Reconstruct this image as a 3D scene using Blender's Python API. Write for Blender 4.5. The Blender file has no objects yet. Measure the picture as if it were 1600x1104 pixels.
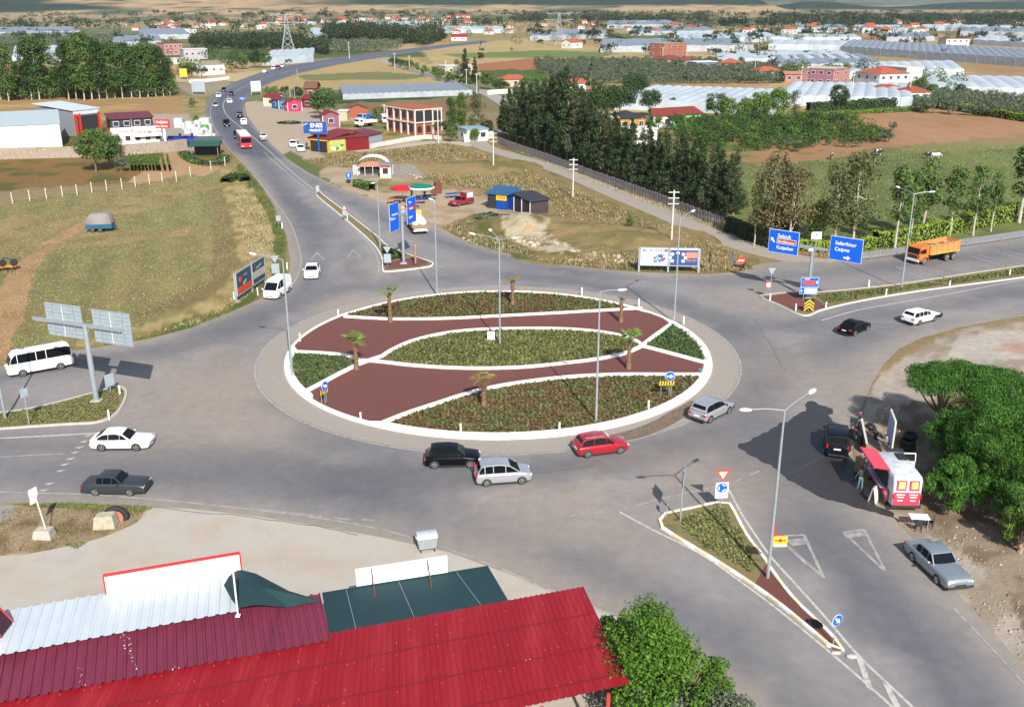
import bpy, bmesh, math, random
import numpy as np
from mathutils import Vector, Matrix, geometry
random.seed(7); rng = np.random.default_rng(7)
S = bpy.context.scene
COL = S.collection
F_PX, CAM_H, PITCH = 1530.0, 32.0, math.atan(552.0/1530.0)
cam_d = bpy.data.cameras.new('camera'); cam = bpy.data.objects.new('camera', cam_d); COL.objects.link(cam)
cam.location = (0, 0, CAM_H); cam.rotation_euler = (math.pi/2-PITCH, 0, 0)
cam_d.sensor_fit = 'HORIZONTAL'; cam_d.sensor_width = 36.0; cam_d.lens = F_PX/1600*36
cam_d.clip_start = 0.5; cam_d.clip_end = 40000
S.camera = cam
SUN_EL, SUN_AZ = math.radians(38), math.atan2(0.245, -0.97)     # azimuth measured from +Y towards +X
world = bpy.data.worlds.new('World'); S.world = world; world.use_nodes = True
nt = world.node_tree; bg = nt.nodes['Background']
sky = nt.nodes.new('ShaderNodeTexSky'); sky.sky_type = 'NISHITA'; sky.sun_disc = False
sky.sun_elevation = SUN_EL; sky.sun_rotation = SUN_AZ; sky.air_density = 1.0; sky.dust_density = 1.5
nt.links.new(sky.outputs[0], bg.inputs[0]); bg.inputs[1].default_value = 0.09
sd = bpy.data.lights.new('sun', 'SUN'); sun = bpy.data.objects.new('sun', sd); COL.objects.link(sun)
sd.energy = 4.0; sd.angle = math.radians(0.6); sd.color = (1.0, 0.955, 0.89)
dsun = Vector((math.sin(SUN_AZ)*math.cos(SUN_EL), math.cos(SUN_AZ)*math.cos(SUN_EL), math.sin(SUN_EL)))
sun.rotation_euler = dsun.to_track_quat('Z', 'Y').to_euler()
S.view_settings.view_transform = 'Standard'; S.view_settings.look = 'None'; S.view_settings.gamma = 1
S.view_settings.exposure = 0.8
try:
    S.cycles.volume_bounces = 0; S.cycles.transparent_max_bounces = 8; S.cycles.max_bounces = 6
except Exception: pass
CT, ST = math.cos(PITCH), math.sin(PITCH)
def ray(px, py):
    x = (px-800)/F_PX; u = -(py-552)/F_PX
    return (x, CT+u*ST, -ST+u*CT)
def G(px, py, z=0.0):
    d = ray(px, py); t = (z-CAM_H)/d[2]
    return Vector((d[0]*t, d[1]*t, z))
def ZT(P, py):                                   # height at which the vertical through P shows at row py
    d = ray(800, py); return CAM_H + P.y*d[2]/d[1]
def PX(p):                                       # world -> pixel, arrays allowed
    x, y, z = p; zc = y*CT-(z-CAM_H)*ST; v = y*ST+(z-CAM_H)*CT
    return 800+F_PX*x/zc, 552-F_PX*v/zc
def lin(c): c = c/255.0; return c/12.92 if c <= .04045 else ((c+.055)/1.055)**2.4
KA = 0.62
def C(r, g, b, k=None): k = KA if k is None else k; return (lin(r)*k, lin(g)*k, lin(b)*k)
def vn(x, y, seed=0):                            # value noise on numpy arrays
    x = np.asarray(x, float); y = np.asarray(y, float)
    xi = np.floor(x).astype(np.int64); yi = np.floor(y).astype(np.int64); xf = x-xi; yf = y-yi
    def h(a, b):
        n = (a*374761393+b*668265263+seed*1442695041) & 0x7fffffff
        n = ((n ^ (n >> 13))*1274126177) & 0x7fffffff
        return ((n ^ (n >> 16)) & 0xffff)/65535.0
    u = xf*xf*(3-2*xf); v = yf*yf*(3-2*yf)
    return (h(xi, yi)*(1-u)+h(xi+1, yi)*u)*(1-v)+(h(xi, yi+1)*(1-u)+h(xi+1, yi+1)*u)*v
def fbm(x, y, o=3, seed=0):
    s = 0; a = .5; t = 0
    for k in range(o): s = s+a*vn(np.asarray(x)*2**k, np.asarray(y)*2**k, seed+k); t += a; a *= .5
    return s/t
def inpoly(X, Y, poly):
    r = np.zeros(X.shape, bool); n = len(poly)
    for i in range(n):
        x0, y0 = poly[i]; x1, y1 = poly[(i+1) % n]
        if y0 == y1: continue
        c = ((Y > y0) != (Y > y1)) & (X < (x1-x0)*(Y-y0)/(y1-y0)+x0); r ^= c
    return r
def nth(i): return '%d%s' % (i, 'th' if 4 <= i % 100 <= 20 else {1: 'st', 2: 'nd', 3: 'rd'}.get(i % 10, 'th'))
def tag(o, label=None, cat=None, group=None, kind=None):
    if label: o['label'] = label
    if cat: o['category'] = cat
    if group: o['group'] = group
    if kind: o['kind'] = kind
    return o
def empty(name, loc, rz=0, label=None, cat=None, group=None):
    o = bpy.data.objects.new(name, None); COL.objects.link(o); o.location = loc; o.rotation_euler = (0, 0, rz)
    o.empty_display_size = .3
    return tag(o, label, cat, group)
MC = {}
def mat(name, col, rough=.7, metal=0.0, var=.15, scale=3.0, bump=0.0, bscale=20.0, spec=.5, coat=0.0, attr=None,
        stretch=None, col2=None, thr=None, isl=0.0, transl=0.0, detail=4.0, rough2=None):
    if name in MC: return MC[name]
    m = bpy.data.materials.new(name); m.use_nodes = True; t = m.node_tree; N = t.nodes; L = t.links
    p = N['Principled BSDF']; p.inputs['Roughness'].default_value = rough; p.inputs['Metallic'].default_value = metal
    p.inputs['Specular IOR Level'].default_value = spec; p.inputs['Coat Weight'].default_value = coat
    if coat: p.inputs['Coat Roughness'].default_value = .05
    tc = N.new('ShaderNodeTexCoord'); vec = tc.outputs['Object']
    if stretch:
        mp = N.new('ShaderNodeMapping'); mp.inputs['Scale'].default_value = stretch; L.new(vec, mp.inputs[0]); vec = mp.outputs[0]
    if attr:
        a = N.new('ShaderNodeAttribute'); a.attribute_name = attr; base = a.outputs['Color']
    else:
        r = N.new('ShaderNodeRGB'); r.outputs[0].default_value = (*col, 1); base = r.outputs[0]
    if var or col2:
        n1 = N.new('ShaderNodeTexNoise'); n1.inputs['Scale'].default_value = scale; n1.inputs['Detail'].default_value = detail
        n1.inputs['Roughness'].default_value = .62
        L.new(vec, n1.inputs['Vector'])
        if col2:
            cr = N.new('ShaderNodeMapRange'); cr.inputs[1].default_value = thr[0]; cr.inputs[2].default_value = thr[1]
            L.new(n1.outputs[0], cr.inputs[0]); mx = N.new('ShaderNodeMix'); mx.data_type = 'RGBA'
            L.new(cr.outputs[0], mx.inputs[0]); L.new(base, mx.inputs[6]); mx.inputs[7].default_value = (*col2, 1); base = mx.outputs[2]
        if var:
            mr = N.new('ShaderNodeMapRange'); mr.inputs[1].default_value = .25; mr.inputs[2].default_value = .75
            mr.inputs[3].default_value = 1-var; mr.inputs[4].default_value = 1+var; L.new(n1.outputs[0], mr.inputs[0])
            v = N.new('ShaderNodeVectorMath'); v.operation = 'SCALE'; L.new(base, v.inputs[0]); L.new(mr.outputs[0], v.inputs['Scale']); base = v.outputs[0]
    if isl:
        g = N.new('ShaderNodeNewGeometry'); mr = N.new('ShaderNodeMapRange'); mr.inputs[3].default_value = 1-isl; mr.inputs[4].default_value = 1+isl
        L.new(g.outputs['Random Per Island'], mr.inputs[0])
        v = N.new('ShaderNodeVectorMath'); v.operation = 'SCALE'; L.new(base, v.inputs[0]); L.new(mr.outputs[0], v.inputs['Scale']); base = v.outputs[0]
    L.new(base, p.inputs['Base Color'])
    if bump:
        nb = N.new('ShaderNodeTexNoise'); nb.inputs['Scale'].default_value = bscale; nb.inputs['Detail'].default_value = 3; L.new(vec, nb.inputs['Vector'])
        b = N.new('ShaderNodeBump'); b.inputs['Strength'].default_value = min(1, bump); b.inputs['Distance'].default_value = .05 if bump <= 1 else bump
        L.new(nb.outputs[0], b.inputs['Height']); L.new(b.outputs[0], p.inputs['Normal'])
    if transl:
        tr = N.new('ShaderNodeBsdfTranslucent'); L.new(base, tr.inputs[0]); ms = N.new('ShaderNodeMixShader'); ms.inputs[0].default_value = transl
        L.new(p.outputs[0], ms.inputs[1]); L.new(tr.outputs[0], ms.inputs[2]); L.new(ms.outputs[0], N['Material Output'].inputs['Surface'])
    MC[name] = m; return m
def paint(name, rgb, rough=.3, coat=.6, metal=0.0, spec=.5): return mat(name, rgb, rough, metal, var=.05, scale=2, coat=coat, spec=spec)
M_STEEL = mat('galvanised_steel', (.42, .47, .5), .45, .55, var=.12, scale=4)
M_GREYP = mat('grey_sign_back', (.36, .42, .46), .5, .3, var=.12, scale=3)
M_WHITE = mat('white_paint', (.78, .78, .76), .5, var=.06)
M_DUSTW = mat('weathered_white_paint', (.74, .72, .66), .7, var=.12, scale=2.5, col2=(.5, .44, .33), thr=(.62, .8))
M_KERBW = mat('whitewashed_kerb', (.82, .80, .74), .75, var=.08, scale=2.2, col2=(.50, .42, .29), thr=(.56, .78), bump=.5, detail=8)
M_KERBY = mat('yellowed_kerb', (.66, .58, .38), .75, var=.15, scale=2, col2=(.42, .34, .2), thr=(.6, .8))
M_CONC = mat('concrete', (.42, .39, .34), .85, var=.18, scale=2.5, bump=.3)
M_CONCL = mat('pale_concrete', (.55, .53, .49), .85, var=.15, scale=1.5, bump=.2)
M_BLACK = mat('black_rubber', (.015, .015, .016), .75, var=.2)
M_DARK = mat('dark_opening', (.02, .02, .022), .8, var=.1)
M_GLASS = mat('car_glass', (.006, .008, .010), .08, var=.05, spec=.22)
M_WGLASS = mat('window_glass', (.04, .05, .06), .12, var=.2, spec=.7)
M_RIM = mat('alloy_rim', (.45, .45, .46), .35, .7, var=.1)
M_CHROME = mat('chrome', (.6, .6, .6), .15, .9, var=.05)
M_LAMP = mat('headlamp_glass', (.75, .78, .8), .12, var=.05, spec=.8)
M_RED = mat('red_paint', (.55, .03, .03), .45, var=.06)
M_TAIL = mat('tail_lamp_red', (.45, .01, .01), .2, var=.05)
M_BLUE = mat('road_sign_blue', (.0, .10, .62), .45, var=.05)
M_YEL = mat('sign_yellow', (.75, .46, .02), .5, var=.06)
M_BLK = mat('black_paint', (.02, .02, .02), .4, var=.1)
M_TRIM = mat('black_plastic', (.03, .03, .032), .6, var=.1)
M_WOOD = mat('weathered_wood', (.25, .17, .1), .8, var=.25, scale=4)
M_BARK = mat('bark', (.16, .12, .085), .9, var=.3, scale=4, bump=.5)
M_BARKP = mat('pale_bark', (.42, .38, .31), .85, var=.3, scale=3, bump=.4)
M_BARKR = mat('pine_bark', (.30, .20, .14), .9, var=.3, scale=4, bump=.5)
class MB:
    def __init__(s): s.v = []; s.f = []; s.m = []; s.sm = []
    def add(s, vs, fs, mi=0, smooth=False, M=None):
        o = len(s.v)
        if M is not None: vs = [tuple(M @ Vector(v)) for v in vs]
        s.v += [tuple(v) for v in vs]
        for f in fs: s.f.append(tuple(i+o for i in f)); s.m.append(mi); s.sm.append(smooth)
        return s
    def box(s, c, d, mi=0, rz=0, M=None):
        x, y, z = d[0]/2, d[1]/2, d[2]/2
        vs = [(-x, -y, -z), (x, -y, -z), (x, y, -z), (-x, y, -z), (-x, -y, z), (x, -y, z), (x, y, z), (-x, y, z)]
        R = Matrix.Translation(c) @ Matrix.Rotation(rz, 4, 'Z')
        if M is not None: R = M @ R
        return s.add(vs, [(0, 3, 2, 1), (4, 5, 6, 7), (0, 1, 5, 4), (1, 2, 6, 5), (2, 3, 7, 6), (3, 0, 4, 7)], mi, M=R)
    def cyl(s, a, b, r0, r1=None, n=10, mi=0, cap=True, smooth=True):
        a = Vector(a); b = Vector(b); r1 = r0 if r1 is None else r1; d = (b-a)
        q = d.to_track_quat('Z', 'Y').to_matrix(); u = q @ Vector((1, 0, 0)); w = q @ Vector((0, 1, 0)); vs = []
        for c, r in ((a, r0), (b, r1)):
            for i in range(n):
                t = 2*math.pi*i/n; vs.append(c+u*(r*math.cos(t))+w*(r*math.sin(t)))
        fs = [(i, (i+1) % n, n+(i+1) % n, n+i) for i in range(n)]
        s.add(vs, fs, mi, smooth)
        if cap: s.add(vs, [tuple(range(n-1, -1, -1)), tuple(range(n, 2*n))], mi)
        return s
    def tube(s, pts, rs, n=8, mi=0):
        for i in range(len(pts)-1): s.cyl(pts[i], pts[i+1], rs[i], rs[i+1], n, mi, cap=(i in (0, len(pts)-2)))
        return s
    def bar(s, a, b, w, h, mi=0):                 # rectangular bar a->b
        a = Vector(a); b = Vector(b); d = b-a; L = d.length
        q = d.to_track_quat('X', 'Z').to_matrix().to_4x4()
        return s.box((L/2, 0, 0), (L, w, h), mi, M=Matrix.Translation(a) @ q)
    def prism(s, poly, z0, z1, mi=0, mt=None, bottom=False):
        n = len(poly); vs = [(p[0], p[1], z0) for p in poly]+[(p[0], p[1], z1) for p in poly]
        ar = sum(poly[i][0]*poly[(i+1) % n][1]-poly[(i+1) % n][0]*poly[i][1] for i in range(n))
        if ar < 0: vs = [(p[0], p[1], z0) for p in poly[::-1]]+[(p[0], p[1], z1) for p in poly[::-1]]
        s.add(vs, [(i, (i+1) % n, n+(i+1) % n, n+i) for i in range(n)], mi)
        s.add(vs, [tuple(range(n, 2*n))]+([tuple(range(n-1, -1, -1))] if bottom else []), mi if mt is None else mt)
        return s
    def ell(s, c, r, n=12, k=7, mi=0, M=None):
        vs = []; fs = []
        for i in range(k+1):
            ph = math.pi*i/k
            for j in range(n):
                t = 2*math.pi*j/n; vs.append((c[0]+r[0]*math.sin(ph)*math.cos(t), c[1]+r[1]*math.sin(ph)*math.sin(t), c[2]-r[2]*math.cos(ph)))
        for i in range(k):
            for j in range(n): fs.append((i*n+j, i*n+(j+1) % n, (i+1)*n+(j+1) % n, (i+1)*n+j))
        return s.add(vs, fs, mi, True, M)
    def build(s, name, mats, parent=None, loc=None, bevel=0, label=None):
        me = bpy.data.meshes.new(name); me.from_pydata(s.v, [], s.f)
        if not isinstance(mats, (list, tuple)): mats = [mats]
        for m in mats: me.materials.append(m)
        me.polygons.foreach_set('material_index', s.m); me.polygons.foreach_set('use_smooth', s.sm); me.update()
        o = bpy.data.objects.new(name, me); COL.objects.link(o)
        if parent: o.parent = parent
        if loc is not None: o.location = loc
        if bevel:
            b = o.modifiers.new('bevel', 'BEVEL'); b.width = bevel; b.segments = 2; b.limit_method = 'ANGLE'; b.angle_limit = math.radians(28)
        if label: o['label'] = label
        return o
def struct(o, kind='structure'): o['kind'] = kind; return o
def fix_normals(o):
    bm = bmesh.new(); bm.from_mesh(o.data); bmesh.ops.recalc_face_normals(bm, faces=bm.faces); bm.to_mesh(o.data); bm.free(); return o
def fastmesh(name, V, Fq, mats, parent=None, smooth=False, cols=None):
    me = bpy.data.meshes.new(name); V = np.asarray(V, np.float32); Fq = np.asarray(Fq, np.int32); k = Fq.shape[1]
    me.vertices.add(len(V)); me.vertices.foreach_set('co', V.ravel()); me.loops.add(Fq.size); me.loops.foreach_set('vertex_index', Fq.ravel())
    me.polygons.add(len(Fq)); me.polygons.foreach_set('loop_start', np.arange(0, Fq.size, k, dtype=np.int32))
    me.polygons.foreach_set('use_smooth', np.full(len(Fq), smooth)); me.update(calc_edges=True)
    if cols is not None:
        a = me.color_attributes.new('paint', 'FLOAT_COLOR', 'POINT'); a.data.foreach_set('color', np.asarray(cols, np.float32).ravel())
    for m in (mats if isinstance(mats, (list, tuple)) else [mats]): me.materials.append(m)
    o = bpy.data.objects.new(name, me); COL.objects.link(o)
    if parent: o.parent = parent
    return o
def copy_tree(o, parent=None):
    c = o.copy(); COL.objects.link(c); c.parent = parent
    for ch in [x for x in KIDS.get(o.name, [])]: copy_tree(ch, c)
    return c
KIDS = {}
def index_kids(root):
    KIDS[root.name] = [x for x in COL.objects if x.parent == root]
    for k in KIDS[root.name]: index_kids(k)
def clone(proto, loc, rz=0, sc=1.0, label=None, cat=None, group=None):
    if proto.name not in KIDS: index_kids(proto)
    c = copy_tree(proto); c.location = loc; c.rotation_euler = (0, 0, rz); c.scale = (sc, sc, sc) if not hasattr(sc, '__len__') else sc
    return tag(c, label, cat, group)
def text_mesh(name, s, size, m, parent, M, align='LEFT', wx=1.0):
    cu = bpy.data.curves.new(name, 'FONT'); cu.body = s; cu.size = size; cu.align_x = align; cu.offset = size*.018; cu.extrude = .004
    t = bpy.data.objects.new(name, cu); COL.objects.link(t); dg = bpy.context.evaluated_depsgraph_get()
    me = bpy.data.meshes.new_from_object(t.evaluated_get(dg)); COL.objects.unlink(t); bpy.data.objects.remove(t)
    me.transform(M @ Matrix.Diagonal((wx, 1, 1, 1))); me.materials.clear(); me.materials.append(m)
    o = bpy.data.objects.new(name, me); COL.objects.link(o); o.parent = parent; return o
def smooth(pts, n=6, closed=False):
    P = [Vector(p) for p in pts]; out = []; N = len(P); rngi = range(N if closed else N-1)
    for i in rngi:
        p0 = P[(i-1) % N] if (closed or i > 0) else P[0]; p1 = P[i]; p2 = P[(i+1) % N]; p3 = P[(i+2) % N] if (closed or i+2 < N) else P[-1]
        for k in range(n):
            t = k/n; out.append(.5*((2*p1)+(p2-p0)*t+(2*p0-5*p1+4*p2-p3)*t*t+(3*p1-p0-3*p2+p3)*t**3))
    if not closed: out.append(P[-1])
    return out
def gp(pts, z=0.0, n=0, closed=False):
    w = [G(x, y, z) for x, y in pts]
    return smooth(w, n, closed) if n else w
def offsets(pts, closed=False):
    N = len(pts); res = []
    for i in range(N):
        a = pts[i-1] if (closed or i > 0) else pts[i]; b = pts[(i+1) % N] if (closed or i < N-1) else pts[i]
        d = Vector((b.x-a.x, b.y-a.y, 0)); d = d.normalized() if d.length > 1e-6 else Vector((1, 0, 0)); res.append(Vector((-d.y, d.x, 0)))
    return res
def kerb(mb, pts, w, z0, z1, closed=False, mi=0, alt=None, seg=1.2):
    if alt is not None:                           # resample so painted blocks have a real length
        q = [pts[0]];
        loop = pts+[pts[0]] if closed else pts
        acc = [0]
        for a, b in zip(loop, loop[1:]): acc.append(acc[-1]+(b-a).length)
        n = max(2, int(acc[-1]/seg)); out = []
        for k in range(n+(0 if closed else 1)):
            d = acc[-1]*k/n; i = max(0, min(len(loop)-2, int(np.searchsorted(acc, d))-1)); L = acc[i+1]-acc[i]
            out.append(loop[i].lerp(loop[i+1], (d-acc[i])/L if L else 0))
        pts = out
    nn = offsets(pts, closed); N = len(pts); vs = []
    for p, o in zip(pts, nn):
        for sgn, z in ((-1, z0), (-.85, z1), (.85, z1), (1, z0)): vs.append((p.x+o.x*w/2*sgn, p.y+o.y*w/2*sgn, z))
    for i in range(N if closed else N-1):
        a = 4*i; b = 4*((i+1) % N); m = mi if alt is None else (mi if i % 2 == 0 else alt)
        mb.add([vs[a], vs[a+1], vs[a+2], vs[a+3], vs[b], vs[b+1], vs[b+2], vs[b+3]], [(0, 4, 5, 1), (1, 5, 6, 2), (2, 6, 7, 3)], m)
    return mb
def ribbon(mb, pts, w, z, closed=False, mi=0):
    nn = offsets(pts, closed); N = len(pts)
    vs = []
    for p, o in zip(pts, nn): vs += [(p.x-o.x*w/2, p.y-o.y*w/2, z), (p.x+o.x*w/2, p.y+o.y*w/2, z)]
    fs = [(2*i, 2*((i+1) % N), 2*((i+1) % N)+1, 2*i+1) for i in range(N if closed else N-1)]
    return mb.add(vs, fs, mi)
def cdt(poly, step, z, seed=1, zf=None):          # triangulated sheet with interior points; poly = list of Vector
    P = [Vector((p.x, p.y)) for p in poly]; xs = [p.x for p in P]; ys = [p.y for p in P]
    X, Y = np.meshgrid(np.arange(min(xs), max(xs), step), np.arange(min(ys), max(ys), step))
    r = np.random.default_rng(seed); X = X+r.uniform(-.3, .3, X.shape)*step; Y = Y+r.uniform(-.3, .3, Y.shape)*step
    ok = inpoly(X, Y, [(p.x, p.y) for p in P]); pts = P+[Vector((a, b)) for a, b in zip(X[ok], Y[ok])]
    n = len(P); v, e, f, *_ = geometry.delaunay_2d_cdt(pts, [(i, (i+1) % n) for i in range(n)], [], 1, 1e-4)
    V = np.array([(a.x, a.y, z) for a in v]); F = []
    for t in f:
        a, b, c = v[t[0]], v[t[1]], v[t[2]]
        F.append(t if (b-a).cross(c-a) > 0 else t[::-1])
    return V, np.array([list(t) for t in F])
def segdist(X, Y, pts):
    D = np.full(X.shape, 1e9)
    for a, b in zip(pts, pts[1:]):
        dx, dy = b.x-a.x, b.y-a.y; L = dx*dx+dy*dy+1e-9
        t = np.clip(((X-a.x)*dx+(Y-a.y)*dy)/L, 0, 1); D = np.minimum(D, np.hypot(X-a.x-t*dx, Y-a.y-t*dy))
    return D
def terrain():
    rows = np.concatenate([np.linspace(9, 60, 46), np.linspace(61, 170, 84), np.linspace(172, 420, 96), np.linspace(424, 1500, 170)])
    cols = np.linspace(-700, 2300, 560)
    PXm, PYm = np.meshgrid(cols, rows); zc = 52052.0/PYm; Y = (zc-CAM_H*ST)/CT; X = (PXm-800)/F_PX*zc
    wx = (fbm(X/5, Y/5, 3, 1)-.5)*np.clip(zc*.03, 2.0, 16)*14; wy = (fbm(X/5+40, Y/5, 3, 2)-.5)*np.clip(60*np.minimum(PYm, 500)/400, 2, 40)*.35
    QX = PXm+wx*14/np.clip(zc, 40, 400)*2.2; QY = PYm+wy
    col = np.zeros(X.shape+(3,)); col[:] = C(158, 138, 98)
    # patchwork of fields on the plain
    pal = [C(*c) for c in [(196, 170, 122), (182, 150, 108), (120, 122, 78), (168, 150, 104), (98, 112, 66), (204, 184, 140), (176, 132, 96), (132, 132, 88), (90, 104, 66), (190, 165, 120)]]
    r2 = np.random.default_rng(5); U = X*.96+Y*.28; V = -X*.28+Y*.96
    sx, sy = r2.uniform(-2500, 2500, 900), r2.uniform(300, 5200, 900); sc = r2.integers(0, len(pal), 900)
    far = PYm < 175; fx, fy = U[far]/1.9, V[far]; D = np.full(fx.shape, 1e18); idx = np.zeros(fx.shape, int)
    ux, uy = (sx*.96+sy*.28)/1.9, -sx*.28+sy*.96
    for i in range(900):
        d = np.maximum(abs(fx-ux[i]), abs(fy-uy[i])); k = d < D; D[k] = d[k]; idx[k] = i
    col[far] = np.array(pal)[sc[idx]]
    b = (PYm < 52)                                 # tan foothills, dotted fields
    t = np.clip((52-PYm)/12, 0, 1)[..., None]; tan = np.array(C(194, 168, 126)); tan2 = np.array(C(122, 126, 92))
    k = (fbm(X/160, Y/420, 3, 9) > .56)[..., None]
    foot = np.where(k, tan2, tan); col = col*(1-t*.75)+foot*t*.75
    def reg(poly, c, var=.0, ns=3., alt=None, at=.5, stripes=None, raw=False):
        m = inpoly(PXm if raw else QX, PYm if raw else QY, poly)
        cc = np.zeros(col.shape); cc[:] = C(*c)
        if alt is not None:
            q = np.clip((fbm(X/ns, Y/ns, 5, 21)-at)*7+.5, 0, 1)[..., None]; cc = cc*(1-q)+np.array(C(*alt))*q
        if stripes:
            ang, per, amt = stripes; w = (X*math.cos(ang)+Y*math.sin(ang)); cc *= (1+amt*np.sin(w*2*math.pi/per+3*fbm(X/12, Y/12, 2, 4)))[..., None]
        col[m] = cc[m]
    reg([(-700, 150), (292, 148), (305, 165), (305, 190), (250, 205), (-700, 205)], (180, 146, 100), stripes=(1.2, 9, .07), alt=(196, 165, 112), at=.6, ns=14)
    reg([(-700, 205), (300, 190), (360, 250), (330, 282), (-700, 330)], (148, 116, 70), alt=(108, 104, 56), at=.54, ns=6)
    reg([(170, 180), (310, 178), (345, 236), (170, 236)], (186, 176, 160), raw=True)
    reg([(262, 236), (300, 238), (318, 262), (355, 262), (330, 284), (240, 296), (200, 285)], (196, 160, 118))
    reg([(-700, 322), (-100, 330), (0, 318), (180, 297), (365, 262), (410, 300), (440, 350), (452, 400), (440, 440), (370, 480), (230, 535), (0, 590), (-700, 720)], (152, 140, 92), alt=(142, 138, 88), at=.5, ns=11, stripes=(.35, 5.5, .09))
    reg([(330, 296), (352, 292), (372, 420), (330, 468), (240, 490), (160, 500), (250, 470), (330, 440)], (140, 124, 84), alt=(140, 130, 84), at=.5, ns=6)
    reg([(-40, 345), (150, 320), (260, 300), (350, 280), (352, 288), (260, 315), (150, 365), (300, 350), (300, 366), (140, 385), (-40, 395)], (168, 146, 102), alt=(150, 136, 90), at=.5, ns=4)
    reg([(-60, 590), (-40, 500), (30, 415), (66, 382), (150, 333), (150, 343), (76, 395), (56, 430), (40, 480), (8, 560), (-20, 590)], (190, 152, 112), alt=(178, 142, 102), at=.55, ns=3)
    reg([(345, 262), (372, 255), (412, 300), (436, 360), (434, 410), (420, 450), (330, 490), (220, 535), (120, 545), (120, 530), (230, 505), (330, 462), (372, 415), (360, 340)], (186, 166, 112), alt=(150, 134, 84), at=.52, ns=2.5)
    reg([(366, 250), (384, 262), (425, 315), (448, 375), (448, 432), (370, 485), (250, 530), (130, 550), (225, 522), (360, 474), (425, 435), (430, 370), (400, 310)], (92, 108, 52), alt=(128, 122, 66), at=.55, ns=2)
    # east side of the north road
    reg([(380, 160), (400, 158), (500, 168), (640, 196), (660, 220), (610, 240), (480, 262), (430, 240), (385, 190)], (198, 180, 156), raw=True)
    reg([(520, 192), (640, 180), (660, 215), (610, 222), (590, 232), (560, 222)], (172, 152, 100), alt=(120, 124, 66), at=.5, ns=6)
    reg([(470, 246), (560, 236), (700, 222), (760, 240), (900, 292), (1040, 350), (1180, 400), (1200, 420), (1100, 432), (950, 426), (850, 412), (740, 385), (640, 335), (540, 298)], (166, 144, 100), alt=(136, 126, 80), at=.52, ns=4)
    reg([(455, 236), (475, 248), (545, 296), (530, 300), (430, 245)], (112, 122, 68), raw=True)
    reg([(505, 262), (640, 270), (690, 292), (720, 305), (860, 318), (800, 338), (700, 350), (660, 345), (600, 318), (545, 300), (500, 275)], (198, 178, 150), alt=(184, 160, 128), at=.55, ns=4)
    reg([(545, 262), (640, 258), (665, 275), (560, 280)], (170, 162, 150), raw=True)
    reg([(560, 285), (670, 278), (700, 292), (600, 303)], (140, 130, 84), alt=(176, 158, 116), at=.5, ns=3)
    reg([(700, 345), (760, 335), (800, 345), (830, 372), (900, 392), (1010, 412), (1180, 418), (1180, 430), (950, 426), (850, 412), (740, 386)], (146, 128, 82), alt=(104, 112, 58), at=.5, ns=2.2)
    reg([(780, 345), (835, 340), (862, 352), (850, 368), (905, 392), (900, 402), (840, 398), (790, 372)], (206, 190, 160), alt=(140, 124, 84), at=.6, ns=2)
    reg([(880, 395), (975, 402), (975, 412), (890, 408)], (190, 160, 124), alt=(120, 112, 66), at=.5, ns=2)
    # lane and strip beside the fence
    reg([(740, 215), (800, 228), (900, 268), (1010, 312), (1140, 362), (1260, 398), (1290, 415), (1200, 400), (1040, 345), (900, 285), (770, 235)], (164, 140, 96), alt=(132, 118, 74), at=.5, ns=4)
    reg([(1120, 352), (1190, 372), (1340, 396), (1280, 412), (1220, 402)], (176, 122, 84), alt=(150, 116, 76), at=.5, ns=3)
    reg([(1120, 258), (1400, 228), (2300, 215), (2300, 345), (1600, 368), (1400, 398), (1200, 388), (1130, 350)], (126, 134, 78), alt=(112, 122, 70), at=.5, ns=9, stripes=(.1, 8, .05))
    reg([(800, 190), (1100, 180), (1300, 200), (1420, 225), (1120, 262), (800, 262)], (150, 132, 80), alt=(104, 118, 60), at=.5, ns=5)
    reg([(1120, 240), (1360, 222), (1420, 232), (1180, 262)], (176, 138, 96), alt=(120, 128, 70), at=.6, ns=5)
    reg([(1300, 180), (1440, 169), (2300, 196), (2300, 212), (1600, 211), (1440, 226), (1390, 232), (1180, 236), (1330, 215)], (184, 142, 104), stripes=(.12, 7, .05), alt=(176, 134, 98), at=.6, ns=15)
    reg([(1430, 228), (2300, 206), (2300, 220), (1400, 238)], (138, 140, 84), alt=(150, 140, 90), at=.5, ns=8)
    # fields beyond
    reg([(395, 138), (430, 122), (500, 104), (600, 90), (650, 92), (740, 132), (740, 140), (520, 140)], (192, 168, 116), stripes=(1.4, 10, .05))
    reg([(460, 118), (590, 112), (680, 118), (640, 124), (480, 126)], (132, 136, 88), raw=True)
    reg([(500, 146), (735, 142), (760, 150), (520, 164)], (96, 104, 62), alt=(60, 82, 44), at=.5, ns=6)
    reg([(540, 164), (740, 154), (780, 170), (620, 180)], (150, 118, 86))
    reg([(655, 76), (820, 60), (1000, 84), (1030, 96), (860, 112), (740, 112), (680, 100)], (196, 172, 122), stripes=(.3, 12, .05))
    reg([(690, 85), (860, 78), (970, 84), (930, 90), (720, 91)], (126, 142, 82), raw=True)
    reg([(740, 101), (820, 92), (980, 92), (1015, 98), (860, 112), (750, 112)], (178, 122, 84), raw=True)
    reg([(750, 110), (840, 108), (870, 128), (760, 130)], (88, 112, 56))
    reg([(840, 96), (1000, 96), (1220, 106), (1240, 120), (1220, 130), (1030, 136), (860, 132)], (150, 136, 98), alt=(108, 112, 76), at=.5, ns=6, raw=True)
    reg([(860, 132), (1200, 126), (1200, 134), (960, 146), (880, 142)], (186, 156, 112), raw=True)
    reg([(1240, 78), (1330, 76), (1600, 100), (1700, 108), (1700, 122), (1500, 112), (1300, 88)], (176, 152, 108), raw=True)
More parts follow.
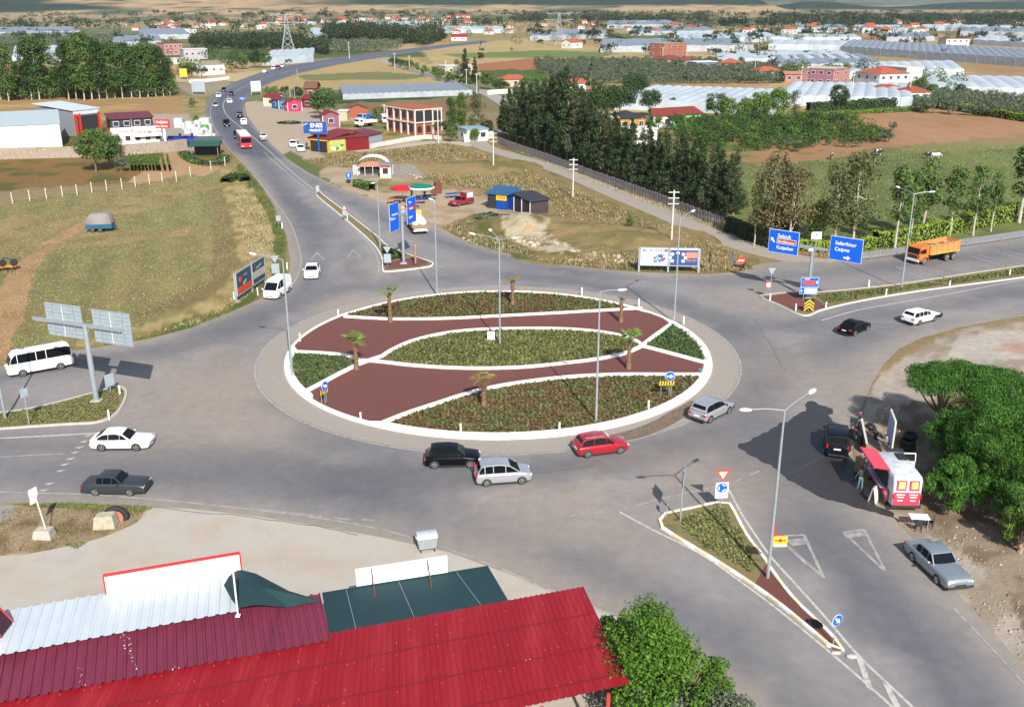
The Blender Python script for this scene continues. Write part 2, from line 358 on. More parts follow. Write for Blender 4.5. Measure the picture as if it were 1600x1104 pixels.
    reg([(1310, 49), (1470, 53), (1500, 64), (1330, 58)], (186, 158, 116), raw=True)
    reg([(1500, 100), (2300, 112), (2300, 122), (1560, 114)], (178, 140, 102), raw=True)
    reg([(270, 132), (300, 128), (345, 120), (362, 132), (322, 152), (300, 150)], (170, 156, 128), raw=True)
    reg([(280, 150), (325, 148), (320, 185), (300, 190)], (150, 144, 92), alt=(180, 160, 110), at=.5, ns=5)
    reg([(0, 40), (190, 44), (480, 66), (300, 78), (0, 66)], (112, 122, 88), alt=(150, 142, 104), at=.5, ns=20)
    reg([(-700, 775), (260, 775), (230, 830), (60, 880), (-700, 900)], (184, 166, 138), alt=(140, 128, 92), at=.5, ns=1.2)
    reg([(1380, 580), (1500, 512), (2300, 470), (2300, 1100), (1600, 1040), (1500, 940), (1440, 850), (1380, 800), (1335, 700), (1350, 640)], (190, 178, 162), alt=(168, 152, 132), at=.5, ns=3)
    reg([(1500, 520), (2300, 480), (2300, 600), (1480, 560)], (202, 192, 178), alt=(200, 168, 150), at=.62, ns=5)
    reg([(1370, 640), (1600, 600), (2300, 600), (2300, 1100), (1620, 1030), (1560, 900), (1440, 830)], (136, 116, 94), alt=(164, 148, 126), at=.5, ns=1.5)  # ground under the pines: their shade painted in as a darker colour
    reg([(900, 960), (1180, 1104), (1300, 1500), (-700, 1500), (-700, 1000)], (170, 150, 122), alt=(186, 172, 150), at=.5, ns=3)
    # hand-sized dirt patches along both verges
    n = fbm(X/1.7, Y/1.7, 3, 33)[..., None]; nearw = np.clip((PYm-180)/200, 0, 1)[..., None]
    col *= 1+(n-.5)*.36*nearw
    nl = fbm(X/26, Y/26, 3, 35)[..., None]; col *= 1+(nl-.5)*.2
    Z = (fbm(X/14, Y/14, 3, 41)-.5)*.0
    # low mounds on the waste ground
    for mx, my, h, r in ((812, 352, 1.5, 5.5), (745, 262, .9, 7), (930, 366, .8, 6), (640, 262, .6, 6), (1000, 375, .7, 6), (870, 395, .4, 4)):
        P = G(mx, my); Z = Z+h*np.exp(-((X-P.x)**2+((Y-P.y)/1.0)**2)/(r*r))*(.7+.6*vn(X/1.5, Y/1.5, 44))
    nr, nc = X.shape; V3 = np.stack([X, Y, Z], -1).reshape(-1, 3); i = np.arange(nr-1)[:, None]*nc+np.arange(nc-1)[None]
    Fq = np.stack([i, i+nc, i+nc+1, i+1], -1).reshape(-1, 4)[:, ::-1]
    c4 = np.concatenate([col.reshape(-1, 3), np.ones((nr*nc, 1))], 1)
    m = mat('ground_soil', (1, 1, 1), .95, var=.20, scale=1.3, attr='paint', bump=.9, bscale=5, spec=.15, detail=7)
    return struct(fastmesh('ground', V3, Fq, m, smooth=True, cols=c4))
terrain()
# wide base sheet that carries the ground out past the frame
mb = MB(); mb.add([(-9000, -400, -.4), (9000, -400, -.4), (9000, 9500, -.4), (-9000, 9500, -.4)], [(0, 1, 2, 3)])
struct(mb.build('plain', mat('plain_soil', C(168, 148, 108), .95, var=.25, scale=.02)))
def hills(name, x0, x1, y0, y1, fn, nx=220, ny=70, seed=0):
    X, Y = np.meshgrid(np.linspace(x0, x1, nx), np.linspace(y0, y1, ny)); Z, colr = fn(X, Y)
    i = np.arange(ny-1)[:, None]*nx+np.arange(nx-1)[None]; Fq = np.stack([i, i+1, i+nx+1, i+nx], -1).reshape(-1, 4)
    c4 = np.concatenate([colr.reshape(-1, 3), np.ones((nx*ny, 1))], 1)
    m = mat('hill_cover', (1, 1, 1), .95, var=.35, scale=.02, attr='paint', spec=.1, detail=8)
    return struct(fastmesh(name, np.stack([X, Y, Z], -1).reshape(-1, 3), Fq, m, smooth=True, cols=c4))
FOR = np.array(C(56, 76, 60)); TAN = np.array(C(196, 168, 128)); OLV = np.array(C(112, 120, 88))
def mixc(k, a, b): return a*(1-k[..., None])+b*k[..., None]
def spots(X, Y, s, t, seed): return np.clip((fbm(X/s, Y/s, 3, seed)-t)*9, 0, 1)
def h_left(X, Y):
    u = np.clip((Y-2400)/1500, 0, 1); xs = X
    z = 150*u**1.3*(.65+.6*fbm(X/900, Y/900, 3, 3)); edge = np.exp(-((xs+1650)/900)**2)*70*u
    k = np.clip((-1150-xs+300*(fbm(X/200, Y/200, 2, 6)-.5)*4)/120, 0, 1)*np.clip((u-.03)*30, 0, 1)
    k = np.maximum(k, np.clip((z+edge-19+8*(fbm(X/120, Y/120, 3, 7)-.5))/3, 0, 1)*np.clip((xs+700)/300, 0, 1)); k = np.maximum(k, spots(X, Y, 45, .64, 12)*.9)
    c = mixc(spots(X, Y, 160, .55, 8), TAN[None, None]*np.ones(X.shape+(1,)), OLV); return z+edge-2, mixc(k, c, FOR)
hills('hills_forested', -4200, 700, 2350, 4600, h_left)
def h_mid(X, Y):
    u = np.clip((Y-2700)/1900, 0, 1)*np.clip((X+300)/700, 0, 1)*np.clip((850-X)/400, 0, 1)
    z = 120*u*(.5+.8*fbm(X/700, Y/700, 3, 13)); c = mixc(spots(X, Y, 220, .5, 18), TAN[None, None]*np.ones(X.shape+(1,)), OLV)
    k = np.maximum(spots(X, Y, 50, .62, 15), np.clip((z-20+8*(fbm(X/120, Y/120, 3, 7)-.5))/3, 0, 1)); return z-2, mixc(k, c, FOR)
hills('hills_fields', -300, 2600, 2600, 5200, h_mid)
def h_knoll(X, Y):
    z = (30*np.exp(-((X-1620)/430)**2-((Y-3300)/220)**2)+25*np.exp(-((X-980)/150)**2-((Y-3400)/200)**2))*(.8+.4*fbm(X/200, Y/200, 3, 23)); k = np.maximum(np.clip((z-4)/4, 0, 1), spots(X, Y, 60, .62, 24))
    return z-2, mixc(k, TAN[None, None]*np.ones(X.shape+(1,)), FOR)
hills('hills_knoll', 500, 3400, 2900, 4500, h_knoll)
def h_far(X, Y):
    u = np.clip((Y-6500)/2500, 0, 1); z = 620*u*(.35+.9*fbm(X/1700, Y/1700, 4, 33)); return z-3, mixc(spots(X, Y, 500, .5, 34), FOR[None, None]*np.ones(X.shape+(1,)), np.array(C(110, 118, 96)))
hills('mountains', -9000, 10000, 6400, 10500, h_far)
road_px = [(-420, 640), (-200, 607), (0, 573), (60, 556), (150, 543), (230, 530), (300, 512), (355, 490), (405, 468), (440, 448), (452, 425), (453, 405), (448, 370),
 (432, 330), (408, 288), (384, 258), (358, 232), (336, 208), (324, 188), (321, 172), (327, 155), (345, 139), (372, 126), (410, 112), (460, 101), (520, 91), (580, 83), (640, 76), (700, 69), (760, 63),
 (762, 67), (700, 74), (645, 82), (590, 91), (530, 101), (475, 113), (430, 127), (400, 141), (386, 153), (382, 166), (386, 182), (402, 203), (426, 228), (452, 250), (482, 270), (530, 293), (590, 314), (640, 330), (676, 350),
 (720, 373), (775, 391), (840, 407), (920, 419), (1010, 426), (1100, 429), (1155, 425), (1190, 412), (1230, 408), (1300, 410), (1400, 398), (1500, 384), (1600, 370), (1900, 325),
 (2300, 270), (2300, 360), (1900, 440), (1680, 478), (1600, 494), (1500, 512), (1440, 528), (1405, 545), (1380, 570), (1362, 600), (1345, 640), (1330, 690), (1335, 740), (1375, 790), (1430, 845), (1495, 925), (1600, 1040), (1720, 1180), (1900, 1400),
 (1400, 1400), (1250, 1200), (1150, 1085), (1060, 1015), (980, 970), (880, 930), (800, 898), (700, 862), (600, 840), (500, 822), (400, 806), (300, 795), (200, 789), (100, 786), (0, 790), (-250, 800), (-420, 815)]
road_w = [G(x, y) for x, y in road_px]
CEN = Vector((-1.3, 89.2)); RAD = 20.3
def lane(pts): return [G(x, y) for x, y in pts]
LANES = [lane(p) for p in [
 [(-300, 625), (60, 580), (200, 560), (330, 530), (430, 490), (520, 455), (640, 440), (760, 428), (900, 440), (1040, 468), (1150, 520), (1190, 600), (1100, 680), (950, 720)],
 [(360, 140), (345, 160), (345, 185), (380, 230), (420, 280), (470, 340), (500, 400), (490, 440), (440, 470), (330, 510)],
 [(395, 140), (372, 165), (380, 195), (430, 240), (520, 300), (640, 360), (760, 400), (900, 422)],
 [(400, 240), (440, 290), (500, 350), (545, 400), (560, 430)],
 [(900, 428), (1100, 440), (1280, 428), (1450, 412), (1700, 375)], [(1150, 520), (1300, 500), (1450, 482), (1700, 440)],
 [(1190, 600), (1260, 560), (1350, 525), (1450, 500)], [(1190, 640), (1230, 720), (1300, 830), (1400, 950), (1500, 1060), (1600, 1180)],
 [(1150, 690), (1220, 800), (1300, 900), (1400, 1010), (1500, 1120)], [(-300, 735), (0, 735), (250, 742), (500, 755), (700, 760), (900, 730), (1080, 680)],
 [(-300, 700), (200, 700), (420, 718), (650, 740), (850, 735)], [(500, 780), (700, 800), (850, 850), (1000, 920), (1200, 1060), (1350, 1200)], [(430, 590), (460, 640), (560, 700), (700, 730), (850, 728)]]]
DUST = [lane(p) for p in [[(60, 620), (250, 578), (380, 530), (480, 482), (600, 446), (760, 434)], [(300, 655), (480, 705), (640, 722), (820, 716)], [(400, 800), (640, 790), (860, 775), (1080, 735)], [(980, 432), (1150, 478), (1240, 500)], [(1240, 530), (1330, 515), (1450, 497), (1600, 468)], [(1120, 760), (1260, 900), (1440, 1090)], [(540, 330), (585, 400), (590, 440)], [(470, 300), (520, 370), (528, 430)]]]
def paint_road(V, far_dark=True):
    X, Y = V[:, 0], V[:, 1]; px, py = PX((X, Y, 0*X)); base = np.zeros((len(V), 3)); base[:] = C(160, 155, 153)
    r = np.hypot(X-CEN.x, Y-CEN.y); th = np.arctan2(Y-CEN.y, X-CEN.x)
    w = np.ones(len(V))
    for L in LANES:
        d = segdist(X, Y, L)
        w -= .25*np.exp(-(d/1.9)**2)*(.35+fbm(X/9, Y/9, 2, 51))
    for L in DUST: w += .17*np.exp(-(segdist(X, Y, L)/1.0)**2)*fbm(X/7, Y/7, 2, 57)*1.6
    w -= .10*np.exp(-((r-26.5)/1.5)**2)+.07*np.exp(-((r-31)/1.5)**2)
    w += .22*(fbm(th*5, r/.8, 3, 52)-.5)*np.clip((38-r)/6, 0, 1)+.22*(fbm(X/3, Y/3, 4, 53)-.5)+.14*(fbm(X/16, Y/16, 2, 54)-.5)
    w = np.clip(w, .55, 1.25)
    base *= w[:, None]
    k = np.clip((1.0-w)*4, 0, 1)[:, None]; base = base*(1-k*.5)+np.array(C(112, 118, 128))*k*.5    # polished wheel tracks are bluer
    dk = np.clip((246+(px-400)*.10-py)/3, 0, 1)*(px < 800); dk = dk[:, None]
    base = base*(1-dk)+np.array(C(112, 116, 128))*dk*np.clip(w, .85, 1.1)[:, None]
    e = np.exp(-(segdist(X, Y, road_w+[road_w[0]])/1.3)**2)[:, None]*(1-dk*.5); base = base*(1-.6*e)+np.array(C(182, 168, 148))*.6*e
    # dusty unused wedges between the lanes
    for cx, cy, rr in ((330, 600, 11), (560, 470, 5), (800, 660, 0), (1280, 600, 9), (900, 800, 8), (1130, 740, 7), (600, 420, 4), (1180, 470, 5), (380, 640, 9)):
        if rr:
            P = G(cx, cy); kk = (np.exp(-((X-P.x)**2+(Y-P.y)**2)/rr**2)*.55*np.clip(fbm(X/4, Y/4, 3, 55)*1.8, 0, 1))[:, None]; base = base*(1-kk)+np.array(C(184, 168, 150))*kk
    return base
near = [p for p in road_w]
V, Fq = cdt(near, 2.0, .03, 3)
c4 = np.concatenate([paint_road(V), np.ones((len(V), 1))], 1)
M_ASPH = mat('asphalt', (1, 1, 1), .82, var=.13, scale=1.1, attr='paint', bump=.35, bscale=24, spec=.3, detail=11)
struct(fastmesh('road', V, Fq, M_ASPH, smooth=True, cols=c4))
def sheet(name, pts, z, m, n=0, smooth_closed=False):
    P = gp(pts, 0, n, True) if n else [G(x, y) for x, y in pts]
    v, f = cdt(P, 3.0, z); o = fastmesh(name, v, f, m); return struct(o)
# country lane, pavement, gravel yards, wet ground
M_LANE = mat('pale_lane_concrete', C(184, 174, 160), .9, var=.12, scale=.8, bump=.3, col2=C(160, 140, 112), thr=(.58, .75))
mb = MB(); lane_pts = gp([(1330, 414), (1240, 404), (1140, 377), (1040, 335), (960, 302), (880, 268), (800, 243), (765, 233), (748, 224), (742, 214), (772, 207), (800, 204)], 0, 5)
W = [5.5]*len(lane_pts); ribbon(mb, lane_pts, 4.6, .022); struct(mb.build('lane', M_LANE))
mb = MB(); ribbon(mb, gp([(742, 228), (700, 222), (660, 224), (610, 232), (560, 238)], 0, 5), 4.2, .02); struct(mb.build('track', mat('dusty_track', C(206, 192, 168), .95, var=.12, scale=.8)))
mb = MB(); ribbon(mb, gp([(800, 168), (770, 150), (740, 138), (700, 124), (660, 113), (632, 106), (606, 98), (604, 94), (618, 90)], 0, 6), 5.5, .026); struct(mb.build('lane', M_LANE))
mb = MB(); ribbon(mb, gp([(345, 262), (358, 250), (372, 246)], 0, 4), 3, .015)
M_GRAV = mat('gravel', C(216, 208, 194), .95, var=.2, scale=.22, bump=.8, bscale=18, col2=C(188, 168, 142), thr=(.46, .74), detail=9)
sheet('gravel_lot', [(-300, 880), (0, 868), (60, 862), (150, 842), (215, 815), (235, 788), (300, 791), (400, 801), (500, 817), (600, 835), (700, 857), (800, 893), (900, 932), (1000, 980), (1010, 1200), (-300, 1300)], .012, M_GRAV, 4)
sheet('gravel_lot', [(-200, 785), (0, 788), (22, 796), (10, 815), (-200, 830)], .012, mat('grey_gravel', C(170, 166, 160), .95, var=.15, scale=2))
mb = MB(); pav = gp([(1300, 403), (1380, 396), (1450, 386), (1540, 374), (1620, 362), (1900, 318)], 0, 4)
vs = pav; nn = offsets(vs); lo = [p-n*1.0 for p, n in zip(vs, nn)]; hi = [p+n*1.2 for p, n in zip(vs, nn)]
mb.prism([(p.x, p.y) for p in lo+hi[::-1]], 0, .14); struct(mb.build('pavement', mat('pavement_blocks', C(168, 168, 170), .85, var=.1, scale=3)))
M_WET = mat('wet_asphalt', (.034, .031, .031), .5, var=.25, scale=1.5, bump=.2, spec=.6, detail=6)
wet = gp([(1152, 694), (1170, 690), (1205, 668), (1232, 655), (1262, 640), (1268, 628), (1284, 632), (1300, 640), (1296, 652), (1318, 668), (1330, 690), (1336, 730), (1360, 775), (1390, 800), (1410, 818), (1380, 806), (1345, 795), (1300, 782), (1262, 765), (1225, 740), (1190, 722), (1168, 710)], 0, 8, True)
nn = offsets(wet, True); wet = [p+n*float((fbm(p.x*.8, p.y*.8, 4, 61)-.5)*1.3) for p, n in zip(wet, nn)]
v, f = cdt(wet, 2, .036); struct(fastmesh('wet_patch', v, f, M_WET))
M_MARK = mat('road_paint', C(226, 222, 212), .7, var=.06, scale=3, col2=C(170, 165, 158), thr=(.48, .66), detail=8)
M_MARKF = mat('faded_road_paint', C(196, 192, 184), .75, var=.06, scale=2, col2=C(160, 155, 152), thr=(.42, .6), detail=8)
mk, mf = MB(), MB()
ring = [Vector((CEN.x+22.9*math.cos(t), CEN.y+22.9*math.sin(t), 0)) for t in np.linspace(0, 2*math.pi, 96, endpoint=False)]
ribbon(mf, ring, .2, .037, True)
ZM = .037
def line(b, pts, w=.15, n=6):
    global ZM; ZM += .00025; ribbon(b, gp(pts, 0, n), w, ZM)
line(mf, [(440, 462), (460, 440), (469, 418), (469, 395), (455, 352), (432, 318), (404, 284), (380, 256), (355, 230), (340, 208), (331, 190), (329, 172), (336, 156), (352, 142), (376, 130), (410, 117)], .2)
line(mf, [(490, 296), (455, 268), (420, 236), (385, 206), (358, 184), (350, 172), (350, 160), (362, 147), (385, 134), (420, 120), (480, 105), (560, 92), (640, 80)], .35)
line(mf, [(484, 300), (448, 270), (412, 238)], .2)
line(mf, [(497, 312), (530, 336), (560, 363), (582, 388), (591, 408), (592, 424)], .25)
line(mf, [(676, 413), (695, 418)], .2, 2); line(mf, [(506, 299), (560, 338), (612, 378), (678, 408)], .12)
line(mf, [(380, 168), (384, 184), (400, 204), (424, 229), (450, 251), (482, 271), (530, 294)], .15)
line(mk, [(-100, 690), (0, 685), (80, 681), (160, 677), (243, 677)], .22); line(mf, [(-100, 719), (0, 714), (100, 709)], .16)
line(mf, [(-100, 766), (0, 769), (120, 772), (200, 777), (300, 786), (400, 797), (500, 810), (580, 824), (660, 845), (760, 880), (870, 926), (960, 962)], .16)
line(mf, [(400, 796), (450, 801), (502, 807)], .2)
for a, b in (((523, 809), (546, 812)), ((566, 812), (586, 813)), ((890, 806), (912, 803)), ((928, 801), (944, 799)), ((1145, 753), (1160, 748)), ((1172, 742), (1186, 736))): line(mf, [a, b], .15, 2)
line(mf, [(965, 798), (1040, 778), (1120, 760)], .12); line(mk, [(968, 800), (1020, 828), (1095, 866), (1160, 911), (1220, 956), (1300, 1022), (1400, 1110), (1500, 1210)], .16)
line(mk, [(1137, 762), (1160, 805), (1185, 843), (1206, 872), (1245, 915), (1290, 965), (1340, 1023), (1425, 1104), (1500, 1175)], .16)
line(mf, [(1490, 950), (1540, 1003), (1600, 1068), (1700, 1170)], .13); line(mk, [(1213, 838), (1260, 882)], .12, 2)
line(mk, [(1284, 501), (1340, 485), (1400, 474), (1480, 460), (1600, 437), (1800, 400)], .18); line(mf, [(1270, 458), (1330, 452), (1400, 443), (1500, 428), (1600, 411), (1700, 395)], .14)
for x in (0, 8, 16, 24, 32): line(mf, [(1400+x, 417-x*.05), (1447+x*1.15, 437-x*.28)], .22, 2)
for x in (0, 12, 40, 52): line(mf, [(1515+x, 400-x*.15), (1560+x*1.1, 413-x*.2)], .25, 2)
line(mf, [(1487, 421), (1552, 415)], .14, 2)
for cx, cy in ((497, 407), (554, 403)):
    tri = [(cx-2, cy-12), (cx-11, cy), (cx+10, cy-1)]; [line(mf, [a, b], .24, 2) for a, b in zip(tri, tri[1:]+tri[:1])]
for tri in ([(1213, 838), (1287, 903), (1256, 836)], [(1318, 832), (1383, 893), (1350, 828)]): [line(mf, [a, b], .2, 2) for a, b in zip(tri, tri[1:]+tri[:1])]
line(mf, [(1232, 849), (1262, 845)], .7, 2); line(mf, [(1320, 838), (1352, 834)], .5, 2)
for x, y in ((139, 681), (133, 690), (126, 699), (119, 707), (111, 717), (102, 726), (95, 736), (78, 756), (70, 766)): mk.add([G(x-9, y, ZM), G(x-2, y+1, ZM), G(x+8, y-3, ZM), G(x-3, y-1.5, ZM)], [(0, 1, 2, 3)])
for q in ([(1336, 1022), (1348, 1031), (1366, 1080), (1354, 1073)], [(1378, 1064), (1391, 1073), (1412, 1112), (1398, 1106)]): mk.add([G(x, y, ZM) for x, y in q][::-1], [(0, 1, 2, 3)])
ck = MB(); rk = random.Random(5)
for pts in ([(1210, 548), (1240, 540), (1262, 534)], [(1290, 497), (1400, 508), (1500, 512), (1600, 490)], [(1180, 500), (1205, 540), (1225, 580)], [(210, 790), (420, 812), (560, 835)], [(650, 725), (800, 742), (930, 728)], [(700, 440), (840, 448), (980, 470)], [(1230, 745), (1262, 725), (1310, 700)]):
    P = gp(pts, 0, 7); ribbon(ck, [p+Vector((rk.uniform(-.15, .15), rk.uniform(-.15, .15), 0)) for p in P], .05, .0345 if pts[0][0] < 1229 or pts[0][0] > 1231 else .0365)
struct(ck.build('road_crack', mat('tar_crack', (.06, .06, .065), .8)))
struct(mk.build('road_marking', M_MARK)); struct(mf.build('road_marking', M_MARKF))
mb = MB()
o_, i_ = [], []
N = 96
vs = []
for k in range(N):
    t = 2*math.pi*k/N; vs += [(CEN.x+22.75*math.cos(t), CEN.y+22.75*math.sin(t), .045), (CEN.x+20.2*math.cos(t), CEN.y+20.2*math.sin(t), .07)]
mb.add(vs, [(2*k, 2*((k+1) % N), 2*((k+1) % N)+1, 2*k+1) for k in range(N)]); mb.sm = [False]*len(mb.f)
ap = struct(mb.build('apron', mat('block_apron', C(180, 170, 158), .9, var=.12, scale=2.2, bump=.5, bscale=14, col2=C(156, 138, 116), thr=(.56, .78), detail=7)))
# worn patches of cobbles beside the kerb
mb = MB(); ribbon(mb, gp([(952, 688), (1000, 676), (1045, 656), (1085, 628)], 0, 5), 1.5, .066); struct(mb.build('cobble_patch', mat('worn_cobbles', C(150, 128, 106), .95, var=.3, scale=6, bump=1, bscale=12, col2=C(92, 78, 66), thr=(.5, .6))))
mb = MB(); circ = [(CEN.x+20.1*math.cos(t), CEN.y+20.1*math.sin(t)) for t in np.linspace(0, 2*math.pi, 96, endpoint=False)]
mb.prism(circ, 0, .22); M_SCORIA = mat('red_scoria', C(137, 81, 72, .64), .95, var=.28, scale=9, bump=1, bscale=40, detail=8, col2=C(92, 54, 48), thr=(.5, .8))
struct(mb.build('gravel_bed', M_SCORIA))
ZI = .22
kA = [(538, 495), (570, 497), (620, 499), (700, 498), (780, 494), (860, 490), (930, 486), (1003, 482)]
kB = [(597, 557), (615, 546), (645, 533), (690, 522), (740, 516), (800, 514), (870, 514), (930, 518), (975, 526), (995, 534), (1003, 541)]
kC = [(560, 563), (597, 566), (640, 571), (700, 575), (760, 576), (820, 574), (880, 568), (930, 562), (975, 553), (1003, 541)]
kL1 = [(455, 550), (500, 552), (540, 556), (560, 563)]; kL2 = [(476, 613), (505, 598), (535, 582), (565, 568), (597, 557)]
kR1 = [(1003, 541), (1025, 524), (1052, 505)]; kR2 = [(1003, 541), (1030, 548), (1060, 556), (1108, 569)]
kD = [(592, 664), (635, 647), (680, 632), (730, 616), (780, 604), (840, 595), (900, 589), (970, 586), (1040, 586), (1106, 586)]
K = {n: gp(p, ZI, 6) for n, p in dict(A=kA, B=kB, C=kC, L1=kL1, L2=kL2, R1=kR1, R2=kR2, D=kD).items()}
def arc(p, q, sgn=1):                             # island edge from p to q
    a = math.atan2(p.y-CEN.y, p.x-CEN.x); b = math.atan2(q.y-CEN.y, q.x-CEN.x)
    if sgn > 0 and b < a: b += 2*math.pi
    if sgn < 0 and b > a: b -= 2*math.pi
    return [Vector((CEN.x+19.95*math.cos(t), CEN.y+19.95*math.sin(t), ZI)) for t in np.linspace(a, b, 24)]
BEDS = {'top': K['A']+arc(K['A'][-1], K['A'][0], 1), 'mid': K['B']+K['C'][::-1][:-10], 'left': K['L1'][:-3]+K['L2'][::-1][9:]+arc(K['L2'][0], K['L1'][0], -1),
        'right': K['R1']+arc(K['R1'][-1], K['R2'][-1], -1)+K['R2'][::-1], 'low': K['D']+arc(K['D'][-1], K['D'][0], -1)}
M_BED = mat('planted_bed_soil', C(140, 130, 86), .95, var=.3, scale=3, bump=1, bscale=14, col2=C(126, 96, 66), thr=(.48, .62))
M_BEDD = mat('dry_bed_soil', C(128, 108, 72), .95, var=.3, scale=2, bump=1, bscale=14, col2=C(112, 116, 66), thr=(.45, .6))
M_TUFT = mat('bed_plant_leaf', C(138, 146, 78, .55), .7, var=.35, scale=.5, isl=.5, transl=.25); M_TUFTG = mat('bed_plant_leaf_green', C(96, 126, 66, .55), .7, var=.3, scale=.5, isl=.4, transl=.25)
M_TUFTD = mat('bed_plant_leaf_dry', C(142, 116, 72, .55), .75, var=.35, scale=.4, isl=.5, transl=.2, col2=C(112, 122, 66, .55), thr=(.45, .58))
def tufts(name, poly, z, m, step=.36, h=.13, seed=3, label=None, w=.08, dens=6, inset=.32):
    xs = [p.x for p in poly]; ys = [p.y for p in poly]; X, Y = np.meshgrid(np.arange(min(xs), max(xs), step), np.arange(min(ys), max(ys), step*.9))
    r = np.random.default_rng(seed); X = (X+r.uniform(-.25, .25, X.shape)*step).ravel(); Y = (Y+r.uniform(-.25, .25, Y.shape)*step).ravel()
    ok = inpoly(X, Y, [(p.x, p.y) for p in poly]) & (vn(X/1.1, Y/1.1, seed) > .12) & (segdist(X, Y, list(poly)+[poly[0]]) > inset); X, Y = X[ok], Y[ok]; n = len(X)
    X = np.repeat(X, dens); Y = np.repeat(Y, dens); n = len(X); a = r.uniform(0, 2*math.pi, n); hh = h*r.uniform(.5, 1.4, n); l = r.uniform(.9, 2.2, n)*h; ww = w*r.uniform(.6, 1.4, n)
    c, s = np.cos(a), np.sin(a); zz = np.full(n, z)
    P = np.stack([np.stack([X-s*ww, Y+c*ww, zz], -1), np.stack([X+s*ww, Y-c*ww, zz], -1), np.stack([X+c*l+s*ww*.7, Y+s*l-c*ww*.7, zz+hh], -1), np.stack([X+c*l-s*ww*.7, Y+s*l+c*ww*.7, zz+hh], -1)], 1)
    F = np.arange(4*n).reshape(-1, 4); o = fastmesh(name, P.reshape(-1, 3), F, m); return tag(o, label, 'ground cover', kind='stuff')
for nme, pl in BEDS.items():
    v, f = cdt(pl, 1.0, ZI+.02); struct(fastmesh('planting_bed', v, f, M_BEDD if nme in ('low', 'top') else M_BED))
tufts('ground_cover', BEDS['top'], ZI+.02, M_TUFTD, label='dry green shrubs planted across the far segment of the roundabout', seed=1)
tufts('ground_cover', BEDS['mid'], ZI+.02, M_TUFT, label='green plants filling the central lens shaped bed', seed=2)
tufts('ground_cover', BEDS['left'], ZI+.02, M_TUFTG, label='green plants in the small left wedge of the roundabout', seed=3)
tufts('ground_cover', BEDS['right'], ZI+.02, M_TUFTG, label='dense green plants in the small right wedge of the roundabout', seed=4, h=.17)
tufts('ground_cover', BEDS['low'], ZI+.02, M_TUFTD, label='brownish green plants in the near segment of the roundabout', seed=5)
mb = MB()
cp = [Vector((CEN.x+20.15*math.cos(t), CEN.y+20.15*math.sin(t), 0)) for t in np.linspace(0, 2*math.pi, 120, endpoint=False)]
N = len(cp); vs = []                               # rounded, sloping outer kerb that widens where beds meet it
def kw(p):
    px, py = PX((p.x, p.y, 0)); return .13 if (450 < px < 545 and py < 549) or (482 < px < 590 and py > 600) or (1008 < px < 1046 and py < 500) else .66 if (py > 600 and px > 560) or px > 1050 or px < 500 else .36
for p in cp:
    d = Vector((p.x-CEN.x, p.y-CEN.y, 0)).normalized(); w = kw(p)
    for off, z in ((.2, 0), (.1, .3), (-w+.1, .37), (-w-.02, ZI)): vs.append((p.x+d.x*off, p.y+d.y*off, z))
mb.add(vs, [(4*i+j, 4*((i+1) % N)+j, 4*((i+1) % N)+j+1, 4*i+j+1) for i in range(N) for j in range(3)])
tag(mb.build('outer_kerb', M_KERBW), 'whitewashed outer kerb ringing the planted roundabout', 'kerb')
for i, (n, w) in enumerate((('A', 'along the front of the far bed'), ('B', 'along the back of the central lens bed'), ('C', 'along the front of the central lens bed'), ('L1', 'above the small left wedge'), ('L2', 'below the small left wedge'), ('R1', 'above the small right wedge'), ('R2', 'below the small right wedge'), ('D', 'along the back of the near bed'))):
    mb = MB(); kerb(mb, K[n], .46, ZI-.05, ZI+.17+.003*i); tag(mb.build('bed_edging', M_KERBW), 'whitewashed edging '+w, 'kerb', 'white edgings of the roundabout beds')
def median(pts, label_kerb, gravel=None, grass=None, kw=.24, alt=False, zz=.13, mk=M_KERBW, grass_mat=None, tl=None, th=.16, n=4, gsplit=None):
    P = gp(pts, 0, n, True); mbk = MB(); kerb(mbk, P, kw, 0, .17, True, 0, 1 if alt else None, 1.0)
    tag(mbk.build('kerb', [mk, M_KERBY]), label_kerb, 'kerb')
    v, f = cdt(P, 1.0, zz); struct(fastmesh('median', v, f, grass or M_SCORIA))
    if gravel:
        Q = gp(gravel, 0); v, f = cdt(Q, 1.0, zz+.012); struct(fastmesh('gravel_bed', v, f, M_SCORIA))
    if tl: tufts('ground_cover', gp(gsplit or pts, 0), zz, grass_mat or M_TUFTD, .34, th, 9, tl)
    return P
M_MEDG = mat('median_dry_grass', C(156, 136, 92), .95, var=.25, scale=1.5, bump=1, bscale=10, col2=C(112, 116, 62), thr=(.46, .62), detail=6)
se = [(1031, 814), (1040, 804), (1080, 796), (1122, 786), (1138, 787), (1148, 803), (1168, 840), (1190, 868), (1206, 893), (1240, 937), (1290, 985), (1311, 1008), (1316, 1017), (1304, 1017), (1270, 988), (1210, 939), (1160, 904), (1110, 872), (1060, 842), (1034, 825)]
median(se, 'white and yellow kerb around the near right splitter island', grass=M_MEDG, alt=True, tl='sparse dry plants on the near right splitter island', grass_mat=M_TUFT, th=.10,
       gravel=[(1196, 885), (1207, 900), (1240, 940), (1290, 988), (1308, 1011), (1300, 1010), (1262, 978), (1210, 936), (1180, 914)], gsplit=[(1040, 812), (1125, 790), (1140, 795), (1190, 880), (1180, 905), (1100, 862)])
nm = [(494, 302), (499, 300), (507, 307), (532, 326), (562, 349), (590, 371), (607, 386), (640, 399), (672, 410), (676, 414), (668, 418), (630, 423), (602, 425), (598, 420), (597, 404), (585, 384), (556, 357), (526, 332), (498, 309)]
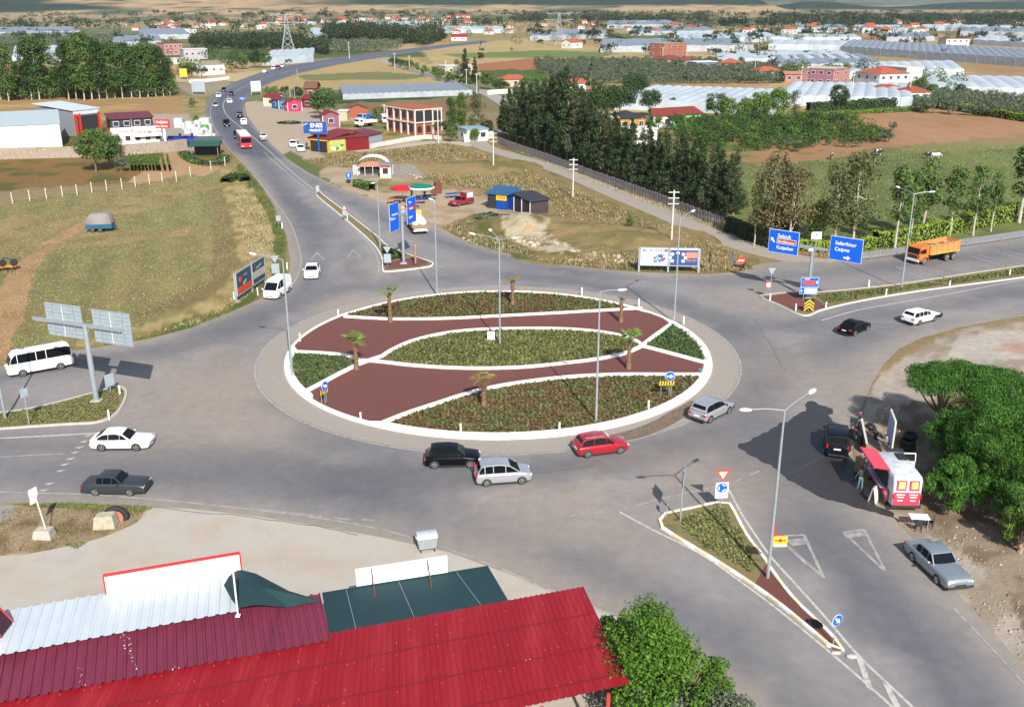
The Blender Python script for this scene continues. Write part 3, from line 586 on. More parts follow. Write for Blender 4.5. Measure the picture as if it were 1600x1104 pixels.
median(nm, 'white kerb around the long median of the northern road', kw=.16, mk=M_DUSTW, grass=M_MEDG, tl='low shrubs along the long median of the northern road', grass_mat=M_TUFTG,
       gravel=[(603, 412), (632, 406), (655, 402), (670, 412), (664, 415), (630, 420), (603, 422)], gsplit=[(592, 378), (604, 386), (640, 401), (602, 412)], th=.24)
wm = [(-260, 668), (-100, 650), (0, 646), (60, 637), (120, 622), (160, 611), (183, 605), (194, 609), (197, 619), (190, 636), (178, 650), (150, 661), (100, 664), (0, 671), (-100, 678), (-260, 690)]
median(wm, 'weathered concrete kerb round the left splitter island', grass=M_MEDG, mk=M_CONC, tl='short grass covering the left splitter island', th=.07, grass_mat=M_TUFT)
em = [(1189, 465), (1205, 461), (1250, 457), (1290, 457), (1400, 446), (1500, 431), (1620, 413), (1800, 385), (2000, 350), (2000, 362), (1800, 400), (1620, 431), (1500, 447), (1420, 458), (1340, 472), (1285, 485), (1262, 494), (1240, 489), (1215, 477)]
median(em, 'pale kerb around the long right hand median', kw=.16, grass=M_MEDG, mk=M_CONCL, tl='rough dry grass along the right hand median', th=.12, grass_mat=M_TUFT, gravel=[(1196, 466), (1232, 460), (1262, 462), (1292, 480), (1262, 490), (1240, 485)], gsplit=[(1270, 462), (1400, 449), (1620, 416), (1620, 428), (1420, 455), (1292, 478)])
# guard rail along the right pavement
rt = empty('guard_rail', G(1330, 409), 0, 'low grey guard rail along the pavement on the right', 'guard rail')
inv = Vector(rt.location)
P = gp([(1330, 409), (1380, 403), (1450, 393), (1540, 381), (1620, 369), (1800, 341)], 0, 3); mb = MB(); vs = []
for p in P: vs += [tuple(p-inv+Vector((0, 0, .22))), tuple(p-inv+Vector((0, -.03, .3))), tuple(p-inv+Vector((0, 0, .38)))]
mb.add(vs, [(3*i+j, 3*i+3+j, 3*i+4+j, 3*i+1+j) for i in range(len(P)-1) for j in (0, 1)]); mb.build('rail', mat('rail_grey', (.16, .17, .18), .6), rt)
for p in P[::2]: MB().box(p-inv+Vector((0, .05, .28)), (.14, .14, .56)).build('post', MC['rail_grey'], rt)
TYPES = {
 # L, W, H, belt, sill, wheel radius, wheelbase, cabin profile [(x fraction of L, z)...] front->rear, pillars (x fractions), nose height, tail height
 'hatch': dict(L=4.05, W=1.74, H=1.5, belt=.93, r=.31, wb=2.55, cab=[(.235, .93), (.085, 1.40), (-.06, 1.49), (-.30, 1.46), (-.38, 1.40), (-.455, .98)], pil=[.05, -.19], nose=.72, hood=.88, tail=.92, ds=.28),
 'mpv': dict(L=4.0, W=1.7, H=1.58, belt=.98, r=.30, wb=2.5, cab=[(.30, .97), (.10, 1.46), (-.06, 1.57), (-.30, 1.55), (-.40, 1.48), (-.475, 1.0)], pil=[.03, -.19, -.34], nose=.76, hood=.95, tail=.97, ds=.33),
 'sedan': dict(L=4.65, W=1.82, H=1.46, belt=.94, r=.33, wb=2.7, cab=[(.20, .93), (.05, 1.38), (-.06, 1.46), (-.21, 1.43), (-.27, 1.38), (-.415, 1.02)], pil=[.02, -.17], nose=.70, hood=.90, tail=.98, ds=.23),
 'boxy': dict(L=4.4, W=1.65, H=1.40, belt=.90, r=.29, wb=2.42, cab=[(.155, .90), (.05, 1.34), (-.02, 1.39), (-.19, 1.38), (-.225, 1.34), (-.31, .92)], pil=[.0, -.14], nose=.78, hood=.88, tail=.90, ds=.20),
 'wagon': dict(L=4.35, W=1.65, H=1.42, belt=.90, r=.29, wb=2.42, cab=[(.16, .90), (.06, 1.34), (-.02, 1.40), (-.38, 1.41), (-.42, 1.37), (-.49, .92)], pil=[.01, -.14, -.28], nose=.78, hood=.88, tail=.90, ds=.20),
 'van': dict(L=4.5, W=1.75, H=1.98, belt=1.08, r=.31, wb=2.4, cab=[(.455, 1.02), (.27, 1.80), (.15, 1.95), (-.36, 1.97), (-.46, 1.88), (-.492, 1.1)], pil=[.22, .02, -.2], nose=.85, hood=1.02, tail=1.08, ds=.47),
 'minibus': dict(L=5.9, W=1.95, H=2.35, belt=1.35, r=.35, wb=3.35, cab=[(.465, 1.22), (.41, 1.95), (.35, 2.28), (-.42, 2.33), (-.475, 2.2), (-.492, 1.35)], pil=[.33, .05, -.1], nose=1.0, hood=1.22, tail=1.35, ds=.47),
 'kombi': dict(L=4.35, W=1.75, H=1.80, belt=1.08, r=.31, wb=2.7, cab=[(.28, 1.05), (.14, 1.62), (.05, 1.78), (-.38, 1.79), (-.455, 1.72), (-.485, 1.08)], pil=[.08, -.14, -.32], nose=.8, hood=1.02, tail=1.08, ds=.3),
}
def section(hw, zb, zt, hwt=None, n=9):
    hwt = hw*.86 if hwt is None else hwt; zm = zb+(zt-zb)*.62
    r = [(0, zb), (hw*.9, zb), (hw*.985, zb+.10), (hw, zm), (hw*.985, zt-.10), (hwt+.03, zt-.015), (hwt*.6, zt+.012), (0, zt+.025)]
    return r+[(-y, z) for y, z in r[-2:0:-1]]
def loft(mb, st, mi=0):
    k = len(st[0][1]); vs = []
    for x, sec in st: vs += [(x, y, z) for y, z in sec]
    fs = [(i*k+j, i*k+(j+1) % k, (i+1)*k+(j+1) % k, (i+1)*k+j) for i in range(len(st)-1) for j in range(k)]
    mb.add(vs, fs, mi, True); mb.add(vs, [tuple(range(k-1, -1, -1)), tuple((len(st)-1)*k+j for j in range(k))], mi, False)
def make_wheel(parent, x, y, r, side, far=False, rimm=None, dark=False, w=.2):
    tm = MB(); n = 14 if far else 20
    yo = y; yi = y-side*w; prof = [(r*.58, yi), (r*.93, yi), (r, yi+side*.03), (r, yo-side*.03), (r*.93, yo), (r*.64, yo+side*.002)]
    vs = []
    for rr, yy in prof:
        for k in range(n): t = 2*math.pi*k/n; vs.append((x+rr*math.cos(t), yy, r+rr*math.sin(t)))
    tm.add(vs, [(i*n+j, i*n+(j+1) % n, (i+1)*n+(j+1) % n, (i+1)*n+j) for i in range(len(prof)-1) for j in range(n)], 0, True)
    t = tm.build('wheel', M_BLACK, parent); fix_normals(t)
    rm = MB(); rr = r*.66
    rm.cyl((x, yo-side*.05, r), (x, yo-side*.035, r), rr, n=n, mi=1); rm.cyl((x, yo-side*.04, r), (x, yo+side*.008, r), rr*.22, n=8)
    for k in range(5 if not dark else 8):
        a = 2*math.pi*k/(5 if not dark else 8)+.3; rm.bar((x+rr*.15*math.cos(a), yo-side*.012, r+rr*.15*math.sin(a)), (x+rr*.95*math.cos(a), yo-side*.004, r+rr*.95*math.sin(a)), .07 if not dark else .09, .02)
    for k in range(n):
        a, b = 2*math.pi*k/n, 2*math.pi*(k+1)/n; rm.add([(x+q*math.cos(c), yo+side*.004, r+q*math.sin(c)) for c in (a, b) for q in (rr*.86, rr*1.02)], [(0, 1, 3, 2)])
    fix_normals(rm.build('rim', [rimm or M_RIM, M_BLACK], t)); return t
def make_vehicle(name, kind, col, label, cat, group=None, glass=None, far=False, rails=False, dark_trim=False, fender=None, solid_sides=False, rim=None, roofcol=None, boxy_lamps=False, **over):
    p = dict(TYPES[kind]); p.update(over); L, W, belt, r, wb = p['L'], p['W'], p['belt'], p['r'], p['wb']; hw = W/2; sill = .22 if kind not in ('minibus',) else .32
    root = empty(name, (0, 0, 0), 0, label, cat, group); M = col; GL = glass or M_GLASS
    cab = [(a*L, z) for a, z in p['cab']]; xw, xr = cab[0][0], cab[-1][0]
    square = kind in ('boxy', 'wagon')
    st = []
    sq = .97 if square else .93
    for fx, fw, zt, zb in ((.5, .80 if not square else .95, p['nose']-.14, sill+.16), (.485, .88 if not square else .97, p['nose'], sill+.03), (.45, sq+.02, p['nose']+(p['hood']-p['nose'])*.5, sill), (.38, .985, p['nose']+(p['hood']-p['nose'])*.8, sill-.02)):
        st.append((fx*L, section(hw*fw, zb, zt)))
    st.append((xw+.02, section(hw, sill-.02, cab[0][1]))) if xw < .36*L else None
    st += [(min(xw, .36*L)*.5, section(hw, sill-.02, belt)), (0, section(hw, sill-.02, belt)), (xr*.6, section(hw, sill-.02, belt+.01))]
    if xr > -.45*L: st += [(xr, section(hw*.995, sill-.02, cab[-1][1]-.02)), (-.45*L, section(hw*.97, sill, p['tail']-.01))]
    st += [(-.475*L, section(hw*.95, sill+.02, p['tail']-.02)), (-.497*L, section(hw*.87 if not square else hw*.95, sill+.12, p['tail']-.12))]
    st.sort(key=lambda s: -s[0]); b = MB(); loft(b, st)
    # cabin shell
    zr = max(z for _, z in cab); wbt, wrt = hw*.90, hw*(.72 if kind not in ('van', 'minibus', 'kombi') else .82)
    if square: wrt = hw*.76
    def wy(z): t = (z-belt)/(zr-belt); return wbt+(wrt-wbt)*max(0, min(1, t))**1.1
    prof = [(cab[0][0], cab[0][1]-.03)]+cab[1:-1]+[(cab[-1][0], cab[-1][1]-.03)]
    vs = []
    for x, z in prof: vs += [(x, -wy(z), z), (x, -wy(z)*.72, z+.02), (x, wy(z)*.72, z+.02), (x, wy(z), z)]
    n = len(prof); fs = [(4*i+j, 4*i+j+1, 4*i+5+j, 4*i+4+j) for i in range(n-1) for j in range(3)]; b.add(vs, fs, 1 if roofcol else 0, True)
    b.add(vs, [tuple(4*i for i in range(n)), tuple(4*i+3 for i in range(n-1, -1, -1))], 0)
    if fender: pass
    body = b.build('body', [M, roofcol or M], root, bevel=.0 if far else .025); fix_normals(body)
    # glass panels
    def zt(x):
        for (x0, z0), (x1, z1) in zip(prof, prof[1:]):
            if x1 <= x <= x0: return z0+(z1-z0)*(x0-x)/(x0-x1+1e-9)
        return belt
    def quad(i, name, u=.07, v0=.08, v1=.94):
        (x0, z0), (x1, z1) = prof[i], prof[i+1]; g = MB(); nx, nz = -(z1-z0), (x1-x0)
        if i == 0: nx, nz = (z1-z0), (x0-x1)
        else: nx, nz = -(z0-z1), (x0-x1)
        l = math.hypot(nx, nz); nx, nz = nx/l*.035, nz/l*.035; P = []
        for v in (v0, v1):
            x, z = x0+(x1-x0)*v, z0+(z1-z0)*v
            for s in (-1, 1): P.append((x+nx, s*(wy(z)-u), z+nz))
        g.add(P, [(0, 1, 3, 2)]); return fix_normals(g.build(name, GL, root))
    quad(0, 'windscreen'); quad(n-2, 'rear_window', .12, .08, .62 if kind in ('hatch', 'mpv', 'wagon', 'van', 'minibus', 'kombi') else .9)
    if kind in ('hatch', 'mpv', 'sedan') : pass
    xs = [xw-(xw-cab[1][0])*.18]+[a*L for a in p['pil']]+[xr+(.10 if kind not in ('sedan', 'boxy') else .28)]
    for s in (-1, 1):
        for k, (xa, xb) in enumerate(zip(xs, xs[1:])):
            if solid_sides and k >= solid_sides: continue
            gap = .012 if kind in ('sedan', 'hatch') else .03; xa2, xb2 = xa-gap, xb+gap; X = np.linspace(xa2, xb2, 7); top = [(x, max(zt(x)-.055, belt+.05)) for x in X]
            poly = [(xa2, belt+.02)]+top+[(xb2, belt+.02)]; g = MB(); g.add([(x, s*(wy(z)+.012), z) for x, z in poly], [tuple(range(len(poly)))]); fix_normals(g.build('side_window', GL, root))
    # wheels, arches
    for x in (wb/2+p.get('wx', .0)*L, -wb/2+p.get('wx', .0)*L):
        for s in (-1, 1):
            a = MB(); rr = r+.055; P = [(x+rr*math.cos(t), s*(hw*.985+.012), r+rr*math.sin(t)) for t in np.linspace(-.35, math.pi+.35, 14)]; a.add(P, [tuple(range(14))]); fix_normals(a.build('wheel_arch', M_TRIM, root)); make_wheel(root, x, s*(hw+.012), r, s, far, rim, dark=(kind == 'boxy'))
    # lamps, bumpers, plates
    fx, tx = L/2, -L/2
    for s in (-1, 1):
        h = MB();
        if square: h.box((fx-.035, s*hw*.72, p['nose']-.16), (.06, .34, .15))
        else: h.ell((fx-.13, s*hw*.70, p['nose']-.07), (.17, .19, .075), 10, 6)
        h.build('headlight', M_LAMP, root)
        t = MB()
        if kind in ('mpv', 'kombi', 'van'): t.box((tx+.06, s*hw*.84, belt+(.0 if kind == 'mpv' else -.12)), (.10, .13, .52 if kind == 'mpv' else .3))
        else: t.box((tx+.06, s*hw*.77, p['tail']-.17), (.12, .36, .15))
        t.build('tail_light', M_TAIL, root, bevel=.02)
        if not far:
            m_ = MB(); m_.ell((xw-.22, s*(hw+.09), belt+.07), (.06, .11, .08), 8, 6); m_.build('mirror', M_TRIM if dark_trim else M, root)
            for k, xx in enumerate(p['pil'][:2]): MB().box((xx*L+.12, s*(hw+.002), belt-.12), (.16, .02, .025)).build('door_handle', M_TRIM if dark_trim else M, root)
    g = MB(); g.box((fx-.02, 0, sill+.24), (.06, W*.42, .10)); g.box((fx-.035, 0, p['nose']-.15), (.05, W*.36, .07)); g.build('grille', M_TRIM, root)
    MB().box((fx+.012, 0, sill+.14), (.02, .5, .11)).build('licence_plate', M_WHITE, root); MB().box((tx-.0, 0, sill+.28 if square else p['tail']-.3), (.03, .5, .11)).build('licence_plate', M_WHITE, root)
    if square or dark_trim:
        for x in (fx, tx): MB().box((x, 0, sill+.13), (.12, W*.96, .15)).build('bumper', M_TRIM, root, bevel=.02)
    else:
        MB().box((tx+.02, 0, sill+.06), (.1, W*.7, .1)).build('bumper', M_TRIM, root, bevel=.02)
    for s in (-1, 1): MB().box((0, s*(hw-.01), sill-.02+.04), (wb-2*r-.15, .03, .07)).build('side_sill', M_TRIM, root)
    if rails:
        for s in (-1, 1): MB().bar((cab[1][0]-.25, s*wrt*.92, zr+.055), (cab[-2][0]+.1, s*wrt*.92, zr+.05), .05, .04).build('roof_rail', M_STEEL, root)
    if fender: MB().box(((fx+wb/2)/2+.1, 0, sill+.3), (fx-wb/2+.35, W*1.004, .42)).build('front_wing', fender, root, bevel=.04)
    return root
def place_side(o, ra, fa, W, side, wb):
    """stand a vehicle on the ground where the photo shows the two wheels of its visible side (rear, front)"""
    R_, Fh = G(*ra), G(*fa); d = (Fh-R_); L = d.length; d.normalize(); nrm = Vector((-d.y, d.x, 0)); c = (R_+Fh)/2+nrm*(W/2)*(1 if side == 'R' else -1)
    o.location = c; o.rotation_euler = (0, 0, math.atan2(d.y, d.x)); k = max(.92, min(1.04, L/wb)); o.scale = (k, k, k)
P_WHITE = paint('white_car_paint', (.80, .80, .80)); P_SILV = mat('silver_car_paint', (.48, .50, .53), .3, .55, var=.04, coat=.6); P_BLACK = paint('black_car_paint', (.004, .004, .007), .25, 0, spec=.18)
P_RED = mat('red_car_paint', (.42, .012, .025), .28, .25, var=.05, coat=.7); P_DGREY = mat('dark_grey_car_paint', (.045, .05, .06), .35, .2, var=.05, spec=.3); P_GREY = mat('pale_grey_car_paint', (.30, .34, .37), .35, .5, var=.05, coat=.5)
P_WINE = mat('wine_car_paint', (.26, .02, .035), .35, .1, var=.1, coat=.5); P_NAVY = mat('navy_car_paint', (.006, .008, .014), .3, 0, var=.05, spec=.2)
v = make_vehicle('minibus', 'minibus', P_WHITE, 'white minibus with a roof hatch driving left past the large sign backs', 'minibus'); place_side(v, (96, 578), (37, 589), 1.95, 'L', 3.35)
MB().box((.75, .25, 2.4), (.7, .6, .14)).build('roof_hatch', M_WHITE, v, bevel=.03); MB().box((1.75, .0, 2.33), (.25, 1.2, .1)).build('roof_sign', M_WHITE, v, bevel=.03)
v = make_vehicle('car', 'sedan', P_WHITE, 'glossy white sedan driving right below the left splitter island', 'car'); place_side(v, (159, 706), (213, 705.5), 1.82, 'R', 2.7)
v = make_vehicle('car', 'boxy', P_DGREY, 'dark grey boxy old saloon driving right at the lower left', 'car'); place_side(v, (149, 775), (203, 775.5), 1.65, 'R', 2.42)
v = make_vehicle('car', 'hatch', P_BLACK, 'glossy black hatchback on the roundabout beside the silver one', 'car', wb=2.6); place_side(v, (679, 733), (735, 732), 1.75, 'R', 2.6)
v = make_vehicle('car', 'mpv', P_SILV, 'silver tall hatchback with tall red tail lights next to the black car', 'car', wb=2.5); place_side(v, (761, 761), (815.5, 757), 1.7, 'R', 2.5)
v = make_vehicle('car', 'hatch', P_RED, 'dark red hatchback with roof rails circling the roundabout', 'car', rails=True, wb=2.58); place_side(v, (919, 716), (969.5, 709.5), 1.75, 'R', 2.58)
v = make_vehicle('car', 'hatch', P_SILV, 'silver grey hatchback with roof rails near the worn cobbles', 'car', rails=True, dark_trim=True, wb=2.58); place_side(v, (1110, 661), (1139, 646.5), 1.75, 'R', 2.58)
v = make_vehicle('car', 'sedan', P_BLACK, 'black saloon leaving the roundabout towards the right', 'car', L=4.5); place_side(v, (1337, 525.5), (1356.5, 517.5), 1.8, 'R', 2.7)
v = make_vehicle('car', 'wagon', P_WHITE, 'old white estate car with a black front wing', 'car', fender=M_BLK); place_side(v, (1436.5, 508.5), (1460, 502.5), 1.65, 'R', 2.42)
v = make_vehicle('car', 'boxy', P_GREY, 'pale silver boxy saloon parked at the stony roadside', 'car'); place_side(v, (1424, 876), (1463, 913), 1.65, 'R', 2.42)
v = make_vehicle('car', 'sedan', P_WHITE, 'white saloon coming down the northern road towards the roundabout', 'car', L=4.3)
def place_c(o, px, py, hx, hy):
    c = G(px, py); h = G(hx, hy)-c; o.location = c; o.rotation_euler = (0, 0, math.atan2(h.y, h.x)); return o
place_c(v, 488, 431, 483, 450)
v = make_vehicle('van', 'van', P_WHITE, 'white delivery van with blank rear sides entering from the north', 'van', solid_sides=2); place_side(v, (452.5, 456.5), (439, 466), 1.75, 'L', 2.4)
v = make_vehicle('van', 'kombi', P_NAVY, 'dark navy compact van stopped on the wet asphalt beside the food truck', 'van'); place_c(v, 1306, 698, 1305, 660)
# far traffic on the northern road
def farcar(kind, col, px, py, hx, hy, label, cat='car', glass=None, **k):
    v = make_vehicle(cat if cat in ('car', 'van', 'pickup') else 'car', kind, col, label, cat, 'traffic on the northern road', far=True, **k); return place_c(v, px, py, hx, hy)
farcar('hatch', P_NAVY, 350, 143, 347, 150, 'dark car leading the oncoming line at the far bend, nearest the white wall')
farcar('sedan', P_WHITE, 342, 152, 340, 158, 'white car following in the oncoming lane at the bend')
farcar('hatch', P_GREY, 337, 167, 338, 175, 'grey car hugging the outer edge of the bend')
farcar('hatch', P_BLACK, 362, 149, 364, 143, 'black car going away on the inner side of the bend')
farcar('sedan', P_WHITE, 359, 161, 359, 155, 'pale car going away behind the black one on the bend')
farcar('kombi', P_BLACK, 375, 184, 373, 178, 'dark car just ahead of the white pickup')
farcar('kombi', P_WHITE, 381, 195, 378, 188, 'white pickup like van behind the dark car', 'van')
farcar('kombi', P_NAVY, 354, 197, 358, 204, 'dark blue car driving ahead of the bus, alone in its lane')
farcar('kombi', P_BLACK, 371, 216, 375, 223, 'black car right behind the red bus')
farcar('kombi', P_GREY, 411, 219, 406, 212, 'light grey van driving away past the gravel forecourt', 'van')
farcar('hatch', P_WHITE, 414, 114, 420, 112, 'white car with red lamps beyond the bend')
farcar('van', P_WHITE, 428, 109, 422, 111, 'small white van leading three vehicles beyond the bend', 'van')
farcar('kombi', P_WINE, 435, 108, 429, 110, 'brown pickup between the two white vans', 'car')
farcar('van', P_WHITE, 442, 105, 436, 107, 'larger white van behind the brown pickup', 'van')
farcar('sedan', P_WHITE, 458, 229, 462, 240, 'white car parked with an open door at the market forecourt'); farcar('sedan', P_WHITE, 470, 236, 474, 247, 'white car parked nearest the market entrance')
def make_bus():
    r = empty('bus', (0, 0, 0), 0, 'red and white city bus coming down the northern road', 'bus', 'traffic on the northern road'); L, W, H = 11.5, 2.5, 3.0
    b = MB(); b.box((0, 0, 1.3), (L, W, 2.0)); b.box((0, 0, 2.6), (L, W*.97, .6)); b.build('body', mat('bus_red', (.52, .03, .05), .35, coat=.5), r, bevel=.12)
    MB().box((-.2, 0, 2.98), (L-1.0, W*.9, .16)).build('roof', M_DUSTW, r, bevel=.05)
    MB().box((.5, 0, 3.1), (1.6, 1.5, .18)).build('roof_unit', M_WHITE, r, bevel=.05)
    MB().box((L/2+.01, 0, 1.95), (.04, W*.9, 1.05)).build('windscreen', M_GLASS, r)
    MB().box((L/2+.015, 0, 2.66), (.04, W*.8, .26)).build('destination_board', M_BLK, r)
    for s in (-1, 1):
        for k in range(6): MB().box((4.2-k*1.7, s*(W/2+.01), 1.95), (1.5, .03, .85)).build('side_window', M_GLASS, r)
        MB().box((L/2+.02, s*.85, .72), (.05, .36, .18)).build('headlight', M_LAMP, r)
        for x in (3.6, -3.2): make_wheel(r, x, s*(W/2+.01), .48, s, True)
    MB().box((L/2+.02, 0, .5), (.05, W*.9, .22)).build('bumper', M_RED, r)
    return r
place_c(make_bus(), 382, 228, 388, 236)
def truck_wheels(r, spots, R=.52, W=2.4):
    for x, d in spots:
        for s in (-1, 1): make_wheel(r, x, s*(W/2+.01), R, s, False, mat('dusty_rim', (.34, .32, .3), .7), w=.3 if not d else .5)
def make_dump():
    r = empty('dump_truck', (0, 0, 0), 0, 'orange three axle tipper truck carrying dark soil', 'truck'); O = mat('orange_truck_paint', (.66, .17, .03), .5, var=.12, scale=1.5, coat=.2); O2 = mat('sunbleached_orange', (.62, .24, .07), .6, var=.15, scale=1.5)
    ch = MB(); ch.box((-.4, 0, .95), (7.4, .9, .35)); ch.build('chassis', M_TRIM, r)
    c = MB(); pr = [(3.0, .75), (4.15, .75), (4.2, 1.45), (4.02, 2.35), (3.85, 2.62), (2.55, 2.66), (2.45, 2.5), (2.45, .95)]
    vs = [(x, -1.18, z) for x, z in pr]+[(x, 1.18, z) for x, z in pr]; n = len(pr); c.add(vs, [(i, (i+1) % n, n+(i+1) % n, n+i) for i in range(n)]+[tuple(range(n)), tuple(range(2*n-1, n-1, -1))]); cb = fix_normals(c.build('cab', O, r, bevel=.06))
    g = MB(); g.add([(4.20, -1.02, 1.52), (4.20, 1.02, 1.52), (4.05, .98, 2.32), (4.05, -.98, 2.32)], [(0, 1, 2, 3)]); g.build('windscreen', M_GLASS, r)
    MB().box((4.21, 0, 1.12), (.05, 1.5, .42)).build('grille', M_TRIM, r); MB().box((4.25, 0, .62), (.22, 2.3, .3)).build('bumper', M_DUSTW, r, bevel=.04)
    for s in (-1, 1):
        MB().box((3.42, s*1.19, 1.92), (.85, .03, .62)).build('side_window', M_GLASS, r); MB().box((4.3, s*.88, .68), (.06, .3, .18)).build('headlight', M_LAMP, r); MB().box((4.1, s*1.38, 1.95), (.1, .2, .42)).build('mirror', M_BLK, r)
        a = MB()
        for k in range(8):
            t0, t1 = math.pi*k/8, math.pi*(k+1)/8; a.bar((3.1+.66*math.cos(t0), s*1.12, .52+.66*math.sin(t0)), (3.1+.66*math.cos(t1), s*1.12, .52+.66*math.sin(t1)), .34, .05)
        a.build('mudguard', O, r)
    b = MB(); Q = [(-3.6, 1.35), (2.2, 1.35), (2.3, 2.55), (-3.75, 2.8)]; t = .07
    for s in (-1, 1):
        b.add([(x, s*1.2, z) for x, z in Q]+[(x, s*(1.2-t), z) for x, z in Q], [(0, 1, 2, 3), (4, 5, 6, 7), (0, 1, 5, 4), (1, 2, 6, 5), (2, 3, 7, 6), (3, 0, 4, 7)])
        for k in range(6): b.bar((-3.45+k*1.1, s*1.235, 1.4), (-3.5+k*1.12, s*1.235, 2.6), .08, .08)
        b.bar((-3.6, s*1.26, 1.38), (2.2, s*1.26, 1.38), .2, .12, 1); b.bar((-3.75, s*1.24, 2.78), (2.3, s*1.24, 2.54), .12, .1, 0)
    b.box((2.24, 0, 1.98), (.08, 2.4, 1.3)); b.box((-3.66, 0, 2.05), (.08, 2.4, 1.45)); b.box((-.7, 0, 1.4), (5.8, 2.4, .08)); b.box((2.7, 0, 2.6), (1.0, 2.3, .06))
    bd = fix_normals(b.build('tipping_body', [O2, mat('yellow_orange_trim', (.7, .36, .07), .55)], r))
    s_ = MB(); nx, ny = 24, 10; vs = [];
    for j in range(ny+1):
        for i in range(nx+1):
            x = -3.55+5.7*i/nx; y = -1.1+2.2*j/ny; h = 2.2+.55*float(fbm(x*.9, y*.9, 3, 5))*(1-abs(y)/1.4)+.15*math.sin(x); vs.append((x, y, h))
    s_.add(vs, [(j*(nx+1)+i, j*(nx+1)+i+1, (j+1)*(nx+1)+i+1, (j+1)*(nx+1)+i) for j in range(ny) for i in range(nx)], 0, True)
    s_.build('soil_load', mat('soil_load', (.11, .09, .07), .95, var=.4, scale=1.5, bump=1, bscale=5, col2=(.45, .34, .2), thr=(.52, .6)), bd)
    truck_wheels(r, [(3.1, 0), (-1.4, 1), (-2.75, 1)]); return r
v = make_dump(); place_side(v, (1492, 406.5), (1447, 414), 2.5, 'L', 5.85)
def make_flatbed():
    r = empty('flatbed_truck', (0, 0, 0), 0, 'yellow flatbed truck loaded with big white sacks', 'truck'); Y = mat('truck_yellow', (.68, .42, .03), .5, var=.08, coat=.3)
    MB().box((-.3, 0, .75), (6.0, .8, .25)).build('chassis', M_TRIM, r)
    c = MB(); pr = [(1.7, .6), (3.2, .6), (3.25, 1.3), (2.95, 2.15), (1.7, 2.25)]; n = 5; vs = [(x, -1.05, z) for x, z in pr]+[(x, 1.05, z) for x, z in pr]; c.add(vs, [(i, (i+1) % n, n+(i+1) % n, n+i) for i in range(n)]+[tuple(range(n)), tuple(range(2*n-1, n-1, -1))]); fix_normals(c.build('cab', Y, r, bevel=.06))
    MB().box((3.12, 0, 1.7), (.05, 1.8, .6), M=Matrix.Identity(4)).build('windscreen', M_GLASS, r)
    for s in (-1, 1): MB().box((2.4, s*1.06, 1.65), (.8, .03, .5)).build('side_window', M_GLASS, r)
    MB().box((1.62, 0, 2.2), (.1, 2.1, .9)).build('headboard', Y, r); b = MB(); b.box((-1.0, 0, 1.0), (5.0, 2.2, .14))
    b.build('flatbed', M_WOOD, r)
    for s in (-1, 1): MB().box((-1.0, s*1.1, 1.25), (5.0, .06, .45)).build('side_board', Y, r)
    MB().box((-3.5, 0, 1.25), (.06, 2.2, .45)).build('tail_board', M_WOOD, r); MB().box((-3.52, 0, .72), (.08, 2.1, .35)).build('rear_plate', M_WHITE, r)
    for s in (-1, 1): MB().box((-3.56, s*.95, .8), (.05, .2, .18)).build('tail_light', M_TAIL, r)
    truck_wheels(r, [(2.4, 0), (-2.2, 1)], .42, 2.1)
    return r
v = make_flatbed(); place_c(v, 651, 359, 638, 343)
rot = v.rotation_euler.z
bag = MB(); M_SACK = mat('white_woven_sack', (.78, .76, .74), .8, var=.1, scale=3, bump=.4, bscale=8)
q = MB(); q.ell((0, 0, .5), (.56, .54, .58), 14, 9); q.v = [(x*(1+.25*abs(math.sin(6*math.atan2(y, x)))*0), y, max(0, z)) for x, y, z in q.v]
proto = tag(q.build('bulk_bag', M_SACK), 'bulging white bulk bag on the yellow flatbed truck', 'bag', 'bulk bags on the yellow flatbed truck')
k = 0
for i in range(4):
    for s in (-1, 1):
        o = proto if k == 0 else proto.copy()
        if k: COL.objects.link(o)
        k += 1; o.location = v.location+Matrix.Rotation(rot, 3, 'Z') @ Vector((.9-i*1.15, s*.52, 1.08)); o.rotation_euler = (0, 0, rot+i); o['label'] = '%s bulging white bulk bag of the %s pair behind the yellow cab' % ('left' if s > 0 else 'right', nth(i+1))
v = make_vehicle('pickup', 'boxy', P_WINE, 'wine red pickup with a white sided box parked by the stalls', 'pickup', L=4.3, far=True, cab=[(.2, .92), (.08, 1.38), (.02, 1.42), (-.08, 1.42), (-.1, 1.4), (-.12, .95)], pil=[], tail=.95); place_side(v, (736, 319), (716, 323), 1.65, 'L', 2.5)
MB().box((-1.25, 0, 1.45), (1.55, 1.45, 1.0)).build('cargo_box', P_WINE, v, bevel=.03); MB().box((-1.25, .74, 1.5), (1.3, .03, .75)).build('side_banner', M_WHITE, v); MB().box((-1.25, 0, 1.98), (1.9, 1.7, .05)).build('box_roof', mat('faded_pink_roof', (.45, .2, .24), .7), v)
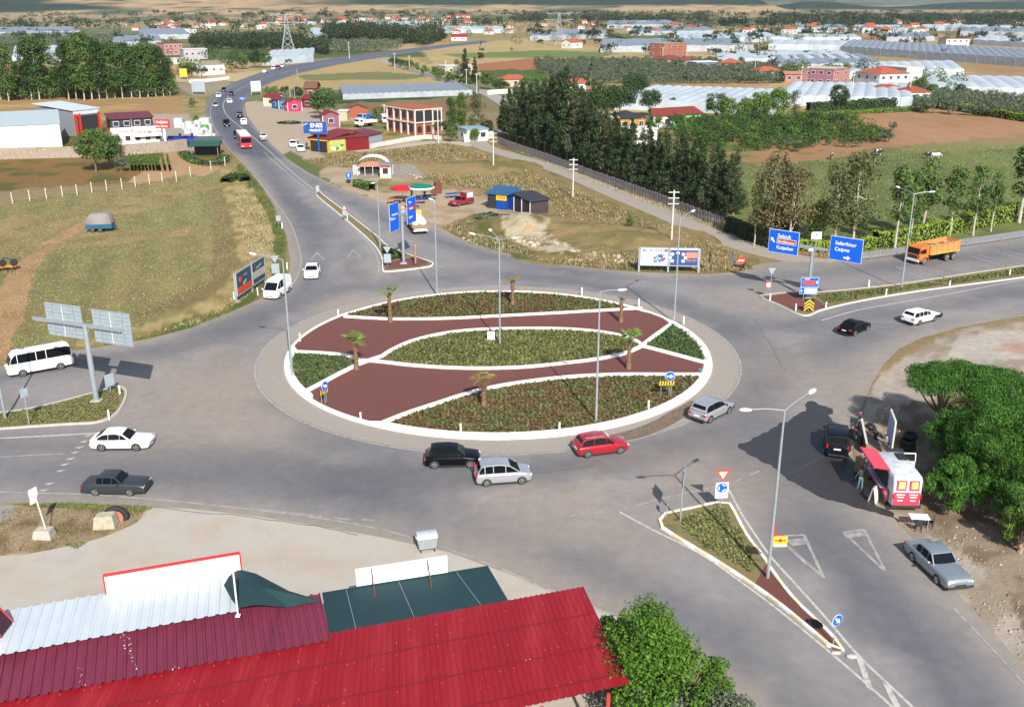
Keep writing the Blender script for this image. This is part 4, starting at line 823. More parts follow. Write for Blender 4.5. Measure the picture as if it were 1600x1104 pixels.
def make_lorry(label, colr, bed, L=6, name='truck', bedside=None):
    r = empty(name, (0, 0, 0), 0, label, 'truck'); MB().box((-.2, 0, .8), (L-.6, .8, .25)).build('chassis', M_TRIM, r)
    x = L/2; c = MB(); pr = [(x-1.5, .6), (x, .6), (x+.03, 1.4), (x-.2, 2.3), (x-1.5, 2.35)]; n = 5; vs = [(a, -1.1, z) for a, z in pr]+[(a, 1.1, z) for a, z in pr]
    c.add(vs, [(i, (i+1) % n, n+(i+1) % n, n+i) for i in range(n)]+[tuple(range(n)), tuple(range(2*n-1, n-1, -1))]); fix_normals(c.build('cab', colr, r, bevel=.06))
    MB().box((x-.06, 0, 1.85), (.08, 1.9, .6)).build('windscreen', M_GLASS, r); MB().box((x+.03, 0, .7), (.12, 2.1, .3)).build('bumper', M_TRIM, r)
    for s in (-1, 1): MB().box((x-.8, s*1.11, 1.8), (.8, .03, .5)).build('side_window', M_GLASS, r)
    b = MB(); b.box((-.8, 0, 1.1), (L-1.8, 2.3, .12))
    for s in (-1, 1): b.box((-.8, s*1.15, 1.45), (L-1.8, .06, .6), 1)
    b.box((-.8-(L-1.8)/2, 0, 1.45), (.06, 2.3, .6), 1); b.box((-.8+(L-1.8)/2, 0, 1.6), (.06, 2.3, .9), 1); b.build('load_bed', [bed, bedside or bed], r); truck_wheels(r, [(x-.9, 0), (-x+1.2, 1)], .45, 2.2); return r
place_c(make_lorry('white truck with an orange edged open bed on the grass yard', P_WHITE, mat('rust_orange', (.5, .17, .08), .7), bedside=M_DUSTW), 572, 198, 553, 200)
place_c(make_lorry('light blue truck half hidden behind the white open truck', mat('powder_blue', (.2, .32, .5), .5), M_BLUE), 575, 190, 550, 193)
v = make_vehicle('van', 'minibus', P_WHITE, 'white high roofed van parked before the dark bushes', 'van', far=True, L=5.2, wb=3.0, H=2.6, solid_sides=1); place_c(v, 601, 192, 607, 196)
v = make_lorry('dark red lorry heading away on the far road', P_WINE, P_WINE, name='truck'); MB().box((-.8, 0, 2.2), (4.2, 2.35, 2.2)).build('cargo_box', P_WINE, v); v['group'] = 'traffic on the northern road'; place_c(v, 465, 98, 480, 95)
def make_foodvan():
    r = empty('food_van', (0, 0, 0), 0, 'white and red food van with its red side hatch raised', 'van'); L, W, H = 5.6, 2.0, 2.5; Wm = mat('worn_white_van_paint', (.50, .53, .55), .5, var=.3, scale=1.5, coat=.2); Rm = mat('van_red_print', (.62, .05, .09), .5, var=.1)
    b = MB(); st = []
    for x, z, w in ((2.8, 1.0, .82), (2.7, 1.25, .95), (2.1, 1.4, .98), (1.45, 2.35, .96), (1.1, 2.5, .95), (-2.5, 2.55, .95), (-2.75, 2.4, .93), (-2.8, 1.5, .9)): st.append((x, section(w*W/2, .35, z, W/2*.8)))
    loft(b, st); fix_normals(b.build('body', Wm, r))
    MB().box((-2.83, 0, .95), (.03, 1.7, .95)).build('rear_panel', Rm, r)
    for s in (-1, 1):
        d = MB().box((-2.835, s*.42, 1.95), (.04, .62, .72)).build('rear_window', Rm, r); MB().box((-2.86, s*.42, 1.97), (.02, .44, .52)).build('food_picture', mat('food_print', (.62, .48, .2), .5, var=.5, scale=9), d)
        MB().box((-2.85, s*.9, 1.15), (.06, .12, .3)).build('tail_light', M_TAIL, r)
        for x in (1.9, -1.7): make_wheel(r, x, s*(W/2+.01), .36, s)
        for k, z in enumerate((1.28, 1.1, .85)): MB().box((-2.85, s*.42, z), (.012, .55-.1*k, .07)).build('lettering', M_WHITE, r)
    MB().box((-2.88, 0, .42), (.15, 1.9, .16)).build('bumper', M_TRIM, r)
    g = MB(); g.add([(2.12, -.8, 1.45), (2.12, .8, 1.45), (1.52, .76, 2.28), (1.52, -.76, 2.28)], [(0, 1, 2, 3)]); g.v = [(x+.03, y, z+.03) for x, y, z in g.v]; g.build('windscreen', M_GLASS, r)
    MB().box((1.25, -.3, 2.6), (.45, 1.2, .05)).build('roof_light_bar', M_TRIM, r); MB().box((.25, -.45, 2.6), (1.0, .62, .06)).build('roof_vent', M_DARK, r)
    MB().box((-.2, W/2+.01, 1.75), (3.1, .04, 1.1)).build('serving_opening', M_DARK, r); MB().box((-.2, W/2+.02, .85), (4.0, .03, .7)).build('side_panel', Rm, r)
    for k in range(5): MB().box((-1.8+k*.8, W/2+.045, .85+.12*(k % 2)), (.5, .012, .16)).build('lettering', M_WHITE, r)
    MB().box((-.2, W/2+.2, 1.2), (3.0, .4, .05)).build('counter', M_STEEL, r)
    h = MB(); h.add([(-1.8, W/2-.1, 2.55), (1.4, W/2-.1, 2.55), (1.4, W/2+1.0, 2.72), (-1.8, W/2+1.0, 2.72)], [(0, 1, 2, 3)]); h.add([(-1.8, W/2-.1, 2.5), (1.4, W/2-.1, 2.5), (1.4, W/2+1.0, 2.67), (-1.8, W/2+1.0, 2.67)], [(0, 1, 2, 3)]); h.box((-.2, W/2+1.0, 2.68), (3.2, .05, .14)); h.build('side_hatch', mat('hatch_red', (.66, .06, .10), .5), r)
    dr = MB(); dr.box((1.4, -W/2-.45, 1.2), (.06, .9, 1.0)); dr.build('cab_door', Wm, r); w_ = MB()
    for a, b_ in (((1.4, -W/2, 1.7), (1.4, -W/2, 2.3)), ((1.4, -W/2-.9, 1.7), (1.4, -W/2-.85, 2.3)), ((1.4, -W/2, 2.3), (1.4, -W/2-.85, 2.3))): w_.bar(a, b_, .06, .06)
    w_.build('door_frame', M_WHITE, r)
    return r
v = make_foodvan(); place_c(v, 1392, 768, 1350, 706); FV = v
r = empty('covered_trailer', G(158, 361), .1, 'blue farm trailer covered by a grey tarpaulin in the mown field', 'trailer'); BT = mat('teal_blue_paint', (.01, .10, .18), .5, var=.2); r.scale = (.72, .72, .72)
t = MB(); N = 10; pr = [(-2.7, 1.6), (-2.2, 2.9), (-1.4, 3.5), (1.4, 3.6), (2.2, 3.3), (2.6, 1.7)]; vs = [(x, -1.3, z) for x, z in pr]+[(x*.96, -.9, z+.25*(z > 2)) for x, z in pr]+[(x*.96, .9, z+.25*(z > 2)) for x, z in pr]+[(x, 1.3, z) for x, z in pr]
t.add(vs, [(k*6+i, k*6+i+1, k*6+7+i, k*6+6+i) for k in range(3) for i in range(5)]+[tuple(range(5, -1, -1)), tuple(range(18, 24))], 0, True); fix_normals(t.build('tarpaulin', mat('grey_tarpaulin', (.22, .20, .185), .8, var=.2, bump=.6, bscale=3), r))
b = MB(); b.box((0, 0, 1.2), (5.2, 2.5, .9)); b.box((2.9, 0, .8), (.9, .2, .2)); b.build('trailer_body', BT, r, bevel=.05)
for x in (-1.3, .2):
    for s in (-1, 1): make_wheel(r, x, s*1.3, .5, s, True)
for s in (-1, 1): MB().bar((-2.4, s*1.2, 0), (-2.4, s*1.2, .9), .12, .12).build('prop_stand', BT, r)
r = empty('cultivator', G(6, 423), .3, 'orange and black farm cultivator at the left edge of the field', 'farm machine'); MB().box((0, 0, .55), (3.0, .3, .25)).build('frame', mat('orange_metal', (.6, .2, .03), .6), r)
b = MB()
for x in (-1.3, -.5, .3, 1.1): b.bar((x, 0, .6), (x+.25, -.5, .1), .1, .1); b.bar((x, 0, .6), (x+.1, .5, .1), .1, .1)
b.build('tines', M_BLK, r)
for x in (-1.2, 0, 1.3): b = MB(); b.cyl((x, -.25, 1.0), (x, .25, 1.0), .42, n=12); b.build('disc', M_BLACK, r)
b = MB(); b.bar((0, 0, .6), (.2, 0, 1.7), .15, .15); b.bar((.2, 0, 1.7), (1.5, 0, 1.2), .12, .12); b.build('hitch', M_TRIM, r)
def make_moto(loc, rz, label):
    r = empty('motorcycle', loc, rz, label, 'motorcycle')
    for x in (-.65, .65): make_wheel(r, x, .06, .32, 1, w=.12)
    b = MB(); b.ell((.12, 0, .8), (.3, .14, .16), 10, 6); b.build('fuel_tank', P_WINE, r); b = MB(); b.ell((-.35, 0, .82), (.4, .14, .09), 10, 6); b.build('seat', M_BLACK, r)
    b = MB(); b.box((0, 0, .5), (.5, .25, .35)); b.bar((.65, 0, .32), (.45, 0, .95), .06, .12); b.bar((-.65, 0, .32), (-.1, 0, .5), .06, .1); b.build('engine', M_STEEL, r, bevel=.03)
    b = MB(); b.bar((.42, -.35, 1.02), (.42, .35, 1.02), .04, .04); b.build('handlebar', M_TRIM, r); b = MB(); b.ell((.55, 0, .9), (.08, .1, .1), 8, 6); b.build('headlight', M_LAMP, r); return r
make_moto(G(1336, 688), 1.75, 'motorcycle leaning at the head of the roadside stall'); make_moto(G(1342, 664), 1.2, 'second motorcycle with a red rear part standing farther from the food van')
def lamp_head(root, base, tip, arm_from):
    d = (tip-arm_from); d.z = 0; d.normalize(); a = MB(); a.tube([arm_from, arm_from.lerp(tip, .5)+Vector((0, 0, .06)), tip], [.045, .04, .035], 8); arm = a.build('arm', M_STEEL, root)
    h = MB(); q = Matrix.Translation(tip+d*.28) @ Matrix.Rotation(math.atan2(d.y, d.x), 4, 'Z') @ Matrix.Rotation(-.12, 4, 'Y'); h.ell((0, 0, 0), (.40, .17, .10), 12, 7, M=q); h.build('lamp_head', M_DUSTW, arm)
def street_lamp(b, top_py, tips, label, r=.11, group='street lamps around the junction', band=False):
    P = G(*b); z = ZT(P, top_py); root = empty('street_lamp', P, 0, label, 'street lamp', group)
    m = MB(); m.tube([Vector((0, 0, 0)), Vector((0, 0, z*.5)), Vector((0, 0, z))], [r, r*.8, r*.55], 10); m.build('pole', M_STEEL, root)
    MB().box((0, 0, .06), (.4, .4, .12)).build('base_plate', M_CONC, root)
    for tx, ty in tips:
        t = G(tx, ty, z+.25)-P; L = math.hypot(t.x, t.y); t = t*(min(1, 2.6/L)) if L > 2.6 else t; t.z = z+.28; lamp_head(root, P, Vector(t), Vector((0, 0, z-.03)))
    return root
LA = street_lamp((1199, 905), 640, [(1172, 640), (1278, 607)], 'tall double arm street lamp on the near right splitter island')
LB = street_lamp((931, 662), 456, [(966, 453)], 'street lamp at the near edge of the roundabout')
street_lamp((457, 592), 405, [(396, 397)], 'street lamp at the left edge of the roundabout')
street_lamp((1053, 504), 341, [(1094, 326)], 'street lamp on the right edge of the roundabout before the billboard')
street_lamp((683, 463), 316, [(676, 312)], 'street lamp at the far edge of the roundabout')
street_lamp((1408, 451), 303, [(1400, 292), (1452, 300)], 'double arm street lamp on the right hand median')
street_lamp((781, 541), 374, [(742, 366), (762, 357), (800, 372)], 'three armed street lamp in the centre of the roundabout')
street_lamp((594, 388), 288, [(585, 286)], 'street lamp on the tip of the northern median')
street_lamp((9, 656), 455, [(-40, 450)], 'street lamp cut off by the left border on the splitter island')
# yellow hanging sign and bracket on the near lamp
r = empty('hanging_sign', LA.location, 0, 'small yellow advertising plate hung from the near lamp pole', 'sign'); zb = ZT(LA.location, 835)
MB().bar((.1, 0, zb), (.75, .1, zb-.08), .05, .05).build('bracket', M_RED, r); MB().bar((.12, 0, zb-.1), (.14, 0, zb+.8), .05, .05).build('bracket', M_RED, r)
b = MB(); b.box((.55, .1, zb-.5), (.8, .03, .65)); pn = b.build('panel', mat('bright_yellow_plate', (.72, .62, .03), .5), r); b = MB(); b.box((.55, .08, zb-.76), (.78, .02, .14)); b.build('lower_strip', M_WHITE, pn)
b = MB(); b.ell((.55, .075, zb-.42), (.14, .02, .12), 10, 6); b.ell((.3, .075, zb-.42), (.1, .02, .06), 8, 5); b.ell((.8, .075, zb-.42), (.1, .02, .06), 8, 5); b.build('emblem', M_RED, pn)
r = empty('junction_box', G(767, 531, .2), .1, 'small white electrical cabinet beside the central lamp', 'cabinet'); MB().box((0, 0, .42), (.75, .5, .85)).build('cabinet_body', M_DUSTW, r, bevel=.03); MB().box((0, 0, .03), (1.1, .9, .1)).build('plinth', M_CONC, r); MB().box((.1, -.26, .4), (.05, .02, .2)).build('handle', M_BLUE, r)
def face(root, a, b, z0, z1, m, name='panel', back=M_GREYP, t=.05, front=1, border=None):
    """upright panel from ground point a to b (local xy) between heights; front=+1 faces the side to the right of a->b"""
    d = (b-a); L = d.length; ang = math.atan2(d.y, d.x); M = Matrix.Translation(((a.x+b.x)/2, (a.y+b.y)/2, (z0+z1)/2)) @ Matrix.Rotation(ang, 4, 'Z')
    o = MB().box((0, 0, 0), (L, t, z1-z0), M=M).build(name, back, root); f = MB().box((0, -front*(t/2+.006), 0), (L*.985, .01, (z1-z0)*.98), M=M).build('face', border or m, o)
    if border: MB().box((0, -front*(t/2+.014), 0), (L-.12, .01, z1-z0-.12), M=M).build('ground_colour', m, o)
    T = M @ Matrix.Translation((0, -front*(t/2+.026), 0)) @ Matrix.Rotation(math.pi/2, 4, 'X')
    if front < 0: T = M @ Matrix.Translation((0, (t/2+.026), 0)) @ Matrix.Rotation(math.pi, 4, 'Z') @ Matrix.Rotation(math.pi/2, 4, 'X')
    return o, T, L, z1-z0
def gantry(base, top_py, pl, pr, panels, label, frontsign, r0=.2, boxbeam=True, cat='road sign'):
    P = G(*base); z = ZT(P, top_py); root = empty('direction_sign', P, 0, label, cat); m = MB()
    m.tube([Vector((0, 0, 0)), Vector((0, 0, z))], [r0, r0*.85], 8); m.build('post', M_STEEL, root); MB().box((0, 0, .1), (.8, .8, .2)).build('footing', M_CONC, root)
    A, B = G(*pl, z)-P, G(*pr, z)-P; A.z = B.z = z; d = (B-A).normalized(); off = Vector((0, 0, 0))
    s = Vector((0, 0, 0)); s.z = z
    t0 = (A-s).dot(d); t1 = (B-s).dot(d); A = s+d*t0; B = s+d*t1; MB().bar(A, B, .22, .28).build('beam', M_STEEL, root)
    nrm = Vector((d.y, -d.x, 0))*frontsign; out = []
    for (u0, u1, zt_, zb_, m_, brd) in panels:
        a = s+d*u0+nrm*.2; b = s+d*u1+nrm*.2; out.append(face(root, a, b, z+zb_, z+zt_, m_, front=frontsign, border=brd))
    return root, out, z, d, nrm
# left gantry, seen from behind
root, pn, z, d, nrm = gantry((151, 628), 508, (62, 493), (199, 512), [(-4.2, -.4, 1.5, -1.35, M_BLUE, M_WHITE), (.75, 4.6, 1.45, -1.4, M_BLUE, M_WHITE)], 'tall direction sign seen from behind with two grey panels on one post', -1, .26)
for (o, T, L, H), (u0, u1) in zip(pn, ((-4.2, -.4), (.75, 4.6))):
    b = MB()
    for k in range(9): zz = z-1.3+k*.34; a = Vector((0, 0, zz))+d*(u0+.05)+nrm*.15; e = Vector((0, 0, zz))+d*(u1-.05)+nrm*.15; b.bar(a, e, .03, .05)
    for u in (u0+.8, (u0+u1)/2, u1-.8): a = Vector((0, 0, z-1.3))+d*u+nrm*.10; b.bar(a, a+Vector((0, 0, 2.7)), .06, .06, 1 if abs(u-(u0+u1)/2) < .1 else 0)
    b.build('rib', [mat('rib_dark_grey', (.26, .32, .36), .6), M_CONCL], o)  # ribs in a darker grey than the panel backs
def put_text(o, T, s, x, y, size, m=M_WHITE, align='LEFT', wx=1.0): text_mesh('lettering', s, size, m, o, T @ Matrix.Translation((x, y, 0)), align, wx)
def arrow(o, T, x, y, ang, s, m=M_WHITE):
    b = MB(); R = T @ Matrix.Translation((x, y, .004)) @ Matrix.Rotation(ang, 4, 'Z')
    P = [(-.5, -.13), (.05, -.13), (.05, -.36), (.55, 0), (.05, .36), (.05, .13), (-.5, .13)]; b.add([(px*s, py*s, 0) for px, py in P], [tuple(range(7))], M=R); b.build('arrow', m, o)
M_BROWNS = mat('sign_brown_red', (.33, .03, .02), .5, var=.05)
root, pn, z, d, nrm = gantry((1262, 466), 387, (1245, 386), (1291, 393), [(-5.2, -1.6, 1.55, -1.15, M_BLUE, M_WHITE), (1.95, 5.6, 1.75, -.95, M_BLUE, M_WHITE)], 'twin blue direction sign on one post at the right hand median', 1, .22)
o, T, L, H = pn[0]; put_text(o, T, 'Selçuk', -.75, .45, .62); b = MB(); b.box((.35, 0, .0), (2.3, .6, .006), M=T @ Matrix.Translation((0, .06, 0))); b.build('brown_field', M_WHITE, o); b = MB(); b.box((.35, .06, .005), (2.2, .5, .006), M=T); b.build('brown_field', M_BROWNS, o); put_text(o, T @ Matrix.Translation((0, 0, .012)), 'Efes(Ephesus)', -.68, -.09, .36); put_text(o, T, 'Kuşadası', -.8, -.85, .55); arrow(o, T, -1.3, .1, 2.3, .7)
o, T, L, H = pn[1]; put_text(o, T, 'Seferihisar', -1.25, .42, .56); put_text(o, T, 'Çeşme', -1.25, -.25, .56); arrow(o, T, .2, -.92, 0, .75)
def plate(P, zc_, w, h, m, name, label, cat='sign', post=True, border=None, ang=0, z0=0):
    root = empty(name, P, ang, label, cat);
    if post: mm = MB(); mm.cyl((0, .04, 0), (0, .04, zc_+h/2), .035, n=8); mm.build('post', M_STEEL, root)
    o, T, L, H = face(root, Vector((-w/2, 0, 0)), Vector((w/2, 0, 0)), zc_-h/2, zc_+h/2, m, border=border, t=.03); return root, o, T
P = G(1262, 466)
r, o, T = plate(P+Vector((.15, -.3, 0)), z+1.45, 1.15, .85, M_WHITE, 'notice_plate', 'small white notice between the two blue direction signs'); put_text(o, T, '- - -', -.3, -.3, .3, M_GREYP); b = MB(); b.box((0, .12, .01), (.2, .14, .01), M=T); b.build('emblem', M_BLUE, o)
r2_, o2, T2 = plate(P+Vector((-.35, -.34, 0)), z-.15, .45, .32, M_WHITE, 'notice_plate', 'tiny white plate under the cross beam of the blue signs', post=False)
P = G(1263, 470); zz = ZT(P, 448); root = empty('information_sign', P, 0, 'blue information sign with a red field and a white lower board', 'road sign')
for s in (-.6, .7): mm = MB(); mm.cyl((s, .06, 0), (s, .06, zz+1.0), .04, n=8); mm.build('post', M_STEEL, root)
o, T, L, H = face(root, Vector((-1.05, 0, 0)), Vector((.95, 0, 0)), zz-.02, zz+1.1, M_BLUE, t=.03, border=mat('pale_blue_border', (.3, .5, .75), .5)); b = MB(); b.box((-.1, -.06, .01), (1.35, .5, .01), M=T); b.build('red_field', mat('sign_red', (.62, .06, .03), .5), o); put_text(o, T, 'İZMİR', -.62, .3, .2); arrow(o, T, .8, .0, math.pi/2, .35)
o, T, L, H = face(root, Vector((-1.1, 0, 0)), Vector((.9, 0, 0)), zz-.85, zz-.05, M_BLUE, t=.03, border=mat('pale_blue_border', (.3, .5, .75), .5)); b = MB(); b.box((.2, -.02, .01), (1.35, .58, .01), M=T); b.build('white_field', M_WHITE, o); put_text(o, T @ Matrix.Translation((0, 0, .012)), 'Şanlıurfa', -.4, .02, .2, M_BLUE); put_text(o, T @ Matrix.Translation((0, 0, .012)), 'Sofrası', -.4, -.22, .2, M_BLUE); arrow(o, T, -.8, -.02, math.pi/2, .3)
P = G(1263, 488); root = empty('chevron_marker', P, 0, 'yellow and black chevron board at the tip of the right median', 'road sign'); zz = ZT(P, 468)
mm = MB(); mm.cyl((0, .05, 0), (0, .05, zz), .03, n=8); mm.build('post', M_STEEL, root); o, T, L, H = face(root, Vector((-.55, 0, 0)), Vector((.55, 0, 0)), zz-1.05, zz+.15, M_BLK, t=.03)
b = MB()
for k in range(3):
    y = .1-k*.36; b.add([(-.53, y-.25, .005), (0, y+.2, .005), (.53, y-.25, .005), (.53, y-.06, .005), (0, y+.39, .005), (-.53, y-.06, .005)], [(0, 1, 4, 5), (1, 2, 3, 4)], M=T)
b.build('chevron', M_YEL, o)
def round_sign(P, zc_, R, m, label, ang=0, name='round_sign', postz=None, arrow_ang=None, inner=None, ring=None, rz=0):
    root = empty(name, P, rz, label, 'road sign'); mm = MB(); mm.cyl((0, .05, 0), (0, .05, zc_+R*.6), .03, n=8); mm.build('post', M_STEEL, root)
    b = MB(); b.cyl((0, 0, zc_), (0, -.02, zc_), R, n=28, smooth=False); o = b.build('disc', ring or m, root)
    if ring: b = MB(); b.cyl((0, -.02, zc_), (0, -.03, zc_), R*.78 if inner is None else R*inner, n=28, smooth=False); b.build('disc_face', m, o)
    T = Matrix.Translation((0, -.035, zc_)) @ Matrix.Rotation(math.pi/2, 4, 'X')
    if arrow_ang is not None: arrow(o, T, 0, 0, arrow_ang, R*1.35)
    return root, o, T
def striped(P, w, zc_, label, rz=0):
    root = empty('striped_board', P, rz, label, 'road sign')
    for s in (-.32, .32): mm = MB(); mm.cyl((s*w, .04, 0), (s*w, .04, zc_+.1), .03, n=8); mm.build('post', M_STEEL, root)
    o = MB().box((0, 0, zc_), (w, .03, .4)).build('board', M_BLK, root); b = MB()
    for k in range(6): x = -w/2+w*(k+.25)/6; b.add([(x, -.02, zc_-.2), (x+w*.09, -.02, zc_-.2), (x+w*.13, -.02, zc_+.2), (x+w*.04, -.02, zc_+.2)], [(0, 1, 2, 3)])
    b.build('stripe', M_YEL, o)
PA = G(1045, 621, .2); round_sign(PA, ZT(PA, 591), .42, M_BLUE, 'round blue sign with a white right arrow on the roundabout', arrow_ang=0, ring=M_WHITE, inner=.93); striped(G(1040, 622, .2), 1.35, ZT(PA, 601), 'yellow and black striped board below the round arrow sign at right')
PB = G(509, 630, .2); round_sign(PB, ZT(PB, 606), .42, M_BLUE, 'round blue arrow sign turned aside at the left of the roundabout', arrow_ang=-.4, ring=M_WHITE, inner=.93, rz=1.1); striped(G(507, 629, .2), .9, ZT(PB, 616), 'yellow and black striped board at the left of the roundabout', rz=.95)
PC = G(1303, 1006, .15); round_sign(PC, ZT(PC, 972), .34, M_BLUE, 'round blue keep right sign at the tip of the near splitter island', arrow_ang=-.8, ring=M_WHITE, inner=.93, rz=.5)
PD = G(1157, 420); root, o, T = round_sign(PD, ZT(PD, 407), .5, mat('sign_red', (.62, .06, .03), .5), 'red no entry sign with a white bar beside the lane', name='no_entry_sign'); MB().box((0, -.03, ZT(PD, 407)), (.7, .02, .17)).build('bar', M_WHITE, o); MB().box((.25, .2, .55), (.5, .4, 1.1)).build('post_base', M_BLK, root)
PE = G(1199, 465); root, o, T = round_sign(PE, ZT(PE, 445), .42, M_WHITE, 'round white sign with a red ring at the corner of the right median', ring=mat('sign_red', (.62, .06, .03), .5), inner=.66)
def tri_square_back(P, z1, w, label, rz=0, sq=True, front=False):
    root = empty('give_way_sign', P, rz, label, 'road sign'); mm = MB(); mm.cyl((0, 0, 0), (0, 0, z1+.3), .04, n=8); mm.build('post', M_STEEL, root); y = -.07
    b = MB(); b.add([(0, y, z1-w*.45), (w*.52, y, z1+w*.45), (-w*.52, y, z1+w*.45), (0, y+.02, z1-w*.45), (w*.52, y+.02, z1+w*.45), (-w*.52, y+.02, z1+w*.45)], [(0, 1, 2), (5, 4, 3), (0, 3, 4, 1), (1, 4, 5, 2), (2, 5, 3, 0)]); o = b.build('triangle', mat('sign_red', (.62, .06, .03), .5) if front else M_GREYP, root)
    if front: b = MB(); b.add([(0, y-.01, z1-w*.24), (w*.31, y-.01, z1+w*.31), (-w*.31, y-.01, z1+w*.31)], [(0, 1, 2)]); b.build('triangle_face', M_WHITE, o)
    if sq:
        zq = z1-w*.5-w*.62; o = MB().box((0, y, zq), (w*.92, .02, w*1.2)).build('plate', M_WHITE if front else M_GREYP, root)
        if front:
            b = MB(); b.cyl((0, y-.01, zq+w*.2), (0, y-.02, zq+w*.2), w*.36, n=24, smooth=False); b.build('roundabout_symbol', M_BLUE, o); b = MB()
            for k in range(3):
                a0 = 2.1*k+.5
                for j in range(5):
                    a, c = a0+j*.24, a0+(j+1)*.24; b.add([(math.cos(q)*rr, y-.025, zq+w*.2+math.sin(q)*rr) for q in (a, c) for rr in (w*.2, w*.27)], [(0, 1, 3, 2)])
            b.build('symbol_arrows', M_WHITE, o)
    return root
PF = G(1125, 794, .13); tri_square_back(PF, ZT(PF, 745), .95, 'red and white give way sign above a blue roundabout plate', rz=.1, front=True)
PG_ = G(606, 416, .13); tri_square_back(PG_, ZT(PG_, 392), .95, 'grey backs of a triangle and a plate on the northern median', rz=.1)
PH = G(432, 437); tri_square_back(PH, ZT(PH, 405), 1.0, 'grey backs of a triangle and a plate beside the left billboard', rz=.1)
PI_ = G(1202, 468, .1); tri_square_back(PI_, ZT(PI_, 425), .85, 'dark backed triangle sign at the far corner of the right median', sq=False)
PJ = G(436, 356); rj = empty('road_sign', PJ, 0, 'small pale sign back beside the grass verge', 'sign'); mm = MB(); mm.cyl((0, 0, 0), (0, 0, ZT(PJ, 337)), .03, n=8); mm.build('post', M_STEEL, rj); MB().box((0, -.05, ZT(PJ, 341)), (.7, .02, .8)).build('plate', M_GREYP, rj)
PK = G(497, 306); rj = empty('road_sign', PK, 0, 'pale sign back at the tip of the northern median', 'sign'); mm = MB(); mm.cyl((0, 0, 0), (0, 0, ZT(PK, 292)), .04, n=8); mm.build('post', M_STEEL, rj); MB().box((0, -.05, ZT(PK, 294)), (.6, .02, .9)).build('plate', M_GREYP, rj)
for (px, py, ty, lab) in ((539, 345, 324, 'small red triangle warning sign on the northern median'), (630, 338, 323, 'small red triangle warning sign behind the far direction sign')):
    P = G(px, py); z1 = ZT(P, ty); rj = empty('warning_sign', P, 0, lab, 'road sign'); mm = MB(); mm.cyl((0, 0, 0), (0, 0, z1), .03, n=8); mm.build('post', M_STEEL, rj); b = MB(); w = .85
    b.add([(0, -.06, z1+w*.45), (w*.52, -.06, z1-w*.45), (-w*.52, -.06, z1-w*.45)], [(2, 1, 0)]); o = b.build('triangle', mat('sign_red', (.62, .06, .03), .5), rj); b = MB(); b.add([(0, -.07, z1+w*.25), (w*.3, -.07, z1-w*.32), (-w*.3, -.07, z1-w*.32)], [(2, 1, 0)]); b.build('triangle_face', M_WHITE, o); MB().box((0, -.05, z1-.85), (.65, .02, .7)).build('plate', M_GREYP, rj)
P = G(545, 286); root, o, T = plate(P, ZT(P, 274), 1.0, 1.0, M_BLUE, 'parking_sign', 'small blue sign with a white mark at the stall entrance', ang=.3); arrow(o, T, 0, 0, 1.57, .6); MB().box((0, .1, .35), (.7, .4, .6)).build('sign_foot', M_BLK, root)
P = G(379, 160); root, o, T = plate(P, ZT(P, 154), 2.0, .9, M_BLUE, 'distance_sign', 'blue sign at the inside of the northern bend'); put_text(o, T, 'İZMİR', -.8, -.2, .5)
# edge on sign and posts of the near splitter island
P = G(1063, 813, .13); z1 = ZT(P, 736); r = empty('side_sign', P, 1.32, 'tall sign seen edge on at the top of the near splitter island', 'sign'); mm = MB(); mm.cyl((0, 0, 0), (0, 0, z1), .06, n=8); mm.build('post', M_STEEL, r); MB().box((0, -.08, z1-.6), (1.5, .03, 1.1)).build('panel', M_GREYP, r)
P = G(1041, 808, .13); r = empty('marker_post', P, 1.32, 'thin dark post with a narrow plate near the edge on sign', 'post'); mm = MB(); mm.cyl((0, 0, 0), (0, 0, 1.3), .03, n=6); mm.build('post', M_STEEL, r); MB().box((0, -.05, 1.1), (.6, .02, .35)).build('plate', M_GREYP, r)
# far gantry on the northern median
root, pn, z, d, nrm = gantry((631, 413), 335, (612, 339), (645, 326), [(-3.6, -1.2, 1.9, -1.6, M_BLUE, M_WHITE), (.9, 3.4, 1.9, -1.5, M_BLUE, M_WHITE)], 'twin blue direction sign turned aside on the northern median', 1, .2)
o, T, L, H = pn[0]; put_text(o, T, 'Menderes', -.6, .2, .38); put_text(o, T, 'İzmir', -.6, -.3, .38); arrow(o, T, -.85, -.1, 2.0, .5)
o, T, L, H = pn[1]; put_text(o, T, 'Tire', -.8, .9, .45); b = MB(); b.box((.1, .25, .005), (1.7, .55, .006), M=T); b.build('brown_field', M_BROWNS, o); put_text(o, T @ Matrix.Translation((0, 0, .012)), 'Selçuk', -.6, .12, .38); put_text(o, T, 'Aydın', -.8, -1.0, .45)
P = G(649, 412, .13); mb = MB(); mb.cyl((0, 0, 0), (.05, 0, 2.2), .13, .2, n=9); mb.ell((.05, 0, 2.3), (.26, .26, .25), 8, 5); r = mb.build('dead_palm', M_BARKR); r.location = P; tag(r, 'short dead palm stump on the northern median', 'palm stump')
